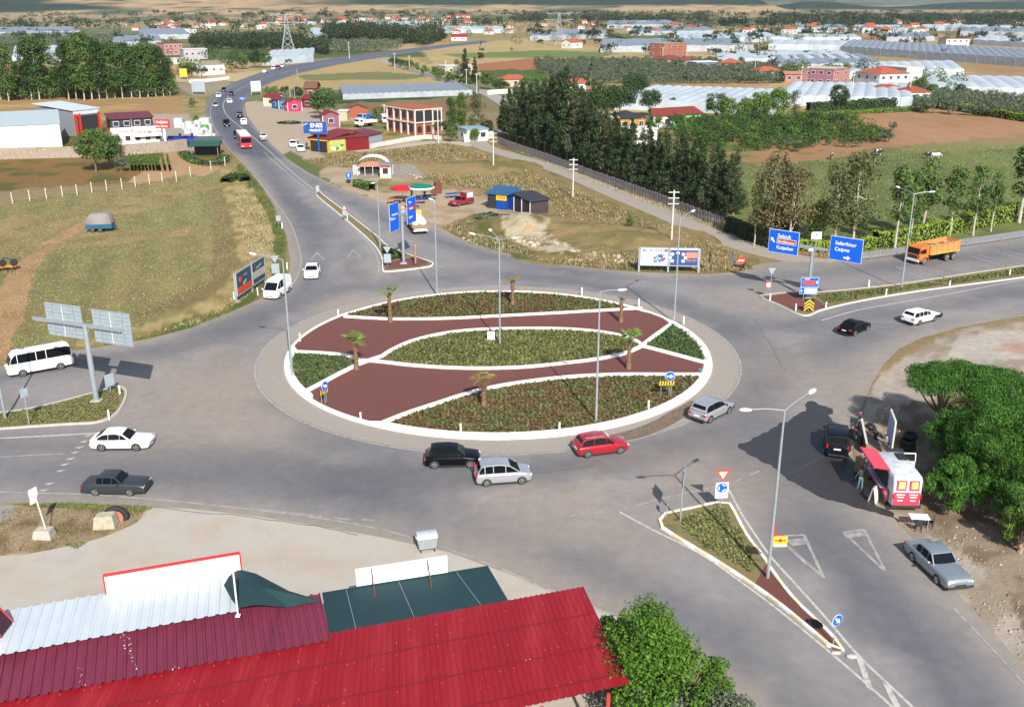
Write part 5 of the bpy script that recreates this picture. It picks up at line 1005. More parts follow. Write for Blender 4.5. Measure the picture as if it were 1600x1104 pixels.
# billboards
def billboard(a, b, z0, z1, posts, label, front=1):
    A, B = G(*a), G(*b); root = empty('billboard', A, 0, label, 'billboard'); d = B-A; L = d.length
    for t in posts: MB().box((d.x*t, d.y*t, z1/2), (.22, .16, z1), rz=math.atan2(d.y, d.x)).build('post', M_GREYP, root)
    fr = Vector((d.y, -d.x, 0)).normalized()*front*.10; out = []
    for t0, t1 in zip(posts, posts[1:]):
        p, q = d*(t0)+d.normalized()*.12+fr, d*t1-d.normalized()*.12+fr; p.z = q.z = 0
        o = MB()
        for s, e, zz in ((p, q, z0), (p, q, z1)): o.bar(s+Vector((0, 0, zz)), e+Vector((0, 0, zz)), .12, .14)
        for s in (p, q): o.bar(s+Vector((0, 0, z0)), s+Vector((0, 0, z1)), .12, .14)
        fo = o.build('frame', M_GREYP, root); out.append((p, q, fo))
    return root, out
root, out = billboard((998, 424), (1093, 426), 1.0, 3.6, (0, .48, .98), 'wide roadside billboard with a white and a navy poster'); root.scale = (1, 1, .86)
NAVY = mat('poster_navy', (.03, .07, .22), .5, var=.1); SALM = mat('poster_salmon', (.66, .22, .14), .5, var=.06)
p, q, fo = out[0]; o, T, L, H = face(root, p, q, 1.05, 3.55, mat('poster_white', (.78, .78, .78), .5), 'poster'); put_text(o, T, 'METROPARKET', -L*.44, .75, .5, NAVY)
b = MB(); r_ = random.Random(3)
for k in range(16): x, y = L*.12+r_.uniform(-.7, .9), r_.uniform(-.6, .35)-.1; b.ell((x, y, 0), (r_.uniform(.12, .3), r_.uniform(.15, .32), .006), 8, 5, k % 3, M=T)
b.build('poster_picture', [mat('poster_purple', (.25, .1, .2), .5), NAVY, mat('poster_blue', (.15, .4, .5), .5)], o); b = MB(); b.ell((L*.43, .95, 0), (.22, .25, .006), 10, 5, M=T); b.build('poster_mark', mat('sign_red', (.62, .06, .03), .5), o); b = MB(); b.box((-L*.3, -.35, 0), (1.0, .5, .006), M=T); b.build('poster_text', mat('poster_pink', (.75, .55, .5), .5), o)
p, q, fo = out[1]; o, T, L, H = face(root, p, q, 1.05, 3.55, NAVY, 'poster'); b = MB()
for k in range(7): a = math.pi*(1.25-k*.25)+.0; b.ell((-L*.22+math.cos(a)*.95, -.1+math.sin(a)*.7, 0), (.24, .26, .006), 10, 5, M=T)
b.box((0, 1.15, 0), (L*.95, .18, .006), M=T); b.build('poster_picture', M_WHITE, o); b = MB(); b.box((L*.27, .32, .004), (L*.4, .85, .006), M=T); b.build('poster_picture', SALM, o); put_text(o, T, '322 65 65', L*.08, -.6, .42, SALM)
root, out = billboard((370, 472), (415, 441), .7, 3.3, (0, .53, 1.0), 'pair of leaning roadside billboards with dark posters at left')
p, q, fo = out[0]; o, T, L, H = face(root, p, q, .75, 3.25, mat('poster_teal_black', (.03, .06, .08), .5, var=.5, scale=2), 'poster'); b = MB(); b.box((0, -.8, 0), (L*.95, .7, .006), M=T); b.build('poster_band', mat('sign_red', (.62, .06, .03), .5), o); b = MB(); b.ell((-L*.25, .35, 0), (.38, .38, .006), 10, 5, M=T); b.build('poster_mark', mat('sign_red', (.62, .06, .03), .5), o)
b = MB(); b.box((0, -.2, 0), (1.0, .28, .006), M=T @ Matrix.Rotation(.3, 4, 'Z')); b.box((.3, .6, 0), (1.0, .1, .006), M=T); b.build('poster_picture', mat('poster_grey', (.35, .4, .42), .5, var=.3), o)
p, q, fo = out[1]; o, T, L, H = face(root, p, q, .75, 3.25, mat('poster_teal_black', (.03, .06, .08), .5, var=.5, scale=2), 'poster'); b = MB(); b.box((0, -.25, 0), (L*.95, .85, .006), M=T); b.build('poster_picture', mat('poster_beige', (.42, .36, .32), .5, var=.3), o); b = MB(); b.box((.1, .55, .0), (1.6, .16, .006), M=T @ Matrix.Rotation(.12, 4, 'Z')); b.build('poster_picture', mat('poster_grey', (.35, .4, .42), .5, var=.3), o)
# posts beside the signs
P = G(1107, 424); r = empty('side_sign', P, 1.5, 'dark narrow sign seen edge on right of the wide billboard', 'sign'); mm = MB(); mm.cyl((0, 0, 0), (0, 0, ZT(P, 396)), .05, n=6); mm.build('post', M_STEEL, r); MB().box((0, -.06, ZT(P, 402)), (1.0, .04, 1.4)).build('panel', M_BLK, r)
P = G(1144, 412); mb = MB(); mb.cyl((0, 0, 0), (0, 0, 1.6), .04, n=6); o = mb.build('marker_post', M_BLUE); o.location = P; tag(o, 'thin blue post beside the no entry sign', 'post')
P = G(46, 664, .1); r = empty('sign_pole', P, .9, 'thin pole with a narrow plate seen edge on at the left island', 'sign'); mm = MB(); mm.cyl((0, 0, 0), (0, 0, ZT(P, 605)), .05, n=6); mm.build('post', M_STEEL, r); MB().box((0, -.05, ZT(P, 615)), (.6, .03, .7)).build('plate', M_GREYP, r)
P = G(173, 612, .1); r = empty('road_sign', P, .8, 'grey green sign back behind the left direction sign', 'sign'); mm = MB(); mm.cyl((0, 0, 0), (0, 0, ZT(P, 586)), .05, n=6); mm.build('post', M_STEEL, r); MB().box((0, -.06, ZT(P, 595)), (.8, .03, 1.1)).build('plate', M_GREYP, r)
# white delineator posts
dl = [(449, 421, 'by the sign backs near the left billboard'), (441, 357, 'on the grass verge of the northern road'), (366, 468, 'at the foot of the left billboard'), (403, 461, 'between the left billboard and the white van'), (529, 496, 'on the far left rim of the roundabout'), (469, 534, 'on the left rim of the roundabout'),
 (564, 660, 'on the near left rim of the roundabout'), (720, 678, 'on the near rim of the roundabout'), (874, 676, 'right of the near rim lamp'), (1013, 641, 'near the striped board on the rim'), (909, 461, 'on the far rim right of the centre'), (998, 479, 'where the far bed ends on the rim'), (1068, 507, 'right of the rim lamp'), (188, 618, 'at the upper nose of the left island'), (171, 656, 'at the lower nose of the left island'),
 (1203, 471, 'below the dark triangle sign'), (1243, 487, 'left of the chevron board'), (1290, 484, 'right of the chevron board'), (1357, 449, 'along the far side of the right median'), (1384, 463, 'on the near side of the right median left of the lamp'), (1483, 450, 'on the near side of the right median right of the lamp'), (1577, 432, 'at the right end of the median'), (543, 344, 'at the warning triangle on the northern median')]
DM = mat('delineator_white', (.8, .8, .78), .5)
for x, y, w in dl:
    b = MB(); b.box((0, 0, .42), (.13, .06, .84)); b.add([(-.065, -.03, .84), (.065, -.03, .84), (.065, .03, .9), (-.065, .03, .9)], [(0, 1, 2, 3)]); b.box((0, -.035, .66), (.09, .01, .16), 1); o = b.build('delineator_post', [DM, M_CONCL]); o.location = G(x, y, .15 if 460 < x < 1100 and y > 450 else 0); tag(o, 'white delineator post '+w, 'post', 'white delineator posts')
for x, y, w in ((1378, 446, 'left'), (1475, 434, 'middle'), (1571, 419, 'right')): mb = MB(); mb.cyl((0, 0, 0), (.02, 0, 1.35), .07, .05, n=7); o = mb.build('timber_post', M_WOOD); o.location = G(x, y, .13); tag(o, 'weathered timber post in the median grass, %s one of three' % w, 'post', 'timber posts on the right median')
# kilometre post and white board at the lower left
P = G(71, 838); r = empty('pole_sign', P, 0, 'white folded sign board on a leaning pole in a concrete block', 'sign'); b = MB(); vs = [(-.85, -.6, 0), (.75, -.7, 0), (.7, .6, 0), (-.7, .7, 0), (-.7, -.5, .75), (.6, -.55, .8), (.55, .5, .7), (-.6, .55, .72)]; b.add(vs, [(0, 3, 2, 1), (4, 5, 6, 7), (0, 1, 5, 4), (1, 2, 6, 5), (2, 3, 7, 6), (3, 0, 4, 7)]); r.scale = (.78,)*3; b.build('concrete_block', M_CONC, r, bevel=.06)
b = MB(); b.cyl((.15, 0, .6), (-.35, .1, 4.2), .05, n=8); b.build('pole', M_WHITE, r); b = MB(); M_ = Matrix.Translation((-.42, .1, 3.6)) @ Matrix.Rotation(1.15, 4, 'Z'); b.box((0, 0, .35), (.75, .1, .7), M=M_); b.box((-.1, -.1, -.25), (.6, .1, .6), M=M_ @ Matrix.Rotation(.2, 4, 'X')); b.build('board', M_WHITE, r)
P = G(166, 822); r = empty('concrete_block', P, .15, 'pale concrete block beside the half buried red rimmed tyre', 'block'); b = MB(); vs = [(-.75, -.5, 0), (.65, -.5, 0), (.75, .5, 0), (-.6, .6, 0), (-.6, -.4, .85), (.55, -.45, .95), (.6, .4, .9), (-.5, .45, .85)]; b.add(vs, [(0, 3, 2, 1), (4, 5, 6, 7), (0, 1, 5, 4), (1, 2, 6, 5), (2, 3, 7, 6), (3, 0, 4, 7)]); b.build('block_body', mat('yellowish_concrete', (.40, .35, .25), .9, var=.3, scale=3), r, bevel=.06)
def tyre(P, R, rot, label, m=M_BLACK, w=.22, group=None, inner=None):
    b = MB(); n, k = 22, 8; vs = []
    for i in range(n):
        a = 2*math.pi*i/n
        for j in range(k): t = 2*math.pi*j/k; rr = R*.76+R*.24*math.cos(t); vs.append((rr*math.cos(a), rr*math.sin(a), w*.6*math.sin(t)+w*.6))
    b.add(vs, [(i*k+j, ((i+1) % n)*k+j, ((i+1) % n)*k+(j+1) % k, i*k+(j+1) % k) for i in range(n) for j in range(k)], 0, True); o = b.build('tyre', m); o.location = P; o.rotation_euler = rot; tag(o, label, 'tyre', group)
    if inner: b = MB(); ring = [(R*.56*math.cos(t), R*.56*math.sin(t)) for t in np.linspace(0, 2*math.pi, 23)[:-1]]; b.prism(ring, w*.4, w*.9); b.build('rim', inner, o)
    return o
tyre(G(181, 811)+Vector((0, 0, .1)), .85, (1.25, 0, .35), 'large black tyre with a red painted rim standing by the concrete block', w=.3, inner=mat('faded_red_rim', (.45, .12, .08), .7))
for k, (x, y, zz, R) in enumerate(((1418, 702, 0, .6), (1417, 702, .42, .6), (1420, 700, .84, .55))): tyre(G(x, y)+Vector((0, 0, zz)), R, (0, 0, 0), '%s tyre of the dark stack under the pines' % ('lowest', 'middle', 'topmost')[k], w=.38, group='stack of old tyres under the pines')
for k, (x, y, rt) in enumerate(((1360, 668, .3), (1366, 676, 1.0), (1372, 684, .1))): tyre(G(x, y), .42, (.5+.2*k, .3, rt), 'scrap tyre lying beside the motorcycles, %s in the row' % ('first', 'second', 'third')[k], group='scrap tyres by the stall')
# litter bin
P = G(667, 858); r = empty('waste_container', P, .25, 'grey wheeled waste container with a white lid on the gravel', 'waste bin'); r.scale = (.85,)*3; b = MB(); vs = [(-.6, -.42, .28), (.6, -.42, .28), (.6, .42, .28), (-.6, .42, .28), (-.72, -.5, 1.15), (.72, -.5, 1.15), (.72, .5, 1.15), (-.72, .5, 1.15)]; b.add(vs, [(0, 3, 2, 1), (4, 5, 6, 7), (0, 1, 5, 4), (1, 2, 6, 5), (2, 3, 7, 6), (3, 0, 4, 7)]); b.build('bin_body', M_STEEL, r)
b = MB(); n = 8; vs = []
for k in range(n+1): t = math.pi*k/n; vs += [(-.74, -.54*math.cos(t), 1.15+.34*math.sin(t)), (.74, -.54*math.cos(t), 1.15+.34*math.sin(t))]
b.add(vs, [(2*i, 2*i+1, 2*i+3, 2*i+2) for i in range(n)]+[tuple(2*i for i in range(n+1)), tuple(2*i+1 for i in range(n, -1, -1))]); fix_normals(b.build('lid', mat('pale_grey_lid', (.5, .54, .58), .4, .3), r))
for sx in (-1, 1):
    for sy in (-1, 1): b = MB(); b.cyl((sx*.5-.04, sy*.36, .12), (sx*.5+.04, sy*.36, .12), .12, n=10); b.box((sx*.5, sy*.36, .24), (.05, .05, .12)); b.build('castor', M_BLACK, r)
    MB().bar((sx*.76, -.2, 1.1), (sx*.76, .2, 1.1), .05, .05).build('handle', M_WHITE, r)
P = G(1330, 1026); mb = MB(); mb.ell((0, 0, .06), (.32, .2, .1), 10, 6); mb.ell((-.7, .3, .05), (.3, .15, .08), 10, 6);
o = mb.build('broken_kerb', M_CONC); o.location = P; tag(o, 'broken bits of kerb stone beyond the tip of the near island', 'rubble')
# dark rag on the scoria
b = MB(); b.ell((0, 0, .06), (.5, .35, .12), 9, 5); o = b.build('rubber_mat', M_BLACK); o.location = G(1273, 975, .16); o.rotation_euler = (0, 0, 2.3); tag(o, 'black rubber scrap lying on the red gravel of the near island', 'scrap')
# green cover lying on the scoria at the right
b = MB(); b.cyl((0, 0, 0), (0, 0, .06), .28, n=14); o = b.build('valve_cover', mat('teal_plastic', (.04, .3, .28), .5)); o.location = G(1096, 578, .22); tag(o, 'small teal cover on the red gravel near the right rim', 'cover')
r = empty('plank_wall', G(1352, 712), 0, 'long low plank and metal rail fence running away from the food van', 'fence'); a = Vector((0, 0, 0)); e = G(1344, 672)-G(1352, 712)
b = MB(); b.bar(a+Vector((0, 0, .5)), e+Vector((0, 0, .5)), .05, .9); b.build('plank_panel', M_WOOD, r); b = MB(); b.bar(a+Vector((0, 0, 1.0)), e+Vector((0, 0, 1.0)), .16, .06); b.build('top_rail', M_CONCL, r)
for k in range(6): p = a.lerp(e, k/5); MB().bar(p, p+Vector((0, 0, 1.0)), .1, .1).build('post', M_WOOD, r)
P = G(1388, 705); r = empty('standing_sign', P, 1.36, 'tall pale blue panel sign propped up ahead of the food van', 'sign'); MB().box((0, 0, 1.9), (2.4, .12, 2.0)).build('panel', mat('pale_blue_panel', (.28, .4, .58), .5), r); b = MB()
for s in (-1.2, 1.2): b.bar((s, 0, 0), (s, 0, 2.95), .12, .12)
b.bar((-1.2, 0, 2.92), (1.2, 0, 2.92), .14, .12); b.build('frame', M_CONCL, r)
def folding_board(P, rz, label, m=M_WHITE):
    r = empty('sandwich_board', P, rz, label, 'sign board')
    for s in (-1, 1): b = MB(); b.add([(-.35, s*.25, 0), (.35, s*.25, 0), (.35, s*.03, 1.1), (-.35, s*.03, 1.1)], [(0, 1, 2, 3)]); b.add([(-.35, s*.28, 0), (.35, s*.28, 0), (.35, s*.06, 1.1), (-.35, s*.06, 1.1)], [(3, 2, 1, 0)]); b.build('board', m, r)
folding_board(G(1364, 783), .9, 'small white folding board on the wet asphalt beside the food van')
def table(P, rz, label, w=1.2, h=.72, top=M_WHITE):
    r = empty('folding_table', P, rz, label, 'table'); MB().box((0, 0, h), (w, w*.6, .05)).build('table_top', top, r)
    for sx in (-1, 1):
        for sy in (-1, 1): MB().bar((sx*w*.42, sy*w*.24, 0), (sx*w*.42, sy*w*.24, h), .04, .04).build('leg', M_STEEL, r)
table(G(1434, 822), -.1, 'white topped folding table behind the food van')
def stool(P, rz, label, col=M_DGREY if 'M_DGREY' in globals() else P_DGREY):
    r = empty('chair', P, rz, label, 'chair', 'plastic chairs behind the food van'); MB().box((0, 0, .42), (.42, .42, .05)).build('seat', col, r, bevel=.02); MB().box((-.2, 0, .68), (.05, .42, .48)).build('backrest', col, r, bevel=.02)
    for sx in (-1, 1):
        for sy in (-1, 1): MB().bar((sx*.18, sy*.18, 0), (sx*.17, sy*.17, .42), .04, .04).build('leg', col, r)
stool(G(1434, 829), 1.3, 'grey plastic chair in front of the white table'); stool(G(1452, 824), 2.6, 'grey plastic chair right of the white table')
for x, y, h, m_ in ((1345, 738, 1.3, 'blue'), (1340, 734, 1.25, 'orange')):
    rr = empty('goods_rack', G(x, y), 1.0+.1*(m_ == 'blue'), 'wire rack hung with %s packets beside the serving hatch' % m_, 'rack'); MB().box((0, 0, h/2), (.7, .35, h)).build('frame', M_WOOD, rr); b = MB(); r_ = random.Random(x)
    for k in range(14): b.box((r_.uniform(-.3, .3), -.2, r_.uniform(.2, h)), (.14, .06, .16), k % 3)
    b.build('packets', [mat('packet_blue', (.1, .2, .45), .5), mat('packet_orange', (.6, .2, .05), .5), M_WHITE], rr)
def person(P, rz, label, shirt, trousers, hair=(.03, .02, .015), h=1.72, arms=((.12, -.3), (.12, .3)), lean=.05, stride=.1, dress=False, scarf=None):
    """one skinned body; clothing as separate shells over it"""
    s = h/1.72; skin = mat('skin', (.42, .25, .17), .6, var=.05); root = empty('person', P, rz, label, 'person')
    def skinned(name, pts, edges, m, sub=2):
        me = bpy.data.meshes.new(name); me.from_pydata([tuple(Vector(p[:3])*s) for p in pts], edges, []); o = bpy.data.objects.new(name, me); COL.objects.link(o); md = o.modifiers.new('skin', 'SKIN'); md.use_smooth_shade = True
        for i, p in enumerate(pts): me.skin_vertices[0].data[i].radius = (p[3]*s, p[3]*s*(p[4] if len(p) > 4 else 1))
        me.skin_vertices[0].data[0].use_root = True; sb = o.modifiers.new('sub', 'SUBSURF'); sb.levels = sb.render_levels = sub; dg = bpy.context.evaluated_depsgraph_get(); nm = bpy.data.meshes.new_from_object(o.evaluated_get(dg)); COL.objects.unlink(o); bpy.data.objects.remove(o)
        nm.materials.clear(); nm.materials.append(m); q = bpy.data.objects.new(name, nm); COL.objects.link(q); q.parent = root; return q
    l = lean; a0, a1 = arms
    pts = [(0, 0, .93, .13, .8), (l*.4, 0, 1.15, .125, .8), (l, 0, 1.36, .15, .7), (l, 0, 1.47, .06), (l+.02, 0, 1.56, .095, .9), (l+.02, 0, 1.68, .085),
     (0, .1, .88, .09), (stride*.5, .1, .48, .062), (stride, .1, .09, .045), (stride+.14, .11, .03, .035), (0, -.1, .88, .09), (-stride*.4, -.1, .48, .062), (-stride, -.1, .09, .045), (-stride+.14, -.11, .03, .035),
     (l, .2, 1.38, .055), (l+a0[0]*.5, .25, 1.12, .042), (l+.1+a0[0], .22, .9, .032), (l+.13+a0[0], .21, .82, .03), (l, -.2, 1.38, .055), (l+a1[0]*.5, -.25, 1.12, .042), (l+.1+a1[0], -.22, .9, .032), (l+.13+a1[0], -.21, .82, .03)]
    E = [(0, 1), (1, 2), (2, 3), (3, 4), (4, 5), (0, 6), (6, 7), (7, 8), (8, 9), (0, 10), (10, 11), (11, 12), (12, 13), (2, 14), (14, 15), (15, 16), (16, 17), (2, 18), (18, 19), (19, 20), (20, 21)]
    body = skinned('body', pts, E, skin)
    skinned('shirt', [(0, 0, .95, .16, .8), (l*.4, 0, 1.15, .155, .85), (l, 0, 1.35, .175, .75), (l, .2, 1.38, .075), (l+a0[0]*.5, .25, 1.12, .06), (l, -.2, 1.38, .075), (l+a1[0]*.5, -.25, 1.12, .06)], [(0, 1), (1, 2), (2, 3), (3, 4), (2, 5), (5, 6)], shirt, 1)
    if dress: skinned('dress', [(0, 0, 1.0, .17, .9), (0, 0, .6, .22), (0, 0, .14, .27)], [(0, 1), (1, 2)], trousers, 1)
    else: skinned('trousers', [(0, 0, .96, .155, .8), (0, .1, .86, .11), (stride*.5, .1, .48, .08), (stride, .1, .12, .065), (0, -.1, .86, .11), (-stride*.4, -.1, .48, .08), (-stride, -.1, .12, .065)], [(0, 1), (1, 2), (2, 3), (0, 4), (4, 5), (5, 6)], trousers, 1)
    b = MB(); b.ell(((l-.01)*s, 0, 1.64*s), (.115*s, .1*s, .12*s), 12, 8); b.build('hair' if not scarf else 'headscarf', scarf or mat('dark_hair', hair, .7), root)
    f = MB()
    for sy in (-1, 1): f.ell(((l+.11)*s, sy*.035*s, 1.60*s), (.012, .014, .01), 6, 4)
    f.ell(((l+.125)*s, 0, 1.565*s), (.015, .012, .02), 6, 4, 1); f.build('face', [M_BLK, skin], root)
    for sy in (-1, 1):                            # hands: palm, four curled fingers and a thumb from its side
        a = a0 if sy > 0 else a1; c = Vector((l+.135+a[0], sy*.21, .80))*s; hb = MB(); hb.ell(c, (.028, .016, .045), 8, 5)
        for k in range(4): x = -.024+k*.016; q0 = c+Vector((x, 0, -.035)); q1 = q0+Vector((.004, -sy*.008, -.035-.004*(k in (1, 2)))); q2 = q1+Vector((.004, -sy*.02, -.022)); hb.tube([q0, q1, q2], [.008, .0075, .006], 6)
        hb.tube([c+Vector((.026, 0, .0)), c+Vector((.045, -sy*.01, -.025)), c+Vector((.05, -sy*.018, -.045))], [.009, .008, .007], 6); hb.build('hand', skin, root)
    return root
cl = lambda n, c: mat(n, c, .85, var=.15, scale=6)
person(G(1343, 764), 1.9, 'person in a teal top and trousers standing at the food van hatch', cl('teal_cloth', (.10, .26, .28)), cl('teal_dark_cloth', (.07, .17, .20)))
person(G(643, 311), .6, 'person in dark clothes under the red parasol', cl('black_cloth', (.03, .03, .035)), cl('black_cloth', (.03, .03, .035)))
person(G(664, 312), 2.2, 'person in purple sitting goods area under the green parasol', cl('purple_cloth', (.15, .04, .2)), cl('black_cloth', (.03, .03, .035)))
person(G(453, 228), .3, 'person in green beside the parked white car', cl('olive_cloth', (.08, .12, .07)), cl('denim', (.06, .09, .16)))
person(G(480, 234), 2.6, 'person in black at the market entrance', cl('black_cloth', (.03, .03, .035)), cl('black_cloth', (.03, .03, .035)))
person(G(466, 226), -1, 'person in a pale shirt between the two parked cars', cl('pink_cloth', (.5, .35, .35)), cl('denim', (.06, .09, .16)))
person(G(494, 229), 1, 'person in pink under the market canopy', cl('pink_cloth', (.5, .35, .35)), cl('denim', (.06, .09, .16)))
def leafmat(n, c, isl=.42, var=.28, sc=.45, tr=.22, k=.5): return mat(n, C(*c, k), .65, var=var, scale=sc, isl=isl, transl=tr, spec=.25, detail=2)
L_CON = leafmat('cypress_needles', (66, 82, 50), k=.74); L_CON3 = leafmat('grey_cypress_needles', (88, 98, 66), k=.74); L_CON2 = leafmat('dark_pine_needles', (68, 92, 50), k=.74); L_POP = leafmat('poplar_leaves', (84, 114, 60), k=.76); L_BRD = leafmat('broad_leaves', (98, 126, 62), k=.72)
L_STO = leafmat('stone_pine_needles', (84, 132, 48), k=.6, var=.38, sc=.9); L_WAL = leafmat('walnut_leaves', (104, 148, 50), k=.56, var=.25, sc=1.2); L_OLV = leafmat('olive_leaves', (128, 142, 112), k=.55); L_EUC = leafmat('eucalyptus_leaves', (112, 120, 72), k=.6)
L_DRY = leafmat('dry_brownish_leaves', (134, 122, 84), k=.6); L_HED = leafmat('hedge_leaves', (138, 162, 58), k=.8, sc=1.5); L_BSH = leafmat('bush_leaves', (80, 112, 54), k=.6); L_FAR = leafmat('far_tree_leaves', (68, 88, 58), k=.6)
L_BRT = leafmat('bright_leaves', (118, 152, 66), k=.6); L_STRAW = mat('straw_grass', C(208, 192, 148, .66), .85, var=.15, scale=.6, isl=.35, transl=.2); L_GRS = mat('green_grass', C(140, 150, 84, .64), .8, var=.3, scale=.6, isl=.4, transl=.2)
def leaves(CC, R, nl, ls, seed, squash=.8, up=.35, spiky=0):
    r = np.random.default_rng(seed); CC = np.asarray(CC); R = np.asarray(R); w = R**2/np.sum(R**2); k = r.choice(len(R), nl, p=w)
    d = r.normal(size=(nl, 3)); d[:, 2] += .25; d /= np.linalg.norm(d, axis=1)[:, None]; rad = R[k]*r.uniform(.2, 1.08, nl)**.45
    P = CC[k]+d*rad[:, None]*np.array([1, 1, squash]); n = d*.9+r.normal(size=(nl, 3))*.55+np.array([0, 0, up]); n /= np.linalg.norm(n, axis=1)[:, None]
    a = r.normal(size=(nl, 3));
    if spiky: a = d*.6+np.array([0, 0, 1.0])*spiky+a*.35
    t = a-n*np.sum(a*n, 1)[:, None]; t /= np.linalg.norm(t, axis=1)[:, None]; b = np.cross(n, t); s = ls*r.uniform(.55, 1.4, nl)[:, None]; wd = .55 if not spiky else .34
    V = np.stack([P-t*s*.5, P+b*s*wd*.5-t*s*.05, P+t*s*.55, P-b*s*wd*.5-t*s*.05], 1).reshape(-1, 3); return V, np.arange(4*nl).reshape(-1, 4)
def crown_blobs(kind, h, w, zb, nc, seed):
    r = np.random.default_rng(seed); c = []; R = []
    for i in range(nc):
        a = r.uniform(0, 2*math.pi)
        if kind == 'round': ph = math.acos(r.uniform(-.8, 1)); q = r.uniform(.45, 1)**.5*.82; H = (h-zb)/2; c.append((w/2*q*math.sin(ph)*math.cos(a), w/2*q*math.sin(ph)*math.sin(a), zb+H+H*q*math.cos(ph))); R.append(w*.5*r.uniform(.2, .42)*(.62 if nc > 56 else 1))
        elif kind == 'cone': t = r.uniform(0, .97)**1.15; q = w/2*(1-t)**.75*r.uniform(.35, .8); c.append((q*math.cos(a), q*math.sin(a), zb+(h-zb)*t)); R.append(max(.35, w*.24*(1-t*.75))*r.uniform(.7, 1.2))
        elif kind == 'column': t = r.uniform(.03, .96); q = w/2*math.sin(math.pi*min(1, t*.8+.17))**.6*r.uniform(.2, .75); c.append((q*math.cos(a), q*math.sin(a), zb+(h-zb)*t)); R.append(w*.23*r.uniform(.6, 1.15))
        else: q = math.sqrt(r.uniform(0, 1))*.9; c.append((w/2*q*math.cos(a), w/2*q*math.sin(a), zb+(h-zb)*(.25+.6*math.sqrt(1-q*q))*r.uniform(.8, 1.05))); R.append(w*.5*r.uniform(.17, .27))
    return c, R
def make_tree(name, kind, h, w, zb, nc, nl, ls, lm, bm_, seed, label=None, cat='tree', tr=.16, limbs=5, spiky=0, trunk2=0, squash=.8, lean=(0, 0), loc=(0, 0, 0)):
    root = empty(name, loc, 0, label, cat); c, R = crown_blobs(kind, h, w, zb, nc, seed); V, F = leaves(c, R, nl, ls, seed+1, squash, spiky=spiky); V[:, 0] += lean[0]; V[:, 1] += lean[1]
    fastmesh('crown', V, F, lm, root); m = MB(); top = zb+(h-zb)*(.75 if kind in ('cone', 'column') else .35)
    P = [Vector((0, 0, -.1)), Vector((lean[0]*.3+.1, lean[1]*.3, zb*.5)), Vector((lean[0], lean[1], zb)), Vector((lean[0], lean[1], top))]; m.tube(P, [tr*1.25, tr, tr*.85, tr*.3], 7)
    r = random.Random(seed)
    for k in range(limbs): ce = Vector(c[r.randrange(len(c))])+Vector((lean[0], lean[1], 0)); s = P[2].lerp(P[3], r.uniform(-.15, .6)); mid = s.lerp(ce, .5)+Vector((0, 0, -.1*h*.2)); m.tube([s, mid, ce], [tr*.45, tr*.3, tr*.12], 5)
    m.build('trunk', bm_, root); return root
PR = {}
H0 = {}
def reg(key, n, name, kind, h, w, zb, nc, nl, ls, lm, bk, seed, **k):
    PR[key] = [make_tree(name, kind, h, w, zb, nc, nl, ls, lm[i % len(lm)] if isinstance(lm, tuple) else lm, bk, seed+7*i, **k) for i in range(n)]; H0[key] = h; USED[key] = 0
USED = {}
rnd = random.Random(11)
def plant(key, px, py, top=None, label='', cat='tree', group=None, h=None, ws=1.0):
    P = G(px, py); hh = h if h else ZT(P, top); s = hh/H0[key]; i = USED[key]; USED[key] += 1; pr = PR[key][i % len(PR[key])]
    rz = rnd.uniform(0, 6.28)
    if i < len(PR[key]): pr.location = P; pr.rotation_euler.z = rz; pr.scale = (s*ws, s*ws, s); return tag(pr, label, cat, group)   # the prototype itself is the first one
    if not isinstance(pr, str): return clone(pr, P, rz, (s*ws, s*ws, s), label, cat, group)
reg('cypress', 4, 'conifer_tree', 'cone', 12, 4.6, 1.9, 80, 5200, .46, (L_CON, L_CON2, L_CON3, L_CON), M_BARKR, 10, limbs=2, spiky=.8, tr=.13)
reg('poplar', 4, 'poplar_tree', 'column', 17, 6.5, 2.8, 74, 5200, .52, (L_POP, L_BRD, L_POP, L_CON2), M_BARKP, 30, limbs=4, tr=.17)
reg('pine', 2, 'pine_tree', 'round', 9, 8.5, 2.2, 54, 4200, .42, L_CON2, M_BARKR, 50, limbs=5)
reg('broad', 4, 'broadleaf_tree', 'round', 8, 6.5, 1.4, 44, 3400, .42, (L_BRD, L_POP, L_BRT, L_CON2), M_BARK, 60)
reg('bright', 2, 'broadleaf_tree', 'round', 9, 6.5, 1.0, 50, 3600, .42, L_BRT, M_BARK, 70)
reg('euca', 3, 'eucalyptus_tree', 'column', 11, 6, 3, 34, 2400, .36, L_EUC, M_BARKP, 80, limbs=7)
reg('slim', 3, 'roadside_tree', 'column', 8, 3.2, 2.6, 30, 1500, .34, L_BRD, M_BARKP, 85, limbs=5, tr=.13)
reg('dry', 2, 'eucalyptus_tree', 'column', 11, 6, 2.6, 34, 2400, .36, L_DRY, M_BARKP, 90, limbs=7)
reg('olive', 3, 'olive_tree', 'round', 3.6, 4.2, .5, 16, 700, .36, L_OLV, M_BARK, 100, limbs=2)
reg('bush', 3, 'bush', 'round', 3, 3.6, .3, 16, 600, .28, (L_BSH, L_BRD, L_BRT), M_BARK, 110, limbs=2)
reg('far', 4, 'far_tree', 'round', 8, 8.5, 1.0, 14, 320, .95, L_FAR, M_BARK, 120, limbs=1)
reg('farcone', 3, 'conifer_tree', 'cone', 13, 5.5, 1.0, 20, 420, .9, L_CON, M_BARKR, 130, limbs=1)
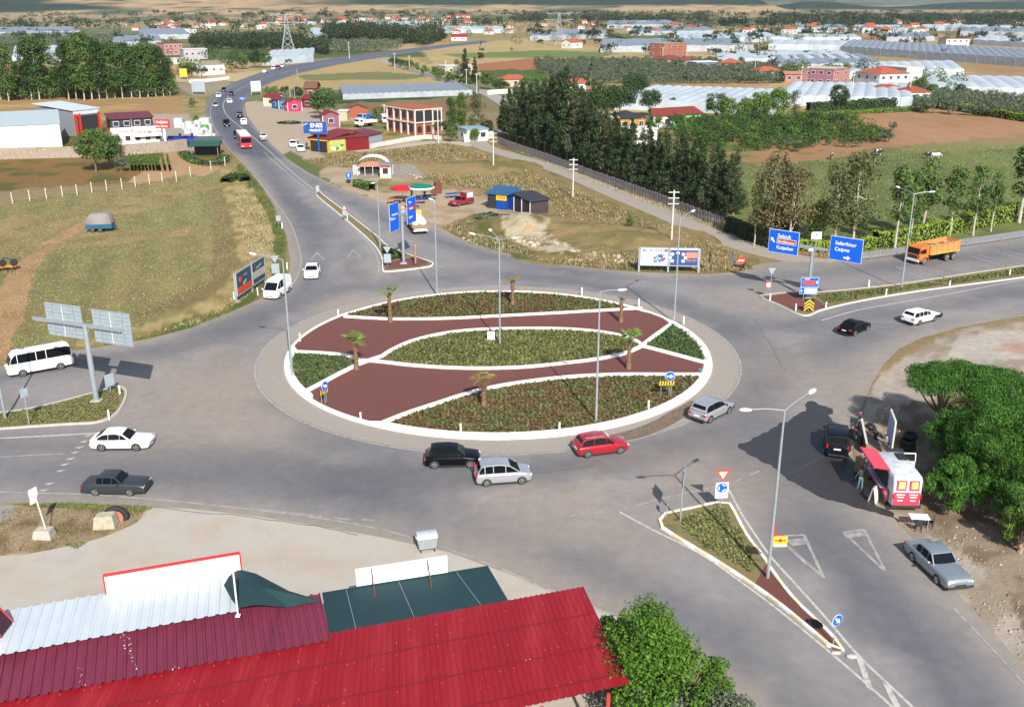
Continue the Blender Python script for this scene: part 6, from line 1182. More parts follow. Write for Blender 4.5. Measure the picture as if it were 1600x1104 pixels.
# rows and single trees of the middle distance: (x, base, top)
row = [(786, 215, 148), (796, 220, 137), (807, 224, 132), (818, 227, 135), (829, 231, 128), (840, 236, 130), (851, 240, 122), (862, 244, 118), (874, 249, 108), (886, 254, 122), (898, 259, 140), (911, 263, 150), (923, 268, 158), (936, 272, 172), (949, 277, 178), (962, 282, 182), (975, 287, 188), (988, 292, 192), (1001, 297, 198), (1014, 302, 202), (1027, 307, 205), (1040, 312, 208), (1053, 317, 212), (1066, 322, 216), (1080, 327, 218), (1094, 332, 224), (1108, 338, 228), (1122, 343, 232), (1136, 348, 238)]
for i, (x, b, t) in enumerate(row): plant('cypress', x, b-3, t, nth(i+1)+' conifer from the lane bend in the front row along the picket fence', group='conifers in the front row behind the picket fence', ws=1.05)
for i, (x, b, t) in enumerate(row[:15:1]+row[16::2]): plant('cypress', x+9, b-12, t-6, nth(i+1)+' conifer from the lane bend in the back row behind the picket fence', group='conifers in the second row', ws=1.05)
plant('farcone', 878, 172, 94, 'tall thin pointed conifer rising above the front row', ws=.8); plant('farcone', 922, 168, 92, 'single tall pointed conifer standing before the olive grove', ws=.9)
for i, (x, b, t, k, l) in enumerate([(940, 196, 128, 'pine', 'broad rounded pine left of the yellow house'), (968, 190, 130, 'pine', 'rounded pine touching the yellow house roof'), (990, 160, 112, 'pine', 'rounded pine behind the yellow house, farthest of its group'), (1015, 182, 138, 'pine', 'rounded pine between the yellow and the green house'), (1000, 150, 118, 'pine', 'small pine between the houses and the olives'), (1050, 172, 152, 'broad', 'small tree left of the green house'), (1118, 190, 142, 'broad', 'leafy tree right of the green house'), (1135, 194, 150, 'broad', 'second leafy tree right of the green house'),
  (1162, 192, 150, 'bright', 'bright green tree left of the big bright pair'), (1185, 190, 138, 'bright', 'big bright green tree in the middle of the orchard edge'), (1215, 188, 134, 'bright', 'big bright green tree right of the middle one'), (1240, 186, 142, 'euca', 'thin grey green tree beside the white greenhouse'), (1310, 172, 130, 'broad', 'dark wide tree in front of the white greenhouse'), (1422, 150, 128, 'broad', 'round tree at the small red roofed house'), (1432, 146, 118, 'broad', 'round dark tree right of the white villa'),
  (1455, 152, 130, 'broad', 'dark tree at the left end of the olive field'), (1500, 152, 130, 'broad', 'dark rounded tree among the field olives'), (1275, 118, 104, 'far', 'tree left of the pink house'), (1352, 130, 108, 'broad', 'tree between pink house and white villa'), (1338, 134, 112, 'broad', 'tree touching the pink house'), (1203, 105, 68, 'farcone', 'pair of black cypresses, left one'), (1210, 105, 76, 'farcone', 'pair of black cypresses, right one'),
  (706, 205, 150, 'poplar', 'poplar like tree right of the unfinished house'), (722, 205, 145, 'poplar', 'tall light poplar right of the unfinished house'), (745, 215, 150, 'euca', 'loose tree before the dark conifers'), (690, 215, 188, 'bush', 'bush in front of the unfinished house'), (705, 222, 195, 'bright', 'bright leafy tree at the corner of the unfinished house'), (742, 222, 200, 'broad', 'leafy tree behind the white garden wall'), (760, 215, 185, 'broad', 'dark tree beside the lane bend'), (727, 135, 74, 'column' if 0 else 'cypress', 'tall narrow cypress left of the pair by the white house'), (742, 137, 88, 'cypress', 'shorter cypress right of the pair by the white house'),
  (716, 128, 94, 'euca', 'grey green tree wrapped around the white house'), (760, 140, 110, 'broad', 'tree above the terracotta house'), (508, 186, 134, 'broad', 'large dense tree beside the mauve cabin'), (495, 178, 150, 'broad', 'smaller tree joined to the large dense one'), (585, 192, 168, 'bush', 'dark bush left of the high roofed van'), (600, 186, 166, 'bush', 'dark bush behind the high roofed van'), (612, 188, 168, 'bush', 'dark bush touching the unfinished house'),
  (418, 150, 135, 'bush', 'wide green shrub behind the cream cabin'), (432, 150, 134, 'bush', 'green shrub behind the blue cabin'), (446, 152, 134, 'bush', 'green shrub behind the pink cabin'), (466, 156, 134, 'broad', 'leafy tree behind the dark red sheds'), (150, 268, 201, 'broad', 'spreading tree with bare lower limbs before the stone wall'), (172, 262, 205, 'broad', 'second spreading tree against the stone wall'), (186, 246, 210, 'euca', 'thin tree at the corner of the white office'), (190, 268, 246, 'olive', 'grey green bush at the start of the crop rows'),
  (303, 168, 152, 'bush', 'round bush at the edge of the brown field'), (305, 192, 180, 'bush', 'low bush beside the tank yard'), (380, 108, 84, 'broad', 'dark tree by the far bend, left'), (398, 106, 76, 'broad', 'large dark tree by the far bend, middle'), (415, 106, 80, 'broad', 'dark tree by the far bend, right'), (452, 103, 92, 'bush', 'bush by the far road before the pylon'), (300, 122, 96, 'broad', 'dark tree behind the yellow board'), (315, 122, 100, 'far', 'dark tree right of the yellow board'), (290, 120, 98, 'far', 'dark tree left of the yellow board'),
  (752, 92, 62, 'farcone', 'round dark tree on the plain behind the ploughed field'), (844, 73, 60, 'far', 'round tree alone in the wheat field'), (799, 80, 74, 'bush', 'tiny bush alone in the wheat field'), (1273, 160, 148, 'bush', 'bush below the white greenhouse'), (1474, 92, 76, 'far', 'round tree at the end of the long grey greenhouse'), (1554, 100, 92, 'bush', 'small bush along the long grey greenhouse'), (1192, 84, 70, 'far', 'dark tree behind the white greenhouse roofs')]):
    plant(k, x, b, t, l, 'bush' if k == 'bush' else 'tree')
for i, (x, b, t, k, w, l) in enumerate([(1178, 384, 292, 'euca', .8, 'thin pale tree at the end of the conifer row'), (1200, 386, 240, 'dry', 1.0, 'tall brownish eucalyptus left of the blue direction sign'), (1232, 388, 250, 'dry', 1.0, 'brownish eucalyptus directly behind the left blue sign'), (1218, 380, 245, 'cypress', 1.1, 'dark tree between the two brownish ones'), (1302, 392, 262, 'euca', .9, 'grey green eucalyptus between the two blue panels'), (1330, 390, 240, 'euca', 1.0, 'tall grey green eucalyptus above the right blue panel'), (1276, 384, 310, 'broad', .7, 'small leafy tree behind the white notice plate'),
  (1398, 388, 262, 'slim', .9, 'slender roadside tree left of the lamp'), (1421, 380, 270, 'slim', .9, 'slender roadside tree behind the lamp pole'), (1440, 372, 250, 'slim', 1.1, 'roadside tree behind the truck cab'), (1483, 368, 262, 'slim', .95, 'slender roadside tree behind the truck body'), (1520, 368, 262, 'slim', .95, 'roadside tree right of the truck'), (1548, 362, 270, 'slim', .8, 'thin roadside tree near the right border'), (1592, 348, 228, 'slim', 1.3, 'large roadside tree cut by the right border'), (1640, 340, 225, 'slim', 1.3, 'large roadside tree beyond the right border')]): plant(k, x, b, t, l, ws=w)
for i, (x, b, t) in enumerate([(-40, 156, 70), (-18, 158, 66), (2, 156, 74), (14, 158, 70), (30, 150, 96), (50, 156, 58), (62, 156, 54), (78, 154, 62), (92, 152, 104), (108, 156, 64), (120, 155, 58), (132, 157, 52), (144, 156, 54), (156, 155, 60), (168, 154, 62), (180, 153, 64), (192, 154, 66), (206, 153, 66), (219, 153, 67), (232, 152, 66), (244, 151, 68), (256, 151, 76), (266, 150, 88)]): plant('poplar', x, b, t, nth(i+1)+' pale trunked poplar from the left in the left grove', group='poplars of the left grove', ws=1.05)
for i, (x, b, t) in enumerate([(36, 152, 118), (100, 152, 118), (150, 153, 122), (176, 153, 124), (200, 152, 118), (226, 152, 118), (240, 150, 120), (262, 150, 116), (14, 152, 122)]): plant('broad', x, b, t, nth(i+1)+' lower leafy tree among the poplars of the left grove', group='undergrowth of the left grove')
# orchard bushes right of the conifers
k = 0
for j, (y, x0, x1) in enumerate(((197, 1020, 1330), (204, 1030, 1345), (212, 1045, 1372), (220, 1060, 1385), (229, 1095, 1350), (238, 1110, 1250))):
    x = x0
    while x < x1: plant('bush', x+rnd.uniform(-3, 3), y+rnd.uniform(-2, 2), None, 'rounded green shrub in the dense orchard', 'bush', 'shrubs of the orchard', h=rnd.uniform(2.6, 4.2)*(1 if y < 225 else .7)); x += rnd.uniform(11, 17)*(1+.02*(y-195))
for x, y in ((1364, 222), (1377, 222), (1388, 222), (1230, 234), (1245, 236), (1203, 232), (1393, 205)): plant('olive', x, y, None, 'small grey green olive at the orchard edge', 'tree', 'olives at the orchard edge', h=2.6)
# olive grove, field olives
for j in range(9):
    y = 99+j*3.9; x = 838+j*2 if j < 5 else 850+j*3
    while x < (1130 if j < 2 else 1235-j*1.5): plant('olive', x+rnd.uniform(-2.2, 2.2), y+rnd.uniform(-.8, .8), None, 'grey green olive tree in the large grove', 'tree', 'olive trees of the large grove', h=rnd.uniform(3.2, 4.4), ws=1.3); x += rnd.uniform(15, 19.5)
for j in range(5):
    x = 1440
    while x < 1640: plant('olive', x+rnd.uniform(-3, 3), 150+j*6.5+(x-1440)*.06, None, 'olive tree in the field behind the right hedge', 'tree', 'olive trees behind the right hedge', h=rnd.uniform(3, 4.4), ws=1.3); x += rnd.uniform(20, 27)
def mass(poly, n, h, w, m, ls, lab, nm, seed, nl=60):
    r = np.random.default_rng(seed); P = [tuple(G(x, y)[:2]) for x, y in poly]; xs = [a for a, _ in P]; ys = [b for _, b in P]; X = r.uniform(min(xs), max(xs), n*6); Y = r.uniform(min(ys), max(ys), n*6); k = inpoly(X, Y, P); X, Y = X[k][:n], Y[k][:n]; R_ = w*.5*r.uniform(.7, 1.2, len(X))
    V, F = leaves(np.stack([X, Y, h*.5+0*X], -1), R_, nl*len(X), ls, seed, h/w); V[:, 2] = np.maximum(V[:, 2], .05); tag(fastmesh(nm, V, F, m), lab, 'trees', kind='stuff')
mass([(838, 98), (1010, 97), (1215, 107), (1238, 118), (1215, 130), (1030, 136), (862, 131)], 520, 3.6, 5, L_OLV, .6, 'rest of the olive grove between the single trees', 'olive_grove', 71); mass([(1030, 190), (1330, 190), (1385, 218), (1330, 232), (1110, 240)], 200, 3.2, 4.5, L_BSH, .45, 'rest of the dense orchard between its shrubs', 'orchard', 72, 120)
mass([(1440, 148), (1640, 160), (1700, 196), (1460, 168)], 240, 3.4, 5, L_OLV, .5, 'rest of the olives behind the right hedge', 'olive_field', 73); mass([(-40, 158), (270, 152), (268, 140), (-40, 142)], 130, 5.0, 6, L_BRD, .6, 'dense low growth under the poplars', 'undergrowth', 74, 150)
mass([(520, 68), (625, 68), (628, 76), (560, 84), (520, 82)], 160, 4, 7, L_OLV, .9, 'olive plot below the long wood', 'olive_grove', 75); mass([(1200, 40), (1700, 46), (1700, 27), (1200, 26)], 420, 9, 20, L_FAR, 2.4, 'hazy wood across the plain at right', 'far_wood', 76); mass([(0, 50), (150, 54), (250, 66), (150, 70), (0, 72)], 260, 4, 9, L_OLV, 1.2, 'green plantation at the far left', 'plantation', 77)
mass([(0, 20), (1150, 20), (1150, 40), (0, 42)], 330, 8, 13, L_FAR, 2.2, 'dark scrub dotted over the tan foothills', 'scrub', 83, 36); mass([(1150, 20), (1640, 20), (1640, 27), (1150, 27)], 90, 8, 16, L_FAR, 2.4, 'scrub before the blue hills', 'scrub', 84, 36)
for i, (q, n, h, w) in enumerate((([(858, 60), (1240, 62), (1640, 58), (1640, 63), (1240, 68), (858, 66)], 60, 6, 8), ([(1100, 70), (1205, 72), (1205, 88), (1100, 86)], 16, 6, 7), ([(1335, 112), (1372, 112), (1376, 142), (1330, 138)], 9, 7, 6), ([(1436, 128), (1510, 134), (1500, 156), (1440, 152)], 12, 6, 6), ([(352, 96), (420, 96), (420, 110), (352, 114)], 12, 7, 7), ([(270, 106), (316, 104), (318, 122), (272, 124)], 8, 6, 6), ([(200, 66), (420, 68), (420, 84), (330, 96), (200, 84)], 40, 6, 7), ([(1222, 108), (1262, 112), (1262, 122), (1222, 118)], 8, 6, 6), ([(1240, 86), (1310, 84), (1310, 92), (1240, 96)], 8, 4, 6), ([(400, 44), (840, 42), (840, 56), (700, 60), (640, 50), (400, 52)], 120, 6, 9), ([(860, 44), (1640, 48), (1640, 56), (860, 54)], 110, 6, 9), ([(770, 66), (860, 58), (880, 66), (800, 74)], 6, 5, 6))): mass(q, n, h, w, L_BRD if i % 2 else L_CON2, .9, 'dark green trees filling the gaps between plots, patch %d' % (i+1), 'tree_clump', 90+i, 90)
mass([(505, 64), (630, 64), (628, 58), (505, 57)], 130, 13, 11, L_CON, 1.4, 'interior of the long far wood', 'pine_wood', 78, 90); mass([(300, 76), (450, 80), (512, 87), (510, 80), (440, 70), (300, 70)], 150, 11, 9, L_CON, 1.2, 'interior of the wood behind the pylon', 'pine_wood', 79, 90); mass([(628, 68), (660, 74), (695, 62), (690, 58), (640, 61)], 60, 13, 11, L_CON, 1.3, 'interior of the stand where the road vanishes', 'pine_wood', 80, 90)
mass([(0, 34), (1600, 32), (1600, 44), (0, 48)], 420, 6, 15, L_FAR, 2.0, 'hedgerow scrub over the far plain', 'scrub', 81, 40); mass([(800, 35), (1115, 35), (1115, 31), (800, 31)], 120, 15, 24, L_CON, 2.4, 'interior of the far dark belt', 'far_wood', 82, 60)
# far woods and scattered trees
def belt(key, poly, n, lab, grp, h0, h1, seed, ws=1):
    r = random.Random(seed); xs = [p[0] for p in poly]; ys = [p[1] for p in poly]; c = 0
    while c < n:
        x, y = r.uniform(min(xs), max(xs)), r.uniform(min(ys), max(ys))
        if inpoly(np.array([x]), np.array([y]), poly)[0]: plant(key, x, y, None, lab, 'tree', grp, h=r.uniform(h0, h1), ws=ws); c += 1
belt('farcone', [(300, 74), (450, 78), (515, 86), (512, 80), (440, 66), (300, 66)], 62, 'dark pine in the wood behind the pylon', 'pines of the wood behind the pylon', 10, 14, 3, 1.3); belt('farcone', [(505, 62), (630, 62), (628, 58), (505, 56)], 46, 'dark pine in the long far wood', 'pines of the long far wood', 12, 16, 4, 1.5)
belt('farcone', [(628, 68), (660, 74), (695, 62), (690, 57), (640, 60)], 26, 'dark pine in the stand where the road vanishes', 'pines of the stand where the road vanishes', 13, 16, 5, 1.4)
belt('farcone', [(800, 34), (1040, 34), (1110, 34), (1110, 31), (800, 31)], 46, 'dark tree in the far belt across the plain', 'trees of the far belt across the plain', 14, 19, 6, 2); belt('farcone', [(1120, 42), (1400, 38), (1400, 34), (1120, 36)], 40, 'dark tree in the far belt at right', 'trees of the far belt at right', 14, 19, 7, 2)
belt('far', [(1200, 34), (1640, 40), (1640, 28), (1200, 27)], 60, 'tree in the hazy wood at right', 'trees of the hazy wood at right', 9, 14, 8, 2); belt('far', [(0, 30), (800, 30), (800, 52), (700, 56), (0, 46)], 70, 'small tree scattered over the far fields', 'trees scattered over the far fields', 6, 10, 9)
belt('far', [(800, 42), (1600, 46), (1600, 74), (1000, 70), (800, 58)], 85, 'tree among the far greenhouses', 'trees among the far greenhouses', 6, 10, 10); belt('far', [(0, 60), (240, 64), (290, 90), (250, 100), (0, 90)], 26, 'tree behind the left poplars', 'trees behind the left poplars', 6, 9, 11)
belt('far', [(200, 17), (1300, 17), (1300, 28), (200, 30)], 90, 'dark speck of a tree on the tan foothills', 'trees on the tan foothills', 9, 16, 12); belt('far', [(0, 50), (150, 54), (150, 64), (0, 62)], 26, 'tree in the green plantation at left', 'trees of the plantation at left', 4, 6, 13)
belt('farcone', [(700, 40), (790, 42), (790, 35), (700, 35)], 18, 'dark tree in the grove left of the far belt', 'trees of the grove left of the far belt', 10, 14, 14)
belt('olive', [(520, 68), (625, 68), (628, 74), (560, 82), (520, 80)], 38, 'olive tree in the plot below the long wood', 'olive trees below the long wood', 3.5, 5, 15); belt('bush', [(612, 100), (640, 104), (738, 136), (735, 140), (640, 112), (612, 104)], 34, 'shrub along the far lane wall', 'shrubs along the far lane wall', 3, 5, 16)
belt('bush', [(545, 158), (735, 150), (740, 154), (560, 162)], 1, 'bush in the green strip', 'bush', 1, 2, 17); belt('bush', [(760, 136), (860, 128), (870, 134), (770, 150)], 12, 'shrub around the terracotta house', 'shrubs around the terracotta house', 3, 5, 18)
belt('far', [(870, 62), (1240, 68), (1240, 100), (1130, 96), (930, 82)], 24, 'tree between the middle greenhouses', 'trees between the middle greenhouses', 5, 8, 19); belt('bush', [(1080, 100), (1260, 108), (1330, 104), (1330, 122), (1240, 130), (1130, 104)], 16, 'bush around the village roofs', 'bushes around the village roofs', 3, 6, 20)
def hedge(pts, w, h, nl, ls, m, label, cat='hedge', name='hedge', hv=.15, seed=5):
    P = gp(pts, 0, 4); acc = [0]
    for a, b in zip(P, P[1:]): acc.append(acc[-1]+(b-a).length)
    r = np.random.default_rng(seed); s = r.uniform(0, acc[-1], nl); nn = offsets(P); X = np.interp(s, acc, [p.x for p in P]); Y = np.interp(s, acc, [p.y for p in P]); NX = np.interp(s, acc, [p.x for p in nn]); NY = np.interp(s, acc, [p.y for p in nn])
    f = r.integers(0, 4, nl); u = r.uniform(-1, 1, nl); v = r.uniform(0, 1, nl); side = np.where(f == 0, -1, np.where(f == 1, 1, u)); zz = np.where(f >= 2, 1, v); hh = h*(1+hv*(vn(s/1.5, s*0, 3)-.5)*2)
    o = Vector(P[0]); C3 = np.stack([X+NX*side*w/2*(1+.15*r.normal(size=nl))-o.x, Y+NY*side*w/2-o.y, zz*hh+r.normal(size=nl)*.05], -1)
    n = np.stack([NX*side, NY*side, np.where(f >= 2, 1.2, .2)], -1)+r.normal(size=(nl, 3))*.45; n /= np.linalg.norm(n, axis=1)[:, None]; a = r.normal(size=(nl, 3)); t = a-n*np.sum(a*n, 1)[:, None]; t /= np.linalg.norm(t, axis=1)[:, None]; b = np.cross(n, t); q = ls*r.uniform(.6, 1.4, nl)[:, None]
    V = np.stack([C3-t*q*.5, C3+b*q*.35, C3+t*q*.5, C3-b*q*.35], 1).reshape(-1, 3); root = empty(name, o, 0, label, cat); fastmesh('foliage', V, np.arange(4*nl).reshape(-1, 4), m, root)
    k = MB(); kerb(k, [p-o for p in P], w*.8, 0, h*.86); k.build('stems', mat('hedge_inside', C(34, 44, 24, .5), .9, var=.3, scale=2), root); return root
hedge([(1366, 385), (1410, 380), (1470, 368), (1540, 352), (1600, 340), (1700, 320)], 1.7, 2.3, 9000, .3, L_HED, 'tall clipped hedge with a bright yellow green top behind the truck'); hedge([(1138, 360), (1180, 378), (1210, 388)], 1.6, 2.2, 2500, .3, L_CON, 'dark clipped hedge at the end of the picket fence', seed=6)
hedge([(1222, 388), (1290, 392), (1365, 388)], 1.5, 1.6, 2500, .28, L_HED, 'low hedge behind the blue direction signs', seed=7); hedge([(1262, 173), (1340, 170), (1438, 165)], 2.5, 2.6, 3500, .5, L_CON2, 'dark clipped hedge in front of the white greenhouse', seed=8)
hedge([(1438, 165), (1500, 174), (1600, 190), (1700, 204)], 2.2, 2.2, 3500, .45, L_HED, 'long hedge with a lit top edge along the ploughed field', seed=9); hedge([(1262, 180), (1340, 177), (1440, 172)], 5, 1.0, 3500, .45, L_BRT, 'low bright green vineyard strip beside the ploughed field', 'vineyard', 'vine_row', seed=10)
hedge([(972, 205), (1000, 204), (1022, 202)], 1.5, 1.3, 900, .35, L_BRT, 'small bright hedge before the yellow house', seed=11); hedge([(1178, 158+40), (1100, 192), (1040, 194)], 2, 2.0, 2200, .4, L_BSH, 'green hedge along the front of the green house', seed=12)
for k in range(11): x = 205+k*5.6 if k < 8 else 240+(k-7)*8; hedge([(x-2, 250), (x+2, 268)], .35, 1.5, 420, .26, L_BRT, 'upright row of green crop, number %d from the left tree' % (k+1), 'crop row', 'crop_row', seed=20+k)['group'] = 'crop rows below the stone wall'
hedge([(288, 240), (298, 250), (318, 257), (342, 256), (352, 246)], 2.6, .7, 1500, .3, L_BRT, 'ring of garden plants around the green roofed shelter', 'garden bed', 'garden_plants', seed=33); hedge([(556, 291), (570, 295), (582, 298)], 1.5, 1.4, 900, .3, L_BRT, 'tall green plants beside the stall entrance', 'bush', 'tall_plants', seed=34)
hedge([(754, 342), (770, 346), (792, 348)], 3.0, 1.0, 1500, .3, L_OLV, 'bluish green scrub beside the sand heap', 'bush', 'scrub', seed=35); plant('bush', 986, 357, None, 'single dark bush beside the lane', 'bush', h=2.2, ws=.8); hedge([(352, 286), (370, 278), (385, 284)], 2.0, 1.0, 900, .3, L_BSH, 'low green bush at the field corner by the road', 'bush', 'bush', seed=37)
def meadow(polys, n, m, h, label, seed=1, w=.05):
    r = np.random.default_rng(seed); out = []; W = [[tuple(G(x, y)[:2]) for x, y in p] for p in polys]
    def ar(p): return abs(sum(p[i-1][0]*p[i][1]-p[i][0]*p[i-1][1] for i in range(len(p))))/2
    T = sum(ar(p) for p in W)
    for p in W:
        k = int(n*2.4*ar(p)/T); xs = [a for a, _ in p]; ys = [b for _, b in p]; X = r.uniform(min(xs), max(xs), k*5); Y = r.uniform(min(ys), max(ys), k*5); ok = inpoly(X, Y, p) & (fbm(X/3.5, Y/3.5, 3, seed)+r.uniform(-.6, .6, k*5) > .5); out.append(np.stack([X[ok], Y[ok]], -1)[:k])
    Q = np.concatenate(out); n = len(Q); a = r.uniform(0, 6.28, n); hh = h*.62*r.uniform(.4, 1.4, n); le = hh*r.uniform(.6, 1.8, n); ww = w*.34*r.uniform(.7, 1.8, n); z = np.zeros(n); X, Y = Q[:, 0], Q[:, 1]; c, s = np.cos(a), np.sin(a)
    V = np.stack([np.stack([X-s*ww, Y+c*ww, z], -1), np.stack([X+s*ww, Y-c*ww, z], -1), np.stack([X+c*le+s*ww*.6, Y+s*le-c*ww*.6, z+hh], -1), np.stack([X+c*le-s*ww*.6, Y+s*le+c*ww*.6, z+hh], -1)], 1).reshape(-1, 3)
    return tag(fastmesh('grass', V, np.arange(4*n).reshape(-1, 4), m), label, 'grass', kind='stuff')
M_WEED = mat('dry_weeds', C(172, 142, 98, .62), .85, var=.3, scale=.5, isl=.35, transl=.25)
VG = [[(130, 545), (230, 525), (330, 490), (385, 440), (384, 390), (368, 320), (376, 290), (394, 300), (415, 330), (428, 370), (424, 425), (380, 470), (310, 505)]]
meadow(VG, 9000, L_STRAW, .22, 'tall straw coloured grass on the verge of the northern road', 2, .07); meadow([[(366, 252), (384, 260), (428, 318), (449, 375), (448, 430), (436, 440), (440, 380), (420, 330)], [(225, 528), (300, 508), (380, 478), (425, 450), (400, 470), (300, 514), (200, 537)]], 7000, L_GRS, .28, 'green grass fringe beside the northern asphalt', 3, .06)
WL = [[(480, 250), (560, 238), (700, 224), (760, 242), (880, 290), (1010, 345), (1150, 395), (1180, 418), (1010, 412), (860, 365), (870, 325), (800, 300), (690, 288), (640, 262), (540, 262)], [(690, 352), (760, 340), (850, 370), (990, 402), (1180, 420), (1160, 425), (950, 422), (850, 410), (740, 384)]]
meadow(WL, 15000, M_WEED, .38, 'brown dry weeds covering the waste ground', 4, .12); meadow(WL, 8000, L_GRS, .34, 'greenish weeds scattered over the waste ground', 5, .12); meadow(WL, 14000, L_STRAW, .4, 'pale seeding grass on the waste ground', 6, .1)
meadow([[(800, 233), (900, 268), (1010, 308), (1140, 356), (1190, 380), (1140, 368), (1010, 318), (900, 276)], [(1160, 385), (1260, 398), (1340, 396), (1420, 386), (1380, 396), (1300, 404)]], 9000, L_STRAW, .35, 'short dry grass between the lane and the fence', 7, .07)
meadow([[(-60, 330), (0, 325), (250, 285), (350, 270), (370, 420), (200, 520), (-60, 600)]], 16000, mat('stubble', C(176, 162, 112, .66), .85, var=.2, scale=.5, isl=.3), .10, 'mown stubble of the left field', 8, .09)
meadow([[(0, 796), (60, 790), (200, 792), (230, 800), (210, 820), (150, 842), (60, 860), (0, 866)]], 2200, M_WEED, .12, 'thin dry grass around the concrete blocks', 9, .04); meadow([[(0, 787), (120, 786), (240, 793), (225, 800), (60, 792)], [(100, 850), (140, 845), (120, 858)]], 1600, L_GRS, .14, 'green grass beside the kerb at the lower left', 10, .04)
meadow([[(1130, 265), (1400, 235), (1650, 225), (1650, 330), (1400, 375), (1180, 375)]], 12000, mat('pasture', C(152, 160, 98, .64), .85, var=.25, scale=.4, isl=.3), .16, 'grazed pasture behind the roadside trees', 11, .12)
def rubble(poly, n, s0, s1, m, label, seed=1):
    r = random.Random(seed); P = [tuple(G(x, y)[:2]) for x, y in poly]; xs = [a for a, _ in P]; ys = [b for _, b in P]; mb = MB(); c = 0
    while c < n:
        x, y = r.uniform(min(xs), max(xs)), r.uniform(min(ys), max(ys))
        if not inpoly(np.array([x]), np.array([y]), P)[0] or float(vn(x/2.5, y/2.5, seed)) < r.uniform(.1, .6): c += .2; continue
        s = r.uniform(s0, s1)*r.uniform(.5, 1); vs = [(x+s*r.uniform(.6, 1.2)*a, y+s*r.uniform(.6, 1.2)*b, s*(.5+.6*e)*r.uniform(.5, 1)) for a, b, e in ((-1, -1, -1), (1, -1, -1), (1, 1, -1), (-1, 1, -1), (-.6, -.6, 1), (.6, -.6, 1), (.6, .6, 1), (-.6, .6, 1))]
        mb.add(vs, [(4, 5, 6, 7), (0, 1, 5, 4), (1, 2, 6, 5), (2, 3, 7, 6), (3, 0, 4, 7)]); c += 1
    return tag(mb.build('rubble', m), label, 'rubble', kind='stuff')
M_STONE = mat('pale_stone', C(206, 190, 164), .9, var=.25, scale=1.5, isl=.25)
M_STONE2 = mat('grey_stone', C(170, 158, 140), .9, var=.25, isl=.3)
rubble([(782, 345), (840, 348), (862, 366), (910, 392), (900, 400), (840, 396), (800, 375)], 420, .15, .5, M_STONE, 'pale rubble spread below the sand heap', 2); rubble([(880, 392), (975, 402), (975, 412), (885, 408)], 90, .15, .45, M_STONE, 'scattered rubble beside the billboard', 3); rubble([(690, 350), (760, 345), (800, 380), (740, 384)], 60, .1, .3, M_STONE, 'few stones on the dry slope beside the road', 4)
rubble([(1480, 860), (1530, 870), (1600, 930), (1700, 1010), (1700, 1120), (1600, 1030), (1530, 960)], 260, .03, .11, M_STONE2, 'loose white stones along the lower right roadside', 5); rubble([(1440, 760), (1620, 760), (1700, 960), (1560, 900), (1460, 840)], 300, .03, .12, M_STONE2, 'stony ground under the pines', 6); rubble([(1345, 640), (1400, 630), (1440, 700), (1350, 720)], 160, .05, .16, M_STONE, 'small stones around the old tyres', 7)
rubble([(700, 248), (760, 250), (790, 270), (740, 268)], 60, .15, .4, M_STONE, 'rubble heaps beside the white lane pole', 8); rubble([(620, 262), (660, 262), (690, 276), (650, 280)], 90, .1, .3, M_STONE, 'light rubble right of the white kiosk', 9)
# sand heap
mb = MB(); n = 22; vs = []
for j in range(9):
    for i in range(n): a = 2*math.pi*i/n; q = j/8; rr = (4.6 if True else 0)*q*(1+.2*math.sin(3*a)+.1*math.sin(7*a)); vs.append((rr*math.cos(a)*1.2, rr*math.sin(a), 2.0*(1-q)**1.2*(1+.15*math.sin(5*a+q*6))-.1*q))
mb.add(vs, [(j*n+i, j*n+(i+1) % n, (j+1)*n+(i+1) % n, (j+1)*n+i) for j in range(8) for i in range(n)], 0, True); o = fix_normals(mb.build('sand_heap', mat('ochre_sand', C(206, 180, 138), .95, var=.15, scale=2, bump=.6, bscale=8))); o.location = G(822, 360); o.scale = (.9, .9, .6); tag(o, 'heap of ochre sand and stones on the waste ground', 'heap')
def near_tree(name, px, py, h, w, zb, nc, nl, ls, lm, bk, seed, label, kind='round', **k):
    o = make_tree(name, kind, h, w, zb, nc, nl, ls, lm, bk, seed, label, **k); o.location = G(px, py); return o
near_tree('walnut_tree', 996, 1140, 6.6, 5.0, 1.0, 64, 17000, .16, L_WAL, M_BARK, 201, 'bright green leafy tree at the corner of the red roof', tr=.16, limbs=10, kind='column'); near_tree('walnut_tree', 1064, 1146, 4.8, 4.8, .7, 60, 11000, .16, L_WAL, M_BARK, 207, 'smaller bright green tree right of the corner tree', tr=.14, limbs=6)
near_tree('walnut_tree', 952, 1070, 4.1, 2.6, .6, 58, 5500, .16, L_WAL, M_BARK, 209, 'bright green tree behind the corner of the red roof', tr=.12, limbs=6); near_tree('walnut_tree', 1034, 1120, 5.2, 3.2, .6, 58, 7500, .16, L_WAL, M_BARK, 219, 'bright green tree nearest the road edge in its clump', tr=.12, limbs=6, kind='column')
near_tree('olive_tree', 1118, 1195, 3.6, 4.6, .5, 34, 9000, .17, L_OLV, M_BARK, 211, 'grey green olive tree at the bottom edge', limbs=8); near_tree('olive_tree', 1010, 1150, 4.0, 2.2, .8, 14, 2600, .17, L_OLV, M_BARK, 213, 'slim grey olive growing inside the bright green tree', limbs=4)
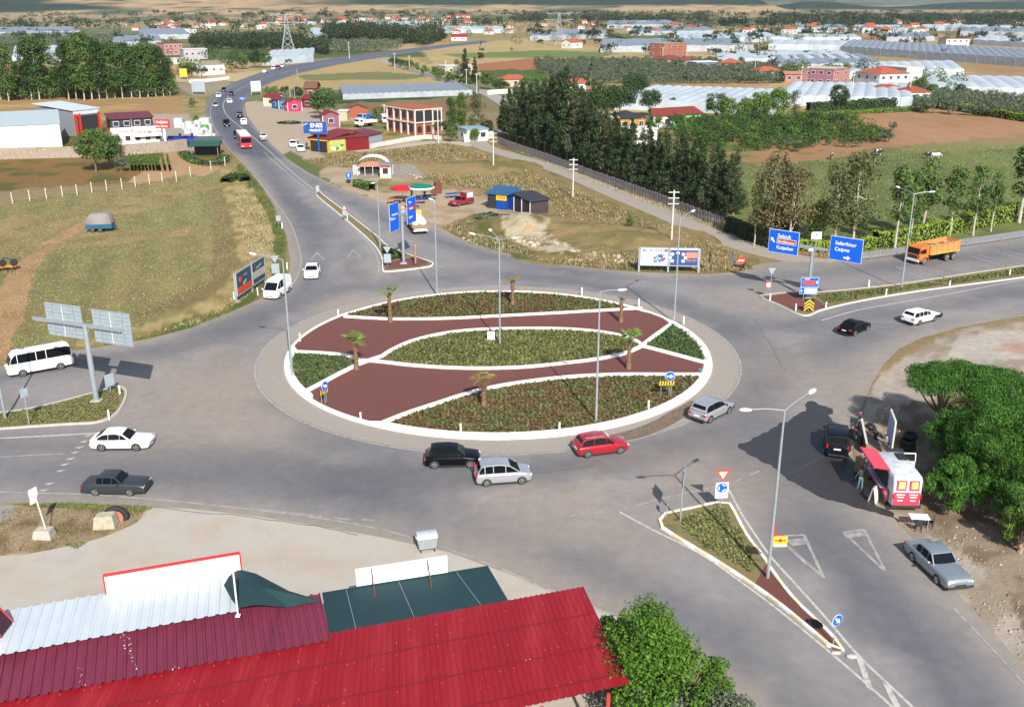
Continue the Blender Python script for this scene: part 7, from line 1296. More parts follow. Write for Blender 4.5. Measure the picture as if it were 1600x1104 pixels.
def stone_pine(px, py, cx, cy, h, w, seed, label, nl, zb=None, nc=64, tr=.3):
    P = G(px, py); z = h*.66 if zb is None else zb; T = G(cx, cy, h*.8)-P; root = empty('stone_pine', P, 0, label, 'tree'); c, R = crown_blobs('umbrella', h, w, z, nc, seed); V, F = leaves(c, R, int(nl*3), .18, seed+1, .62, up=.5, spiky=1.1); V[:, 0] += T.x; V[:, 1] += T.y; fastmesh('crown', V, F, L_STO, root)
    m = MB(); s = Vector((0, 0, -.1)); j = Vector((T.x*.35, T.y*.35, z*.42)); m.tube([s, s.lerp(j, .5)+Vector((.1, 0, 0)), j], [tr*1.2, tr, tr*.85], 8); r = random.Random(seed)
    for k in range(9): ce = Vector(c[r.randrange(len(c))]); ce.x += T.x; ce.y += T.y; ce.z -= .2; mid = j.lerp(ce, .55)+Vector((0, 0, -.25)); m.tube([j, mid, ce], [tr*.5, tr*.35, tr*.12], 6)
    m.build('trunk', M_BARKR, root)
stone_pine(1455, 672, 1496, 600, 6.2, 7.4, 301, 'umbrella pine with a forked pale trunk leaning over the tyre stack', 13000, tr=.2); stone_pine(1590, 690, 1580, 612, 6.6, 7.6, 305, 'umbrella pine at the right border behind the leaning one', 11000)
for x, y, h, w, n, l in ((1494, 745, 5.0, 5.8, 9000, 'dense rounded pine nearest the food van'), (1562, 772, 7.2, 9.0, 30000, 'largest rounded pine in the right foreground'), (1503, 796, 4.0, 4.6, 8000, 'low rounded pine behind the folding table'), (1650, 800, 7.0, 6.0, 12000, 'rounded pine cut by the right border'), (1534, 722, 6.0, 7.2, 15000, 'rounded pine between the umbrella pine and the largest one'), (1606, 838, 5.0, 5.6, 11000, 'rounded pine standing lowest at the right border')): near_tree('pine_tree', x, y, h, w, .3+h*.07, 64, int(n*2), .18, L_STO, M_BARKR, int(x), l, spiky=1.1, limbs=6)
near_tree('pine_tree', 1592, 862, 3.6, 2.6, .4, 20, 4000, .26, L_BRT, M_BARKR, 321, 'young light green pine at the foot of the large one', spiky=1.2, limbs=3); near_tree('pine_tree', 1475, 800, 3.4, 3.2, .5, 22, 5000, .28, L_STO, M_BARKR, 325, 'low pine beside the folding table', spiky=1.2, limbs=3)
def palm(px, py, top, label, fr, state='green', z=.2, seed=1, lean=.0, up=None):
    P = G(px, py, z); h = ZT(P, top)-z; r = random.Random(seed); root = empty('palm_tree', P, 0, label, 'palm', 'palms on the roundabout'); m = MB(); n = 9; pts = [Vector((lean*(k/n)**2, 0, h*k/n)) for k in range(n+1)]
    m.tube(pts, [.16+.04*((k % 2) == 0)+(.08 if k < 2 else 0) for k in range(n+1)], 9)
    for k in range(14): a = k*2.4; zz = h*(.1+.85*k/14); m.bar((.18*math.cos(a), .18*math.sin(a), zz), (.3*math.cos(a), .3*math.sin(a), zz+.18), .1, .05)
    m.build('trunk', mat('palm_trunk', C(150, 120, 92, .6), .95, var=.35, scale=6, bump=1, bscale=10), root); LM = {'green': leafmat('palm_frond_green', (140, 180, 78), k=.75), 'dry': leafmat('palm_frond_dry', (188, 168, 96), k=.6), 'dead': leafmat('palm_frond_dead', (150, 120, 80), k=.6)}[state]; T = pts[-1]; V = []; F = []
    for k in range(fr):
        a = 2*math.pi*k/fr+r.uniform(-.3, .3); el = r.uniform(.1, 1.1) if state == 'green' else (r.uniform(.9, 1.35) if state == 'dead' else r.uniform(.2, .7)); L = r.uniform(.8, 1.15)*(1.25 if state != 'dead' else .7); d = Vector((math.cos(a), math.sin(a), 0)); s = Vector((-math.sin(a), math.cos(a), 0)); dr = (1.1 if state == 'dry' else .6)
        for j in range(13):                        # fan of leaflets along a drooping rib
            u = .25+.75*j/12; c = T+d*(L*u*math.cos(el))+Vector((0, 0, L*(u*math.sin(el)-dr*.5*u*u))); wl = .36*L*math.sin(math.pi*min(.96, u*.85+.1))
            for q in (-1, 1): i = len(V); V += [tuple(c), tuple(c+d*.07), tuple(c+s*q*wl+d*.16*L+Vector((0, 0, -.12*wl))), tuple(c+s*q*wl*.9+d*.1*L+Vector((0, 0, -.12*wl)))]; F.append((i, i+1, i+2, i+3))
    fastmesh('fronds', np.array(V), np.array(F), LM, root)
palm(610, 503, 456, 'green topped palm on the edging of the far bed', 9, seed=1); palm(801, 476, 436, 'palm with short yellow fronds in the far bed', 6, 'dry', seed=2, up=1); palm(557, 577, 530, 'palm where the two left edgings cross', 9, seed=3); palm(970, 503, 470, 'bare palm trunk without fronds on the red gravel', 4, 'dead', seed=4); palm(982, 576, 526, 'lush green palm near the right crossing of the edgings', 12, seed=5); palm(756, 634, 588, 'palm with drooping dried fronds on the near edging', 8, 'dry', seed=6)
M_TILE = mat('terracotta_tiles', C(196, 98, 68), .85, var=.18, scale=2, bump=.5, bscale=6); M_MARN = mat('maroon_sheet_roof', C(124, 52, 62), .5, var=.12, scale=1); M_WALLW = mat('white_render', C(232, 230, 222, .68), .85, var=.06, scale=.5); M_WALLC = mat('cream_render', C(214, 204, 178), .85, var=.08)
M_PINK = mat('pink_render', C(206, 150, 142), .85, var=.08); M_BRICK = mat('orange_hollow_brick', C(186, 104, 72), .9, var=.2, scale=3, bump=.5, bscale=8); M_SHEETW = mat('white_sheet_roof', (.62, .68, .72), .35, .2, var=.06, scale=.6); M_REDR = mat('red_sheet', C(138, 28, 32), .5, var=.12); M_GREYR = mat('grey_roof', C(150, 152, 158), .7, var=.12)
def wall_frame(a, b): A, B = G(*a), G(*b); d = B-A; return A, d.length, math.atan2(d.y, d.x)
def gable(L, D, h, rh, ov=.4, t=.12, axis='x'):
    m = MB()
    if axis == 'x': P = [(-ov, -ov, h), (L+ov, -ov, h), (L+ov, D/2, h+rh), (-ov, D/2, h+rh), (L+ov, D+ov, h), (-ov, D+ov, h)]
    else: P = [(-ov, -ov, h), (-ov, D+ov, h), (L/2, D+ov, h+rh), (L/2, -ov, h+rh), (L+ov, D+ov, h), (L+ov, -ov, h)]
    vs = P+[(x, y, z+t) for x, y, z in P]; m.add(vs, [(0, 1, 2, 3), (3, 2, 4, 5), (6, 7, 8, 9), (9, 8, 10, 11), (0, 1, 7, 6), (4, 5, 11, 10), (1, 2, 8, 7), (2, 4, 10, 8), (0, 3, 9, 6), (3, 5, 11, 9)]); return m
def house(a, b, D, h, label, roof='gable', rh=1.4, wall=None, rm=None, win=(2, 1), cat='house', group=None, name='house', axis='x', ov=.4, side=True, dark=False, z0=0, base=None):
    A, L, rz = wall_frame(a, b); r = empty(name, A, rz, label, cat, group); wall = wall or M_WALLW; rm = rm or M_TILE
    m = MB(); m.box((L/2, D/2, h/2), (L, D, h))
    if roof == 'gable':
        if axis == 'x':
            for x in (0, L): m.add([(x, 0, h), (x, D, h), (x, D/2, h+rh)], [(0, 1, 2)])
        else:
            for y in (0, D): m.add([(0, y, h), (L, y, h), (L/2, y, h+rh)], [(0, 1, 2)])
    m.build('wall', wall, r)
    if roof == 'gable': fix_normals(gable(L, D, h, rh, ov, axis=axis).build('roof', rm, r))
    elif roof == 'hip':
        q = MB(); i = min(L, D)/2; vs = [(-ov, -ov, h), (L+ov, -ov, h), (L+ov, D+ov, h), (-ov, D+ov, h), (i, D/2, h+rh), (max(i, L-i), D/2, h+rh)] if L >= D else [(-ov, -ov, h), (L+ov, -ov, h), (L+ov, D+ov, h), (-ov, D+ov, h), (L/2, i, h+rh), (L/2, D-i, h+rh)]
        q.add(vs, [(0, 1, 5, 4), (1, 2, 5), (2, 3, 4, 5), (3, 0, 4), (0, 3, 2, 1)] if L >= D else [(0, 1, 4), (1, 2, 5, 4), (2, 3, 5), (3, 0, 4, 5), (0, 3, 2, 1)]); fix_normals(q.build('roof', rm, r))
    elif roof == 'shed': q = MB(); q.add([(-ov, -ov, h-.1), (L+ov, -ov, h-.1), (L+ov, D+ov, h+rh), (-ov, D+ov, h+rh), (-ov, -ov, h+.05), (L+ov, -ov, h+.05), (L+ov, D+ov, h+rh+.15), (-ov, D+ov, h+rh+.15)], [(0, 3, 2, 1), (4, 5, 6, 7), (0, 1, 5, 4), (1, 2, 6, 5), (2, 3, 7, 6), (3, 0, 4, 7)]); q.build('roof', rm, r)
    else: q = MB(); q.box((L/2, D/2, h+.12), (L+ov, D+ov, .22)); q.build('roof', rm, r)
    n, fl = win
    for f in range(fl):
        z = h*(f+.55)/fl
        for k in range(n):
            w = min(1.3, L/n*.5); x = L*(k+.5)/n; o = MB().box((x, -.02, z), (w+.16, .06, 1.3)).build('window', M_WHITE, r); MB().box((x, -.06, z), (w, .03, 1.1)).build('pane', M_WGLASS if not dark else M_DARK, o)
        if side and D > 4:
            for k in range(max(1, int(D/4))):
                y = D*(k+.5)/max(1, int(D/4))
                for sx in (0, L): o = MB().box((sx+(.02 if sx else -.02), y, z), (.06, 1.2, 1.3)).build('window', M_WHITE, r); MB().box((sx+(.06 if sx else -.06), y, z), (.03, 1.0, 1.1)).build('pane', M_WGLASS, o)
    return r, L
cm = lambda n, c, **k: mat(n, C(*c), .8, var=.08, **k)
# left yard
r, L = house((-110, 240), (98, 229), 17, 5.2, 'long white warehouse with a pale metal roof at the left border', rh=2.3, wall=mat('white_wall_sheet', (.60, .66, .68), .5, var=.05), rm=mat('pale_sheet_roof', (.36, .42, .44), .4, .1, var=.08), win=(0, 1), cat='warehouse', name='warehouse', side=False, ov=.2); MB().box((L+.03, 10, 2.2), (.06, 5, 4.4)).build('door', cm('grey_door', (140, 150, 156)), r); q = MB(); q.bar((L-16, 4.0, 6.45), (L-14, 7.0, 7.3), .8, .05); q.build('skylight', M_GREYR, r)
r, L = house((119, 213), (158, 208), 15, 6.3, 'tall grey hall with red pillars and an open dark front', 'shed', .8, cm('grey_sheet', (150, 158, 164)), M_SHEETW, (0, 1), 'hall', name='hall', side=False); MB().box((L*.55, -.05, 2.4), (L*.8, .1, 4.8)).build('opening', M_DARK, r); MB().box((L*.5, -.12, 5.7), (L, .12, 1.2)).build('fascia', M_SHEETW, r)
for x in (.4, 1.5, L-.2): MB().box((x, -.3, 2.7), (.5, .4, 5.4)).build('pillar', mat('pillar_red', C(226, 66, 36), .6), r)
r, L = house((174, 204), (240, 200), 6, 2.9, 'low shed with a maroon roof behind the white office', 'shed', .8, M_TRIM, M_MARN, (4, 1), 'shed', name='shed', side=False, dark=True)
r, L = house((178, 231), (256, 227), 5.5, 3.6, 'white sales office with a broad banner over its front', 'flat', 0, M_WALLW, mat('very_white_roof', (.78, .8, .8), .6), (5, 1), 'office', name='office', side=False, dark=True); o, T, bl, bh = face(r, Vector((L*.42, -.9, 0)), Vector((L*.98, -.9, 0)), 2.3, 4.3, M_WHITE, 'banner'); put_text(o, T, 'TAŞKIN', -bl*.44, -.3, 1.0, mat('banner_red', C(220, 60, 60), .6)); put_text(o, T, 'SU DEPO', bl*.02, -.25, .85, M_TRIM)
MB().box((L*.7, -.5, 4.5), (L*.62, 1.4, .12)).build('awning', M_WHITE, r)
P = G(260, 233); r = empty('advertising_sign', P, 0, 'red and white roadside sign standing on a white post in the tank yard', 'sign'); z1 = ZT(P, 186); MB().box((0, 0, z1/2), (.5, .3, z1)).build('post', M_WHITE, r); o, T, bl, bh = face(r, Vector((-1.8, -.2, 0)), Vector((1.6, -.2, 0)), z1-2.1, z1, mat('banner_red', C(220, 60, 60), .6)); put_text(o, T, 'TAŞKIN', -1.5, .1, .75); put_text(o, T, 'POLYESTER', -1.55, -.75, .52)
rq = random.Random(4)
for k, (x, y, s) in enumerate([(281, 196, 2.4), (288, 199, 1.6), (296, 203, 2.6), (302, 205, 2.2), (309, 200, 2.4), (316, 195, 2.0), (322, 198, 2.8), (327, 204, 2.2), (306, 214, 2.8), (313, 216, 2.4), (320, 214, 2.6), (327, 213, 2.0), (311, 223, 2.6), (319, 224, 2.2), (326, 222, 2.4), (333, 219, 2.0), (303, 224, 2.0), (291, 206, 1.3)]):
    m = MB()
    if k % 3: m.cyl((0, 0, 0), (0, 0, s*.9), s*.42, n=14); m.cyl((0, 0, s*.9), (0, 0, s*1.05), s*.42, s*.12, n=14);
    else: m.box((0, 0, s*.5), (s*.9, s*.9, s))
    o = m.build('water_tank', mat('tank_white', (.50, .51, .50), .5, var=.12)); o.location = G(x, y+3); tag(o, 'white %s water tank stored in the fenced yard' % ('round' if k % 3 else 'square'), 'water tank', 'white water tanks in the yard')
MB_ = MB(); MB_.cyl((0, 0, 0), (0, 0, 2.2), 1.0, n=14); o = MB_.build('water_tank', mat('tank_green', C(110, 190, 90), .5)); o.location = G(321, 209); tag(o, 'bright green tank among the white ones', 'water tank')
for x, y, w, l in ((191, 215, 1.8, 'blue tank half hidden by the white office'), (280, 229, 2.3, 'large dark blue tank beyond the stone wall'), (300, 229, 1.5, 'smaller dark blue tank with a spout beyond the stone wall')):
    m = MB(); m.cyl((-w, 0, 1.2), (w, 0, 1.2), 1.25, n=14); m.cyl((w*.2, 0, 2.2), (w*.2, 0, 3.0), .3, n=8); o = m.build('water_tank', mat('tank_blue', C(28, 48, 128, .7), .4)); o.location = G(x, y); tag(o, l, 'water tank')
def wall_run(pts, w, h, m, label, name='stone_wall', cat='wall'): P = gp(pts, 0, 3); o = P[0].copy(); mb = MB(); kerb(mb, [p-o for p in P], w, 0, h); q = mb.build(name, m); q.location = o; return tag(q, label, cat)
wall_run([(-120, 256), (0, 249), (110, 246), (190, 243), (262, 237), (292, 233)], .8, 2.3, mat('rubble_stone', C(184, 168, 150), .9, var=.35, scale=2.2, bump=1.0, bscale=3), 'long rubble stone wall in front of the warehouse and office')
wall_run([(296, 130), (325, 128), (358, 124)], .3, 1.2, M_WHITE, 'low white wall beside the far bend', 'garden_wall'); wall_run([(640, 112), (690, 126), (720, 136), (748, 144)], .3, 1.6, M_CONCL, 'pale wall along the far lane', 'lane_wall'); wall_run([(762, 148), (790, 146), (802, 147)], .3, 1.5, M_WHITE, 'short white wall in front of the terracotta house', 'garden_wall'); wall_run([(725, 222), (740, 221), (770, 216)], .25, 1.8, M_WALLW, 'white garden wall at the lane bend', 'garden_wall')
wall_run([(578, 232), (620, 224), (662, 217), (690, 219)], .25, 1.0, M_CONCL, 'low pale wall from the market to the unfinished house', 'boundary_wall')
P = G(323, 243); r = empty('garden_shelter', P, .12, 'open shelter with a dark green roof beside the road', 'shelter'); w = 5.5
for sx in (-1, 1):
    for sy in (-1, 1): MB().bar((sx*w/2, sy*1.8, 0), (sx*w/2, sy*1.8, 2.5), .15, .15).build('post', M_WOOD, r)
q = MB(); q.add([(-3.2, -2.4, 2.3), (3.2, -2.4, 2.3), (3.2, 0, 3.2), (-3.2, 0, 3.2), (3.2, 2.4, 2.4), (-3.2, 2.4, 2.4)], [(0, 1, 2, 3), (3, 2, 4, 5)]); q.build('roof', cm('green_roof_sheet', (36, 92, 74)), r); MB().box((0, 1.9, 1.2), (w, .1, 2.4)).build('back_wall', M_TRIM, r); MB().box((.2, 2.9, 2.9), (6, .08, 1.8)).build('screen', cm('grey_screen', (84, 100, 112)), r)
r = empty('wire_fence', G(20, 318), 0, 'wire fence on white concrete posts along the left field', 'fence'); O = Vector(r.location); fp = [(-33, 327), (-8, 322), (20, 318), (47, 314), (73, 311), (98, 307), (121, 305), (144, 301), (167, 298), (191, 295), (212, 292), (234, 288), (254, 285), (276, 283), (298, 276), (330, 266), (352, 260)]
for x, y in fp: MB().box(G(x, y)-O+Vector((0, 0, .95)), (.13, .13, 1.9)).build('post', M_CONCL, r)
q = MB()
for (a, b), (c, d) in zip(fp, fp[1:]):
    for z in (.5, 1.0, 1.5): q.bar(G(a, b)-O+Vector((0, 0, z)), G(c, d)-O+Vector((0, 0, z)), .015, .015)
q.build('wire', M_STEEL, r)
# cabins and market on the forecourt
DR = cm('dark_red_roof', (142, 40, 52))
for a, b, D, h, l, wm, ax in [((413, 166), (434, 167), 4, 2.8, 'cream cabin with a dark red roof, first of three', cm('cream_boards', (236, 226, 190)), 'x'), ((436, 171), (450, 170), 5, 2.7, 'bright blue cabin between the cream and the pink one', cm('blue_boards', (30, 120, 176)), 'y'), ((450, 175), (472, 174), 4.5, 2.7, 'pink cabin with white trim, nearest of the three', cm('pink_boards', (238, 60, 110)), 'y'), ((505, 199), (531, 198), 5, 3.0, 'mauve cabin with a white framed window', cm('mauve_boards', (158, 104, 122)), 'y')]:
    r, L = house(a, b, D, h, l, 'gable', 1.0, wm, DR, (1, 1), 'cabin', name='cabin', axis=ax, ov=.25)
    for x in (0, L): MB().box((x, -.06, h/2), (.16, .12, h)).build('corner_trim', M_WHITE, r)
house((472, 168), (488, 169), 6, 2.6, 'dark red shed behind the pink cabin', 'gable', 1.2, DR, DR, (1, 1), 'shed', name='shed'); house((476, 152), (494, 152), 8, 3, 'brown roofed shed before the straw field', 'gable', 2, cm('rusty_wall', (140, 96, 76)), cm('rusty_roof', (134, 92, 76)), (1, 1), 'shed', name='shed')
house((543, 184), (575, 183), 6, 2.4, 'orange brick shed with a brown roof', 'gable', 1.3, M_BRICK, cm('rusty_roof', (134, 92, 76)), (0, 1), 'shed', name='shed', axis='y', side=False); house((529, 189), (543, 189), 4, 2.6, 'small cream shed between cabin and brick shed', 'flat', 0, M_WALLC, M_CONCL, (0, 1), 'shed', name='shed', side=False)
r, L = house((485, 236), (513, 239), 9, 3.0, 'roadside market with a dark red roof, open front and yellow fascia', 'shed', .9, cm('yellow_wall', (224, 180, 50)), DR, (0, 1), 'shop', name='market', side=False); MB().box((L/2, -.05, 1.2), (L*.9, .1, 2.4)).build('opening', M_DARK, r); MB().box((L/2, -.2, 2.75), (L+.4, .15, .4)).build('fascia', M_YEL, r)
r, L = house((513, 239), (541, 236), 7, 3.0, 'yellow poster wall of the market with a food picture', 'shed', .5, cm('yellow_wall', (224, 180, 50)), DR, (0, 1), 'shop', name='market_annex', side=False); o, T, bl, bh = face(r, Vector((.4, -.1, 0)), Vector((L-.3, -.1, 0)), .2, 2.8, mat('food_poster', C(206, 214, 120), .6, var=.25, scale=1.2), 'poster'); q = MB()
for k in range(6): q.ell((rq.uniform(-bl*.35, bl*.35), rq.uniform(-.9, .1), 0), (.5, .3, .01), 8, 5, k % 2, M=T)
q.build('poster_picture', [M_WHITE, cm('poster_green', (90, 150, 90))], o)
house((541, 236), (577, 233), 5, 2.9, 'dark red metal container beside the market', 'flat', 0, M_REDR, DR, (0, 1), 'container', name='container', side=False); house((577, 231), (597, 227), 5, 3.0, 'pale grey container with a maroon roof beside the red one', 'shed', .4, cm('pale_grey_sheet', (170, 180, 190)), M_MARN, (0, 1), 'container', name='container', side=False)
P = G(499, 238); r = empty('market_sign', P, 0, 'large blue shop sign with white letters on a blue pole', 'sign'); z1 = ZT(P, 192); SB = mat('shop_blue', C(18, 92, 178), .5); MB().box((0, 0, z1*.5), (.35, .35, z1)).build('pole', SB, r); o, T, bl, bh = face(r, Vector((-3.2, -.25, 0)), Vector((2.1, -.25, 0)), z1-2.3, z1+.3, SB); put_text(o, T, 'ENES', -1.1, .05, 1.25); put_text(o, T, 'MARKET', -1.25, -.85, .75); q = MB(); q.bar((-bl*.5, .5, .02), (-bl*.3, .9, .02), .12, .01); q.v = [tuple(T @ Vector(v)) for v in q.v]; q.build('stripe', M_WHITE, o)
def parasol(P, R, H, c, label, trim=None):
    r = empty('parasol', P, 0, label, 'parasol'); MB().cyl((0, 0, 0), (0, 0, H), .05, n=6).build('pole', M_WHITE, r); q = MB(); n = 10; q.add([(0, 0, H+.1)]+[(R*math.cos(2*math.pi*k/n), R*math.sin(2*math.pi*k/n), H-.45) for k in range(n)], [(0, 1+k, 1+(k+1) % n) for k in range(n)]); cn = q.build('canopy', c, r)
    q = MB(); ring = [Vector((R*math.cos(2*math.pi*k/n), R*math.sin(2*math.pi*k/n), 0)) for k in range(n)]; kerb(q, ring, .05, H-.7, H-.44, True); q.build('valance', trim or c, cn)
PRED = mat('parasol_red', C(228, 30, 56), .7); PGR = mat('parasol_green', C(0, 138, 122), .7)
parasol(G(629, 314), 1.9, 2.7, PRED, 'round red parasol over the fruit stall'); parasol(G(659, 314), 2.2, 2.9, PGR, 'green parasol with a white rim over the second stall', M_WHITE); parasol(G(495, 232), 1.3, 2.4, mat('parasol_pink', C(236, 130, 150), .7), 'pink sun umbrella under the market sign')
for x, y, rz, c, l in ((628, 316, .1, M_TRIM, 'dark stall table under the red parasol'), (655, 318, .1, mat('crate_blue', C(40, 80, 180), .6), 'blue covered stall table under the green parasol'), (672, 312, .3, M_TRIM, 'dark stall table right of the green parasol'), (617, 318, .2, mat('crate_orange', C(206, 130, 84), .7), 'orange crate table at the left of the stalls'), (707, 309, .5, mat('tarp_blue', C(40, 110, 170), .6), 'low blue covered table near the red pickup'), (645, 324, .1, mat('packet_magenta', C(170, 30, 120), .6), 'low magenta topped box before the stalls')): table(G(x, y), rz, l, 2.4, .75, c)
m = MB(); m.box((0, 0, .7), (1.6, 1.2, 1.4)); m.box((.1, 0, 1.6), (1.0, .9, .8), rz=.4); o = m.build('clay_oven', cm('rust_clay', (132, 74, 54))); o.location = G(683, 302); tag(o, 'tall rusty brown covered stack behind the stalls', 'oven')
# dome tent, white kiosk
P = G(584, 272); r = empty('arched_tent', P, .05, 'white arched canopy over an open dark stall front', 'tent'); q = MB(); n = 12; vs = []
for k in range(n+1): a = math.pi*k/n; vs += [(-3.1*math.cos(a), -1.8, 1.7+1.9*math.sin(a)), (-3.1*math.cos(a), 1.8, 1.7+1.9*math.sin(a))]
q.add(vs, [(2*k, 2*k+2, 2*k+3, 2*k+1) for k in range(n)], 0, True); q.build('canopy', M_WHITE, r); q = MB(); q.add([(-3.0*math.cos(math.pi*k/n), -1.82, 1.7+1.0*math.sin(math.pi*k/n)) for k in range(n+1)], [tuple(range(n, -1, -1))]); q.build('front_panel', cm('tan_print', (206, 150, 120)), r); MB().box((0, 1.7, .9), (6, .1, 1.8)).build('back_wall', M_DARK, r)
for k in range(5): MB().bar((-3+k*1.5, -1.85, 0), (-3+k*1.5, -1.85, 1.75), .08, .08).build('post', M_WHITE, r)
for k in range(2): MB().box((-3.3+k*6.5, 0, .9), (1.4, 1.2, 1.8)).build('counter', cm('white_rack', (206, 208, 210)), r)
r, L = house((594, 278), (611, 278), 2.4, 2.4, 'small white kiosk with a dark window beside the arched tent', 'flat', 0, M_WALLW, M_GREYR, (1, 1), 'kiosk', name='kiosk', side=False, dark=True); MB().box((L/2, -.05, 2.1), (L*.9, .05, .3)).build('sign_strip', mat('banner_red', C(220, 60, 60), .6), r)
# blue stall, blue container, black shed
r, L = house((762, 325), (792, 328), 4, 2.5, 'blue roofed stall with a yellow and blue front board', 'shed', .4, cm('stall_dark', (70, 76, 82)), cm('blue_sheet', (52, 104, 150)), (0, 1), 'stall', name='stall', side=False); MB().box((L-.9, -.12, 1.0), (1.9, .1, 2.0)).build('blue_board', mat('board_blue', C(10, 80, 190), .5), r); o, T, bl, bh = face(r, Vector((L-1.85, -.2, 0)), Vector((L+.05, -.2, 0)), 1.5, 2.4, M_YEL); put_text(o, T, 'TOLGA', -.75, -.12, .45, mat('banner_red', C(220, 60, 60), .6)); MB().box((L*.3, -.05, 1.1), (L*.55, .06, 1.5)).build('opening', M_DARK, r)
house((790, 326), (807, 330), 3, 2.5, 'bright blue container between the stall and the black shed', 'flat', 0, mat('board_blue', C(10, 80, 190), .5), cm('blue_sheet', (52, 104, 150)), (0, 1), 'container', name='container', side=False)
r, L = house((829, 337), (857, 333), 4.5, 2.3, 'black open shed with a dark corrugated roof and pale posts', 'shed', .5, mat('dark_planks', C(88, 78, 80, .5), .9, var=.3, scale=2, bump=.6), mat('black_sheet', C(70, 70, 78, .5), .7, var=.2), (0, 1), 'shed', name='shed', side=False, ov=.3); MB().box((-.05, 2.2, 1.0), (.1, 4.0, 2.0)).build('opening', M_DARK, r)
for y in (-.1, 2.2, 4.4): MB().box((-.2, y, 1.15), (.12, .12, 2.3)).build('post', M_CONCL, r)
# unfinished brick house
A, L, rz = wall_frame((649, 212), (690, 208)); r = empty('unfinished_house', A, rz, 'unfinished two storey brick house with a bare concrete frame', 'house'); D = 13; h = 3.1
for f in range(2):
    m = MB(); m.box((L/2, D/2, f*h+1.5), (L-.3, D-.3, 2.8)); m.build('wall', M_BRICK, r)
    m = MB(); m.box((L/2, D/2, (f+1)*h), (L+.5, D+.5, .28)); m.build('floor_slab', M_CONCL, r)
    for k in range(3): MB().box((L*(k+.5)/3, -.02, f*h+1.5), (L/3*(.42, .8)[f], .32, (1.3, 2.2)[f])).build('opening', M_DARK, r)
    for k in range(4): MB().box((-.02, D*(k+.5)/4, f*h+1.7), (.32, 1.1, 1.1)).build('opening', M_DARK, r)
for x in (0, L/3, L*2/3, L): MB().box((x, 0, h), (.35, .35, 2*h)).build('column', M_CONCL, r)
for y in (D/4, D/2, D*3/4, D): MB().box((0, y, h), (.35, .35, 2*h)).build('column', M_CONCL, r)
MB().box((L/2, D/2, 2*h+.25), (L+.3, D+.3, .2)).build('roof', M_BRICK, r)
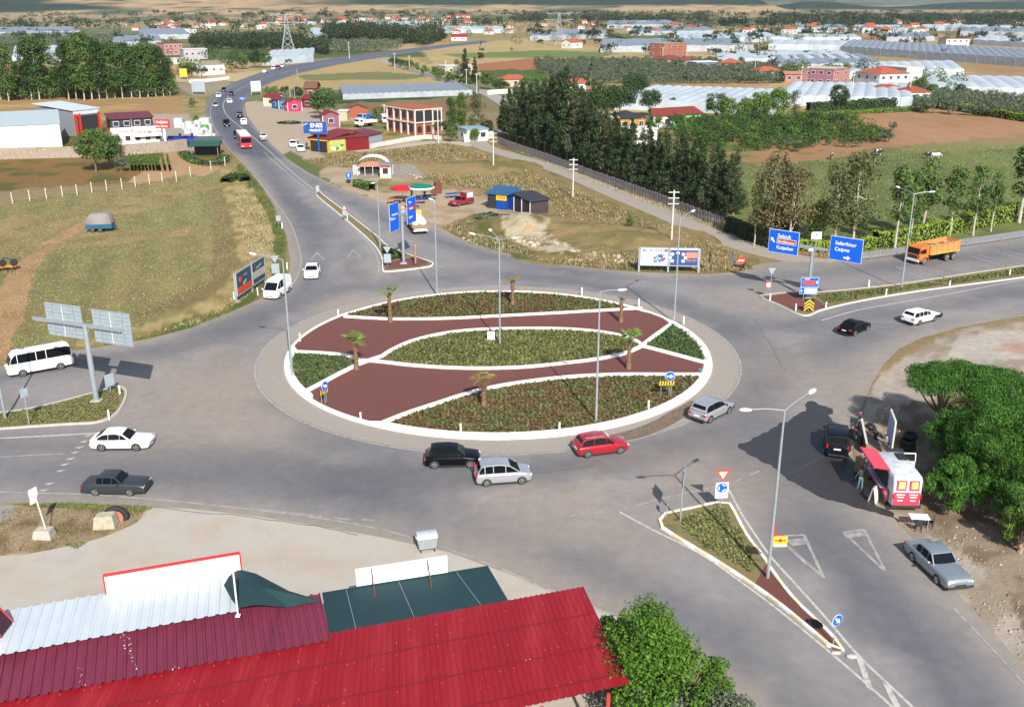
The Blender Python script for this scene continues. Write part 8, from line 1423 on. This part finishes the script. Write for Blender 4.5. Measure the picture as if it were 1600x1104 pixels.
# houses: (front-left, front-right, depth, height, label, roof, rh, wall, roof material, windows)
for a, b, D, h, l, rf, rh, wm, rm, wn in [
 ((968, 205), (1008, 203), 8, 3.2, 'yellow orange house with a black roof under the pines', 'hip', 1.6, cm('ochre_wall', (206, 150, 70)), cm('black_roof', (52, 56, 66)), (3, 1)), ((1020, 200), (1050, 200), 9, 3.2, 'white gabled part of the green house', 'gable', 1.4, M_WALLW, cm('brick_red_roof', (150, 62, 50)), (2, 1)), ((1051, 199), (1096, 196), 9, 3.2, 'pale green house with a long brick red roof', 'gable', 1.4, cm('mint_wall', (130, 206, 140)), cm('brick_red_roof', (150, 62, 50)), (3, 1)),
 ((1172, 186), (1200, 186), 9, 3.6, 'light blue house with a red roof among bright trees', 'gable', 1.4, cm('sky_wall', (130, 170, 200)), cm('brick_red_roof', (150, 62, 50)), (2, 1)), ((986, 228), (1026, 226), 5, 3.6, 'white flat roofed box building behind the conifers', 'flat', 0, M_WALLW, M_CONCL, (1, 1)), ((950, 206), (966, 206), 4, 3.4, 'small salmon coloured building left of the yellow house', 'flat', 0, M_PINK, M_CONCL, (1, 1)),
 ((783, 136), (828, 135), 7, 2.8, 'low house with a terracotta roof behind the conifers', 'hip', 1.6, M_WALLC, M_TILE, (3, 1)), ((889, 144), (915, 143), 7, 3, 'small house with a terracotta roof above the conifers', 'gable', 1.4, M_WALLW, M_TILE, (2, 1)), ((730, 222), (763, 220), 6, 2.8, 'small white house with a pale blue roof at the lane bend', 'flat', 0, M_WALLW, cm('pale_blue_roof', (150, 190, 206)), (2, 1)),
 ((1372, 143), (1418, 141), 13, 6.2, 'two storey white villa with a red hipped roof', 'hip', 2.2, M_WALLW, M_TILE, (4, 2)), ((1413, 139), (1438, 138), 14, 7.6, 'tall blank white wall block joined to the villa', 'flat', 0, M_WALLW, M_WALLW, (0, 1)), ((1418, 158), (1454, 157), 9, 2.8, 'small house with a broad brick red hipped roof', 'hip', 1.8, M_WALLW, cm('brick_roof2', (178, 84, 62)), (2, 1)), ((1376, 152), (1414, 150), 8, 2.6, 'low building with a dull red roof before the villa', 'hip', 1.4, M_PINK, cm('brick_roof2', (178, 84, 62)), (2, 1)),
 ((1263, 133), (1300, 135), 12, 6.5, 'two storey purple pink house with balconies', 'flat', 0, cm('dusky_pink', (178, 124, 140)), M_WALLC, (3, 2)), ((1300, 135), (1326, 131), 12, 6.0, 'salmon wing of the pink house with open balconies', 'flat', 0, M_PINK, M_PINK, (2, 2)), ((1226, 128), (1254, 128), 7, 3.0, 'low pale house with a tan roof left of the pink house', 'gable', 1.0, M_PINK, cm('tan_roof', (196, 142, 110)), (2, 1)), ((1185, 122), (1222, 121), 8, 2.8, 'house with a terracotta roof below the black cypresses', 'hip', 1.8, M_WALLC, M_TILE, (2, 1)),
 ((1477, 76), (1513, 76), 14, 6.5, 'isolated white two storey house with a red flat roof', 'flat', 0, M_WALLW, cm('brick_red_roof', (150, 62, 50)), (4, 2)), ((1036, 90), (1072, 88), 11, 7.6, 'tall unfinished brick block among the greenhouses', 'flat', 0, mat('brick_far', C(176, 112, 88), .9), cm('pale_brick', (206, 150, 130)), (4, 2)), ((1042, 103), (1068, 101), 9, 3, 'house with a rusty red roof below the brick block', 'hip', 2.0, M_WALLC, cm('rusty_red_roof', (142, 72, 60)), (2, 1)), ((1070, 104), (1090, 103), 9, 3, 'second rusty red roofed house right of the first', 'hip', 2, M_WALLC, cm('rusty_red_roof', (142, 72, 60)), (1, 1)),
 ((1088, 109), (1120, 108), 8, 3.4, 'pale blue and white flat roofed house', 'flat', 0, cm('pale_blue_wall', (120, 150, 180)), M_WHITE, (3, 1)), ((1121, 108), (1152, 109), 9, 3, 'wide low house with a bright brick roof', 'hip', 2.0, M_WALLC, M_TILE, (2, 1)), ((893, 76), (910, 75), 9, 4, 'small gabled house with a terracotta roof in the wheat', 'gable', 2, M_WALLW, M_TILE, (1, 1)), ((698, 117), (740, 115), 9, 3.6, 'flat white house wrapped by cypresses', 'flat', 0, M_WALLC, M_CONCL, (3, 1)),
 ((705, 64), (729, 64), 10, 3.2, 'house with a crimson roof at the end of the road', 'gable', 2, M_WALLW, cm('crimson_roof', (166, 40, 52)), (2, 1)), ((756, 54), (772, 54), 10, 3, 'house with an orange roof far beyond the wheat', 'hip', 2.2, M_WALLW, M_TILE, (1, 1)), ((258, 87), (286, 86), 12, 7, 'pink two storey house at the far left bend', 'flat', 0, M_PINK, cm('brick_red_roof', (150, 62, 50)), (4, 2)), ((288, 93), (325, 92), 10, 5.4, 'white block with small windows at the far left bend', 'flat', 0, cm('lilac_white', (206, 200, 206)), M_WALLW, (4, 1)), ((272, 100), (312, 98), 7, 2.6, 'low white annex below the white block', 'flat', 0, M_WALLW, M_WALLW, (3, 1)),
 ((318, 118), (352, 116), 9, 4.4, 'white station building beside the far bend', 'flat', 0, M_WALLW, cm('grey_blue_roof', (170, 172, 180)), (3, 1)), ((334, 117), (352, 116), 5, 2.4, 'small white house with a red door at the station', 'gable', 1.3, M_WALLW, M_DUSTW, (1, 1))]:
    house(a, b, D, h, l, rf, rh, wm, rm, wn)
# far village: small houses copied from three prototypes
FV_ = [house((0, 60), (14, 60), 9, 3.4, 'x', k, 2.0, w_, rm, (2, 1))[0] for k, w_, rm in (('gable', M_WALLW, M_TILE), ('hip', M_WALLW, M_TILE), ('flat', M_WALLW, M_WALLW))]
spots_v = [(430, 600, 32, 41, 34), (600, 740, 28, 40, 30), (180, 320, 38, 52, 14), (300, 420, 38, 46, 12), (820, 1000, 36, 52, 9), (1000, 1240, 44, 62, 14), (1240, 1600, 36, 56, 30), (1540, 1600, 8, 14, 10), (1180, 1300, 8, 12, 4), (700, 800, 44, 56, 8)]
k = 0; rv = random.Random(9)
for x0, x1, y0, y1, n in spots_v:
    for i in range(n):
        P = G(rv.uniform(x0, x1), rv.uniform(y0, y1)); rz = rv.uniform(-.5, .5); sc = rv.uniform(.8, 1.3)*(1.0 if P.y < 2500 else 1.6); nm = 'small house on the distant plain %s' % ('near the far left fields' if x1 <= 420 else 'in the far village at centre' if x1 <= 800 else 'among the right hand greenhouses')
        if k < 3: FV_[k].location = P; FV_[k].rotation_euler.z = rz; tag(FV_[k], nm, 'house', 'houses of the distant plain')
        else: clone(FV_[k % 3], P, rz, sc, nm, 'house', 'houses of the distant plain')
        k += 1
# greenhouses: front-left, front-right, far-left, spans, height
GW = mat('white_plastic_film', (.42, .47, .50), .5, var=.22, scale=.12); GG = mat('grey_plastic_film', (.20, .23, .27), .5, var=.12, scale=.12); GE = mat('greenhouse_wall', (.34, .37, .39), .6, var=.2, scale=.4)
def greenhouse(a, b, c, n, h, m, label):
    A, B, Cc = G(*a), G(*b), G(*c); u = B-A; v = Cc-A; r = empty('greenhouse', A, 0, label, 'greenhouse'); q = MB(); e = MB(); K = 5
    for i in range(n):
        vs = []
        for k in range(K+1): t = (i+k/K)/n; z = h*.86+h*.12*math.sin(math.pi*k/K); p = u*t; vs += [(p.x, p.y, z), (p.x+v.x, p.y+v.y, z)]
        q.add(vs, [(2*k, 2*k+2, 2*k+3, 2*k+1) for k in range(K)]); f = [vs[2*k] for k in range(K+1)]; p0 = u*(i/n); p1 = u*((i+1)/n); e.add([(p0.x, p0.y, 0), (p1.x, p1.y, 0)]+f[::-1], [tuple(range(K+3))])
    for s in (0, 1): p = u*s; e.add([(p.x, p.y, 0), (p.x+v.x, p.y+v.y, 0), (p.x+v.x, p.y+v.y, h*.86), (p.x, p.y, h*.86)], [(0, 1, 2, 3)])
    q.build('plastic_cover', m, r); e.build('end_wall', GE if m is GG else GW, r); d = u.normalized()
    if h > 3.2:
        for i in range(0, n+1, max(1, n//12)): p = u*(i/n); MB().box((p.x, p.y-.06, h*.36), (.15, .15, h*.86)).build('post', M_STEEL, r)
for g in [((945, 170), (1205, 181), (1020, 146), 14, 3.2, GW, 'white greenhouse behind the green house'), ((1215, 165), (1425, 168), (1238, 141), 11, 3.4, GW, 'white greenhouse in front of the pink house and villa'), ((1455, 150), (1720, 158), (1440, 130), 10, 3.8, GW, 'large white greenhouse at the right border'), ((1326, 124), (1505, 120), (1330, 108), 9, 3.6, GW, 'white greenhouse behind the villa'), ((1215, 113), (1378, 109), (1205, 96), 8, 3.6, GG, 'grey topped greenhouse below the black cypresses'), ((1210, 96), (1300, 94), (1205, 88), 4, 3.4, GW, 'small white greenhouse beside the cypresses'),
 ((1312, 83), (1720, 114), (1330, 71), 30, 4.6, GG, 'very long grey greenhouse with arched ends'), ((938, 82), (1178, 80), (942, 69), 6, 4.2, GG, 'long grey greenhouse behind the olive grove'), ((1122, 103), (1345, 100), (1118, 90), 7, 3.6, GW, 'white greenhouse right of the blue white house'), ((1060, 68), (1218, 66), (1062, 59), 12, 4.2, GW, 'white arched greenhouse in the middle plain'), ((828, 64), (952, 60), (832, 54), 6, 4, GG, 'grey greenhouse left of the middle plain'), ((948, 45), (1062, 43), (950, 37), 6, 4.4, GG, 'pale grey greenhouse below the dark belt'), ((985, 56), (1118, 54), (988, 48), 6, 4, GG, 'grey greenhouse in front of the pale grey one'),
 ((1330, 52), (1426, 52), (1332, 45), 12, 4.6, GW, 'white arched greenhouse at right of the far belt'), ((1212, 66), (1345, 66), (1215, 60), 7, 4, GW, 'narrow white greenhouse row, upper one'), ((1200, 78), (1350, 80), (1205, 70), 7, 4, GW, 'narrow white greenhouse row, lower one'), ((1385, 66), (1460, 64), (1380, 58), 6, 4, GG, 'grey greenhouse before the isolated white house'), ((1520, 70), (1700, 80), (1525, 62), 8, 4, GW, 'white greenhouse behind the long grey one'), ((1500, 56), (1640, 58), (1500, 48), 8, 4.4, GG, 'grey greenhouse at the upper right'), ((216, 62), (298, 61), (219, 51), 5, 4.2, GG, 'white fronted greenhouse behind the left grove'), ((176, 74), (256, 72), (180, 63), 5, 4, GG, 'grey greenhouse half behind the left grove'), ((-60, 58), (132, 55), (-50, 49), 8, 4, GG, 'long grey greenhouse at the far left'),
 ((20, 98), (104, 96), (24, 80), 5, 3.6, GW, 'white greenhouse showing between the left poplars'), ((410, 103), (490, 97), (424, 88), 7, 3.8, GW, 'white greenhouse beside the pylon'), ((536, 156), (738, 149), (530, 142), 20, 2.0, GG, 'low grey greenhouse with many ribs below the straw field'), ((484, 64), (512, 62), (486, 50), 2, 4.2, GW, 'small white greenhouse between the far woods'), ((585, 46), (660, 44), (588, 40), 5, 4.6, GW, 'small white greenhouse beside the far village'), ((690, 52), (790, 52), (692, 46), 6, 4.2, GW, 'white greenhouse behind the crimson roof'), ((1440, 48), (1600, 50), (1440, 44), 8, 4.6, GW, 'white greenhouse below the hazy wood'), ((1245, 50), (1325, 50), (1245, 44), 5, 4.4, GG, 'grey greenhouse left of the white arched one')]: greenhouse(*g)
# picket fence beside the lane
fp = [(778, 224), (800, 233), (850, 250), (900, 269), (950, 288), (1000, 306), (1050, 325), (1100, 345), (1132, 356)]; P = gp(fp, 0, 4); O = P[0].copy(); r = empty('picket_fence', O, 0, 'long grey picket fence of upright boards beside the lane', 'fence'); q = MB(); acc = 0
for a, b in zip(P, P[1:]):
    n = max(1, int((b-a).length/.42)); rz = math.atan2((b-a).y, (b-a).x)
    for k in range(n): q.box(a.lerp(b, k/n)-O+Vector((0, 0, .8+rq.uniform(-.1, .1))), (.27, .05, 1.6), k % 2, rz=rz)
q.build('pickets', [mat('picket_grey', C(136, 134, 142, .6), .85, var=.3, scale=1.5), mat('picket_pale', C(176, 172, 174, .6), .85, var=.3, scale=1.5)], r); q = MB(); kerb(q, [p-O+Vector((0, 0, 0)) for p in P], .06, .4, .5); kerb(q, [p-O for p in P], .06, 1.1, 1.2); q.build('rail', M_WOOD, r)
# utility poles
for x, b, t, l, ar in [(1049, 378, 297, 'white concrete utility pole beside the lane in front of the picket fence', 3), (895, 309, 247, 'white concrete utility pole farther up the lane', 3), (771, 264, 206, 'white concrete utility pole at the lane bend', 3), (685, 224, 170, 'pale utility pole in front of the unfinished house', 1), (601, 188, 163, 'thin pole above the high roofed van', 1), (745, 147, 115, 'pale pole at the end of the far lane wall', 1), (729, 138, 108, 'pale pole between the two cypresses', 1), (697, 128, 95, 'pale pole before the flat white house', 1), (640, 112, 87, 'pale pole at the corner of the far lane', 1), (617, 108, 83, 'pale pole where the far lane starts', 1), (546, 92, 66, 'pale pole beside the far road', 1), (465, 126, 108, 'thin pole in the straw field', 0),
 (454, 158, 132, 'twin pole behind the cabins, left one', 0), (461, 158, 134, 'twin pole behind the cabins, right one', 0), (1035, 97, 74, 'pole left of the brick block', 1), (1072, 103, 78, 'pole right of the brick block', 1), (1179, 116, 92, 'white pole before the pink wall', 1), (1251, 132, 104, 'white pole left of the pink house', 1), (1331, 150, 116, 'white pole between pink house and villa', 1), (1420, 156, 122, 'white pole in front of the villa', 1), (1459, 122, 103, 'thin pole behind the villa', 1), (985, 56, 34, 'thin pole on the plain', 0), (1002, 210, 184, 'short white pole before the yellow house', 0), (1270, 82, 66, 'pole beside the narrow greenhouses', 0), (207, 205, 186, 'flag pole on the white office', 0)]:
    P = G(x, b); h = ZT(P, t); r = empty('utility_pole', P, 0, l, 'pole'); m = MB(); m.cyl((0, 0, 0), (0, 0, h), .2 if h > 8 else .14, .12, n=8); m.build('mast', M_WALLW if ar else M_STEEL, r)
    for k in range(ar): MB().box((0, 0, h-.3-k*.8), (1.5, .12, .12)).build('crossarm', M_WALLW, r)
def pylon(x, b, t, w, label):
    P = G(x, b); h = ZT(P, t); r = empty('pylon', P, .3, label, 'pylon'); m = MB(); s = w; lv = [(0, s), (.35, s*.55), (.6, s*.3), (.78, s*.2), (1, s*.12)]
    for (z0, a), (z1, c) in zip(lv, lv[1:]):
        for sx, sy in ((-1, -1), (1, -1), (1, 1), (-1, 1)): m.bar((sx*a, sy*a, z0*h), (sx*c, sy*c, z1*h), .2, .2)
        for (p, q_) in (((-1, -1), (1, -1)), ((1, -1), (1, 1)), ((1, 1), (-1, 1)), ((-1, 1), (-1, -1))):
            n = 2 if z0 < .5 else 1
            for j in range(n):
                f0, f1 = j/n, (j+1)/n; a0, a1 = a+(c-a)*f0, a+(c-a)*f1; y0, y1 = (z0+(z1-z0)*f0)*h, (z0+(z1-z0)*f1)*h; m.bar((p[0]*a0, p[1]*a0, y0), (q_[0]*a1, q_[1]*a1, y1), .1, .1); m.bar((q_[0]*a0, q_[1]*a0, y0), (p[0]*a1, p[1]*a1, y1), .1, .1)
    m.build('lattice', mat('pylon_steel', (.42, .44, .44), .6, .3), r)
    for z in (.80, .98): m = MB(); L = s*2.1*(1.2 if z < .9 else 1); m.bar((-L, 0, z*h), (L, 0, z*h), .2, .2); m.bar((-L, 0, z*h), (0, 0, z*h-1.6), .12, .12); m.bar((L, 0, z*h), (0, 0, z*h-1.6), .12, .12); m.build('crossarm', mat('pylon_steel', (.42, .44, .44), .6, .3), r)
pylon(451, 88, 22, 4.6, 'tall lattice pylon before the dark wood'); pylon(873, 72, 20, 4.6, 'second lattice pylon standing in the right hand plain')
# far boards
for a, b, z0, z1, m_, l, t_ in [((282, 124), (293, 124), 1, 4.4, M_YEL, 'yellow advertising board at the far left bend', ''), ((301, 147), (321, 147), .8, 4.6, M_GREYP, 'grey back of a billboard beside the far bend', ''), ((393, 149), (408, 148), 1.2, 4.8, M_WHITE, 'white and red billboard inside the northern bend', 'r')]:
    A, L, rz = wall_frame(a, b); r = empty('roadside_board', A, rz, l, 'billboard')
    for x in (0, L): MB().box((x, 0, z1/2), (.18, .18, z1)).build('post', M_GREYP, r)
    o, T, bl, bh = face(r, Vector((0, -.15, 0)), Vector((L, -.15, 0)), z0, z1, m_);
    if t_: q = MB(); q.box((0, -bh*.36, .01), (bl*.95, bh*.2, .01), M=T); q.box((0, bh*.25, .01), (bl*.6, bh*.12, .01), M=T); q.build('poster_print', mat('poster_pink', (.75, .55, .5), .5), o)
# forecourt round bush bed, cows, scrap
q = hedge([(440, 194), (455, 192), (462, 194)], 3.2, .5, 500, .35, L_OLV, 'oval bed of grey plants on the gravel forecourt', 'flower bed', 'plant_bed', seed=50)
for x, y, rz, c, l in ((1299, 249, 1.2, (.03, .025, .02), 'black and white cow standing in the pasture at left'), (1371, 243, .3, (.02, .02, .02), 'dark cow with a white flank in the middle of the pasture'), (1453, 248, 2.9, (.02, .02, .02), 'black cow at the right of the pasture'), (1461, 249, .2, (.55, .53, .5), 'mostly white cow at the right of the pasture')):
    m = mat('cow_hide_%d' % int(c[0]*100), c, .8, var=0, scale=1.6, col2=(.6, .58, .54), thr=(.52, .56)); r = empty('cow', G(x, y), rz, l, 'cow'); b = MB(); st = []
    for xx, cz, ry, rz_ in ((-.95, 1.12, .10, .12), (-.85, 1.08, .26, .30), (-.5, 1.03, .33, .36), (0, .98, .36, .40), (.45, 1.02, .33, .40), (.75, 1.1, .24, .34), (1.0, 1.12, .15, .22), (1.25, 1.0, .12, .17), (1.5, .78, .12, .13), (1.68, .6, .09, .10), (1.78, .5, .05, .05)): st.append((xx, [(ry*math.cos(t), cz+rz_*math.sin(t)) for t in np.linspace(0, 2*math.pi, 11)[:-1]]))
    loft(b, st)
    for sx in (-.72, .6):
        for sy in (-1, 1): k = -.06 if sx < 0 else .03; b.tube([(sx, sy*.2, .95), (sx+k+.05, sy*.21, .52), (sx+k-.04, sy*.2, .28), (sx+k, sy*.2, 0)], [.15, .08, .055, .06], 7)
    b.tube([(-.95, 0, 1.2), (-1.05, 0, .9), (-1.03, 0, .5)], [.04, .025, .05], 6)
    for sy in (-1, 1): b.ell((1.42, sy*.17, .92), (.05, .12, .06), 7, 4)
    fix_normals(b.build('body', m, r))
def rib_roof(name, A, B, C_, D_, zs, m, parent, O, pitch=.27, h=.04):
    """ribbed metal sheet: quad A(left far) B(right far) C(right near) D(left near); ribs run far->near"""
    u = (B-A); n = max(2, int(u.length/pitch)); V = [];
    for i in range(n+1):
        t = i/n
        for dt, dz in ((-.20, 0), (-.10, h), (.10, h), (.20, 0)):
            tt = min(1, max(0, t+dt/n)); p = A.lerp(B, tt); q = D_.lerp(C_, tt); V.append((p.x-O.x, p.y-O.y, zs[0]+dz)); V.append((q.x-O.x, q.y-O.y, zs[1]+dz))
    F = [(2*i, 2*i+1, 2*i+3, 2*i+2) for i in range(4*(n+1)-1)]; b = MB(); b.add(V, F); return b.build(name, m, parent)
R_RED = mat('red_ribbed_sheet', C(174, 34, 44, .58), .45, var=.16, scale=.5, col2=C(178, 54, 62, .6), thr=(.5, .72), spec=.4, stretch=(2.2, .22, 1), detail=7); R_MAR = mat('maroon_ribbed_sheet', C(142, 58, 82, .6), .48, var=.12, scale=.4, col2=C(120, 48, 66, .6), thr=(.45, .68), spec=.4, stretch=(2.2, .22, 1), detail=7); R_WHT = mat('white_ribbed_sheet', (.46, .51, .545), .4, .1, var=.08, scale=.4); NET = mat('dark_green_shade_net', C(26, 66, 72, .6), .85, var=.15, scale=.8, bump=.4, bscale=6)
O = G(500, 1000, 0); root = empty('long_shed', O, 0, 'long roadside building roofed with red, maroon and white ribbed sheets', 'building')
z = 4.3
rA, rB, rC = G(514, 989, z+.1), G(911, 916, z+.1), G(984, 1068, z-.35)
dL = (rA-rB).normalized(); rD = rC+dL*60; rA2 = G(0, 1096, z+.1)+dL*24
# red roof: right part reaches the far edge; left part starts lower, under the maroon sheets
rib_roof('red_roof', rA, rB, rC, rC+dL*(rA-rB).length*1.08, (z+.1, z-.35), R_RED, root, O)
lA = rA+dL*34; rib_roof('red_roof', lA, rA-dL*.02, rC+dL*(rA-rB).length*1.08, rC+dL*((rA-rB).length*1.08+36), (z+.08, z-.37), R_RED, root, O)
mB, mC = G(500, 927, z+.55), G(517, 1000, z+.2); m_l = (G(0, 1014, z+.55)-mB); mA = mB+m_l*1.7; mD = mC+m_l.normalized()*m_l.length*1.7
rib_roof('maroon_roof', mA, mB, mC, mD, (z+.55, z+.2), R_MAR, root, O, .42, .07)
wB, wA = G(376, 890, z+1.0), G(30, 950, z+1.0); w_l = wA-wB; rib_roof('white_roof', wB+w_l*1.75, wB, G(374, 953, z+.75), G(374, 953, z+.75)+w_l*1.75, (z+1.0, z+.72), R_WHT, root, O, .5, .06)
def slab(name, pts, z0, dz, m, parent=root):
    b = MB(); P = [G(x, y, z0)-O for x, y in pts]; n = len(P); vs = [(p.x, p.y, z0) for p in P]+[(p.x, p.y, z0-dz) for p in P]; b.add(vs, [tuple(range(n)), tuple(range(2*n-1, n-1, -1))]+[(i, (i+1) % n, n+(i+1) % n, n+i) for i in range(n)]); return fix_normals(b.build(name, m, parent))
net = slab('shade_net', [(503, 925), (762, 883), (794, 937), (515, 990)], z+.02, .05, NET)
for a, b_ in (((541, 921), (556, 981)), ((623, 908), (647, 963)), ((713, 893), (751, 944))): q = MB(); q.bar(G(*a, z+.08)-O, G(*b_, z+.08)-O, .025, .02); q.build('net_rope', mat('rope', (.2, .25, .25), .8), net)
b = MB(); pts = [(350, 917), (358, 903), (373, 888), (400, 895), (450, 910), (502, 925), (450, 935), (400, 945), (372, 950), (362, 938)]; rr = random.Random(2); nrm_ = [G(x, y, z+1.1)-O for x, y in pts]; cpt = G(410, 917, z+1.25)-O; vs = [tuple(cpt)]+[(p.x, p.y, z+1.15-(.55 if i in (4, 5, 6) else 0)+rr.uniform(-.08, .08)) for i, p in enumerate(nrm_)]; b.add(vs, [(0, 1+i, 1+(i+1) % 10) for i in range(10)], 0, False); o = fix_normals(b.build('shade_cloth', NET)); o.location = O; tag(o, 'crumpled dark green cloth thrown over the end of the white roof', 'cloth')
def fascia(name, p, q, h0, h1, m, label, trim=None, tilt=.0):
    P, Q = G(*p, h0), G(*q, h0); r = empty(name, (P.x, P.y, 0), math.atan2((Q-P).y, (Q-P).x), label, 'sign board'); L = (Q-P).length; MB().box((L/2, 0, (h0+h1)/2), (L, .08, h1-h0)).build('panel', m, r)
    if trim: MB().box((L/2, 0, h1+.05), (L+.1, .14, .1)).build('trim', trim, r); MB().box((-.04, 0, (h0+h1)/2), (.08, .12, h1-h0)).build('trim', trim, r); MB().box((L+.04, 0, (h0+h1)/2), (.08, .12, h1-h0)).build('trim', trim, r)
    return r, L
PW = mat('bright_white_board', (.82, .83, .84), .4, var=.03)  # even white, a little brighter than the general white paint
zb1 = z+1.05; q0 = G(167, 926, zb1); zt1 = ZT(q0, 900); fascia('sign_fascia', (167, 926), (376, 890), zb1, zt1, PW, 'back of a long white sign board with red trim on the white roof', M_RED)
zb2 = z+.1; q0 = G(557, 915, zb2); zt2 = ZT(q0, 889); r, L = fascia('sign_fascia', (557, 915), (699, 893), zb2, zt2, PW, 'back of a plain white sign board above the dark green net')
for x in (L*.17, L*.78): MB().bar((x, -.06, (zt2-zb2)*.95+zb2), (x-.05, -1.2, z+.1), .05, .05).build('stay_bar', cm('rust_brown', (120, 70, 50)), r)
P = G(372, 962, z+.9); r = empty('antenna_pole', P, 0, 'thin white pole rising from the maroon roof past the green cloth', 'pole'); q = MB(); q.cyl((0, 0, 0), (0, 0, ZT(P, 892)-P.z), .045, n=6); q.build('mast', M_WHITE, r); MB().box((0, 0, .03), (.2, .2, .06)).build('foot', M_WHITE, r)
P = G(8, 985, z+1.0); r = empty('roof_sign', P+Vector((-.45, 0, 0)), .2, 'small white gabled sign frame with red edges at the left border', 'sign'); q = MB(); q.add([(-1.6, -.5, 0), (.35, -.5, 0), (-.1, -.3, 1.5), (-1.6, -.3, 1.5), (-1.6, .6, 0), (.6, .6, 0), (-.1, .4, 1.5), (-1.6, .4, 1.5)], [(0, 1, 2, 3), (5, 4, 7, 6), (3, 2, 6, 7)]); q.add([(.35, -.5, 0), (.6, .6, 0), (-.1, .4, 1.5), (-.1, -.3, 1.5)], [(0, 1, 2, 3)], 1); q.build('panel', [M_WHITE, cm('deep_purple', (70, 34, 60))], r); q = MB()
for a, b_ in (((.35, -.5, 0), (-.1, -.3, 1.5)), ((.6, .6, 0), (-.1, .4, 1.5)), ((-1.6, -.5, 0), (.35, -.5, 0))): q.bar(a, b_, .07, .07)
q.build('frame', M_RED, r)
# bird droppings and screw rows on the sheets, posts and slab below
rr = random.Random(8); q = MB()
for (x0, y0, x1, y1, n, zz) in ((190, 985, 215, 1050, 26, z+.5), (120, 1040, 130, 1066, 7, z+.35), (272, 1040, 280, 1048, 4, z+.3), (825, 1030, 826, 1034, 2, z-.1)):
    for k in range(n): t = rr.random(); P = G(x0+(x1-x0)*t+rr.uniform(-7, 7), y0+(y1-y0)*t+rr.uniform(-4, 4), zz)-O; s = rr.uniform(.01, .04); q.ell((P.x, P.y, zz), (s, s, .012), 6, 4)
q.build('bird_droppings', M_DUSTW, root, label='white bird droppings on the maroon and red sheets')
q = MB()
for j in range(1, 9):
    f = j/9
    for k in range(150):
        if rr.random() < .8: continue
        t = (k+.5)/150; p = rB.lerp(lA, t); e = rC.lerp(rC+dL*((rB-lA).length*1.08), t); c = p.lerp(e, f); q.box((c.x-O.x, c.y-O.y, z+.1-.45*f+.035), (.06, .025, .02))
q.build('roof_screws', mat('pale_screws', (.42, .12, .13), .5), root, label='rows of pale fixing screws across the red sheets')
q = MB()
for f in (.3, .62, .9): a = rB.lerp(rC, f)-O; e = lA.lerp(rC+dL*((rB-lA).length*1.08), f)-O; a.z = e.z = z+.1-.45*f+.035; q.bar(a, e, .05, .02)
q.build('sheet_overlap', mat('overlap_dark_red', C(120, 24, 34, .6), .6), root)  # lap seams as strips of darker red than the sheets
q = MB(); Pc = [G(951, 1082, z-.35), G(847, 1102, z-.35)]
for p in Pc+[rB+dL*.3, rA, mB]: MB().box((p.x-O.x, p.y-O.y, (z-.4)/2), (.14, .14, z-.4)).build('post', M_RED, root)
for k in (9, 15, 21, 27): p = rB+dL*k; MB().box((p.x-O.x, p.y-O.y+.3, (z-.3)/2), (.14, .14, z-.3)).build('post', M_RED, root)
w0, w1 = mB+dL*1-O, mB+dL*45-O; MB().bar((w0.x, w0.y+.4, 1.9), (w1.x, w1.y+.4, 1.9), .25, 3.8).build('wall', M_WALLC, root)
b = MB(); c0 = rC-O; b.add([(c0.x+.6, c0.y-.4, .03), (c0.x+.6-dL.x*-60, c0.y-.4+dL.y*60, .03), (c0.x-60, c0.y-25, .03), (c0.x, c0.y-16, .03)], [(0, 1, 2, 3)]); fl = fix_normals(b.build('concrete_yard', M_CONCL)); fl.location = O; struct(fl)
rubble([(935, 1075), (975, 1075), (985, 1110), (925, 1110)], 60, .25, .6, mat('grey_rock', C(150, 146, 138), .9, var=.25), 'grey rocks piled under the edge of the red roof', 12)
mb = MB(); mb.box((400, 5000, 330), (22000, 11400, 700)); hz = mb.build('haze', mat('haze_air', (1, 1, 1), var=0)); hz['kind'] = 'stuff'; hz['label'] = 'thin blue haze over the plain'
t = hz.data.materials[0].node_tree; t.nodes.remove(t.nodes['Principled BSDF']); pv = t.nodes.new('ShaderNodeVolumePrincipled'); pv.inputs['Color'].default_value = (.80, .88, 1, 1); pv.inputs['Density'].default_value = .00005; pv.inputs['Anisotropy'].default_value = .2; t.links.new(pv.outputs[0], t.nodes['Material Output'].inputs['Volume'])
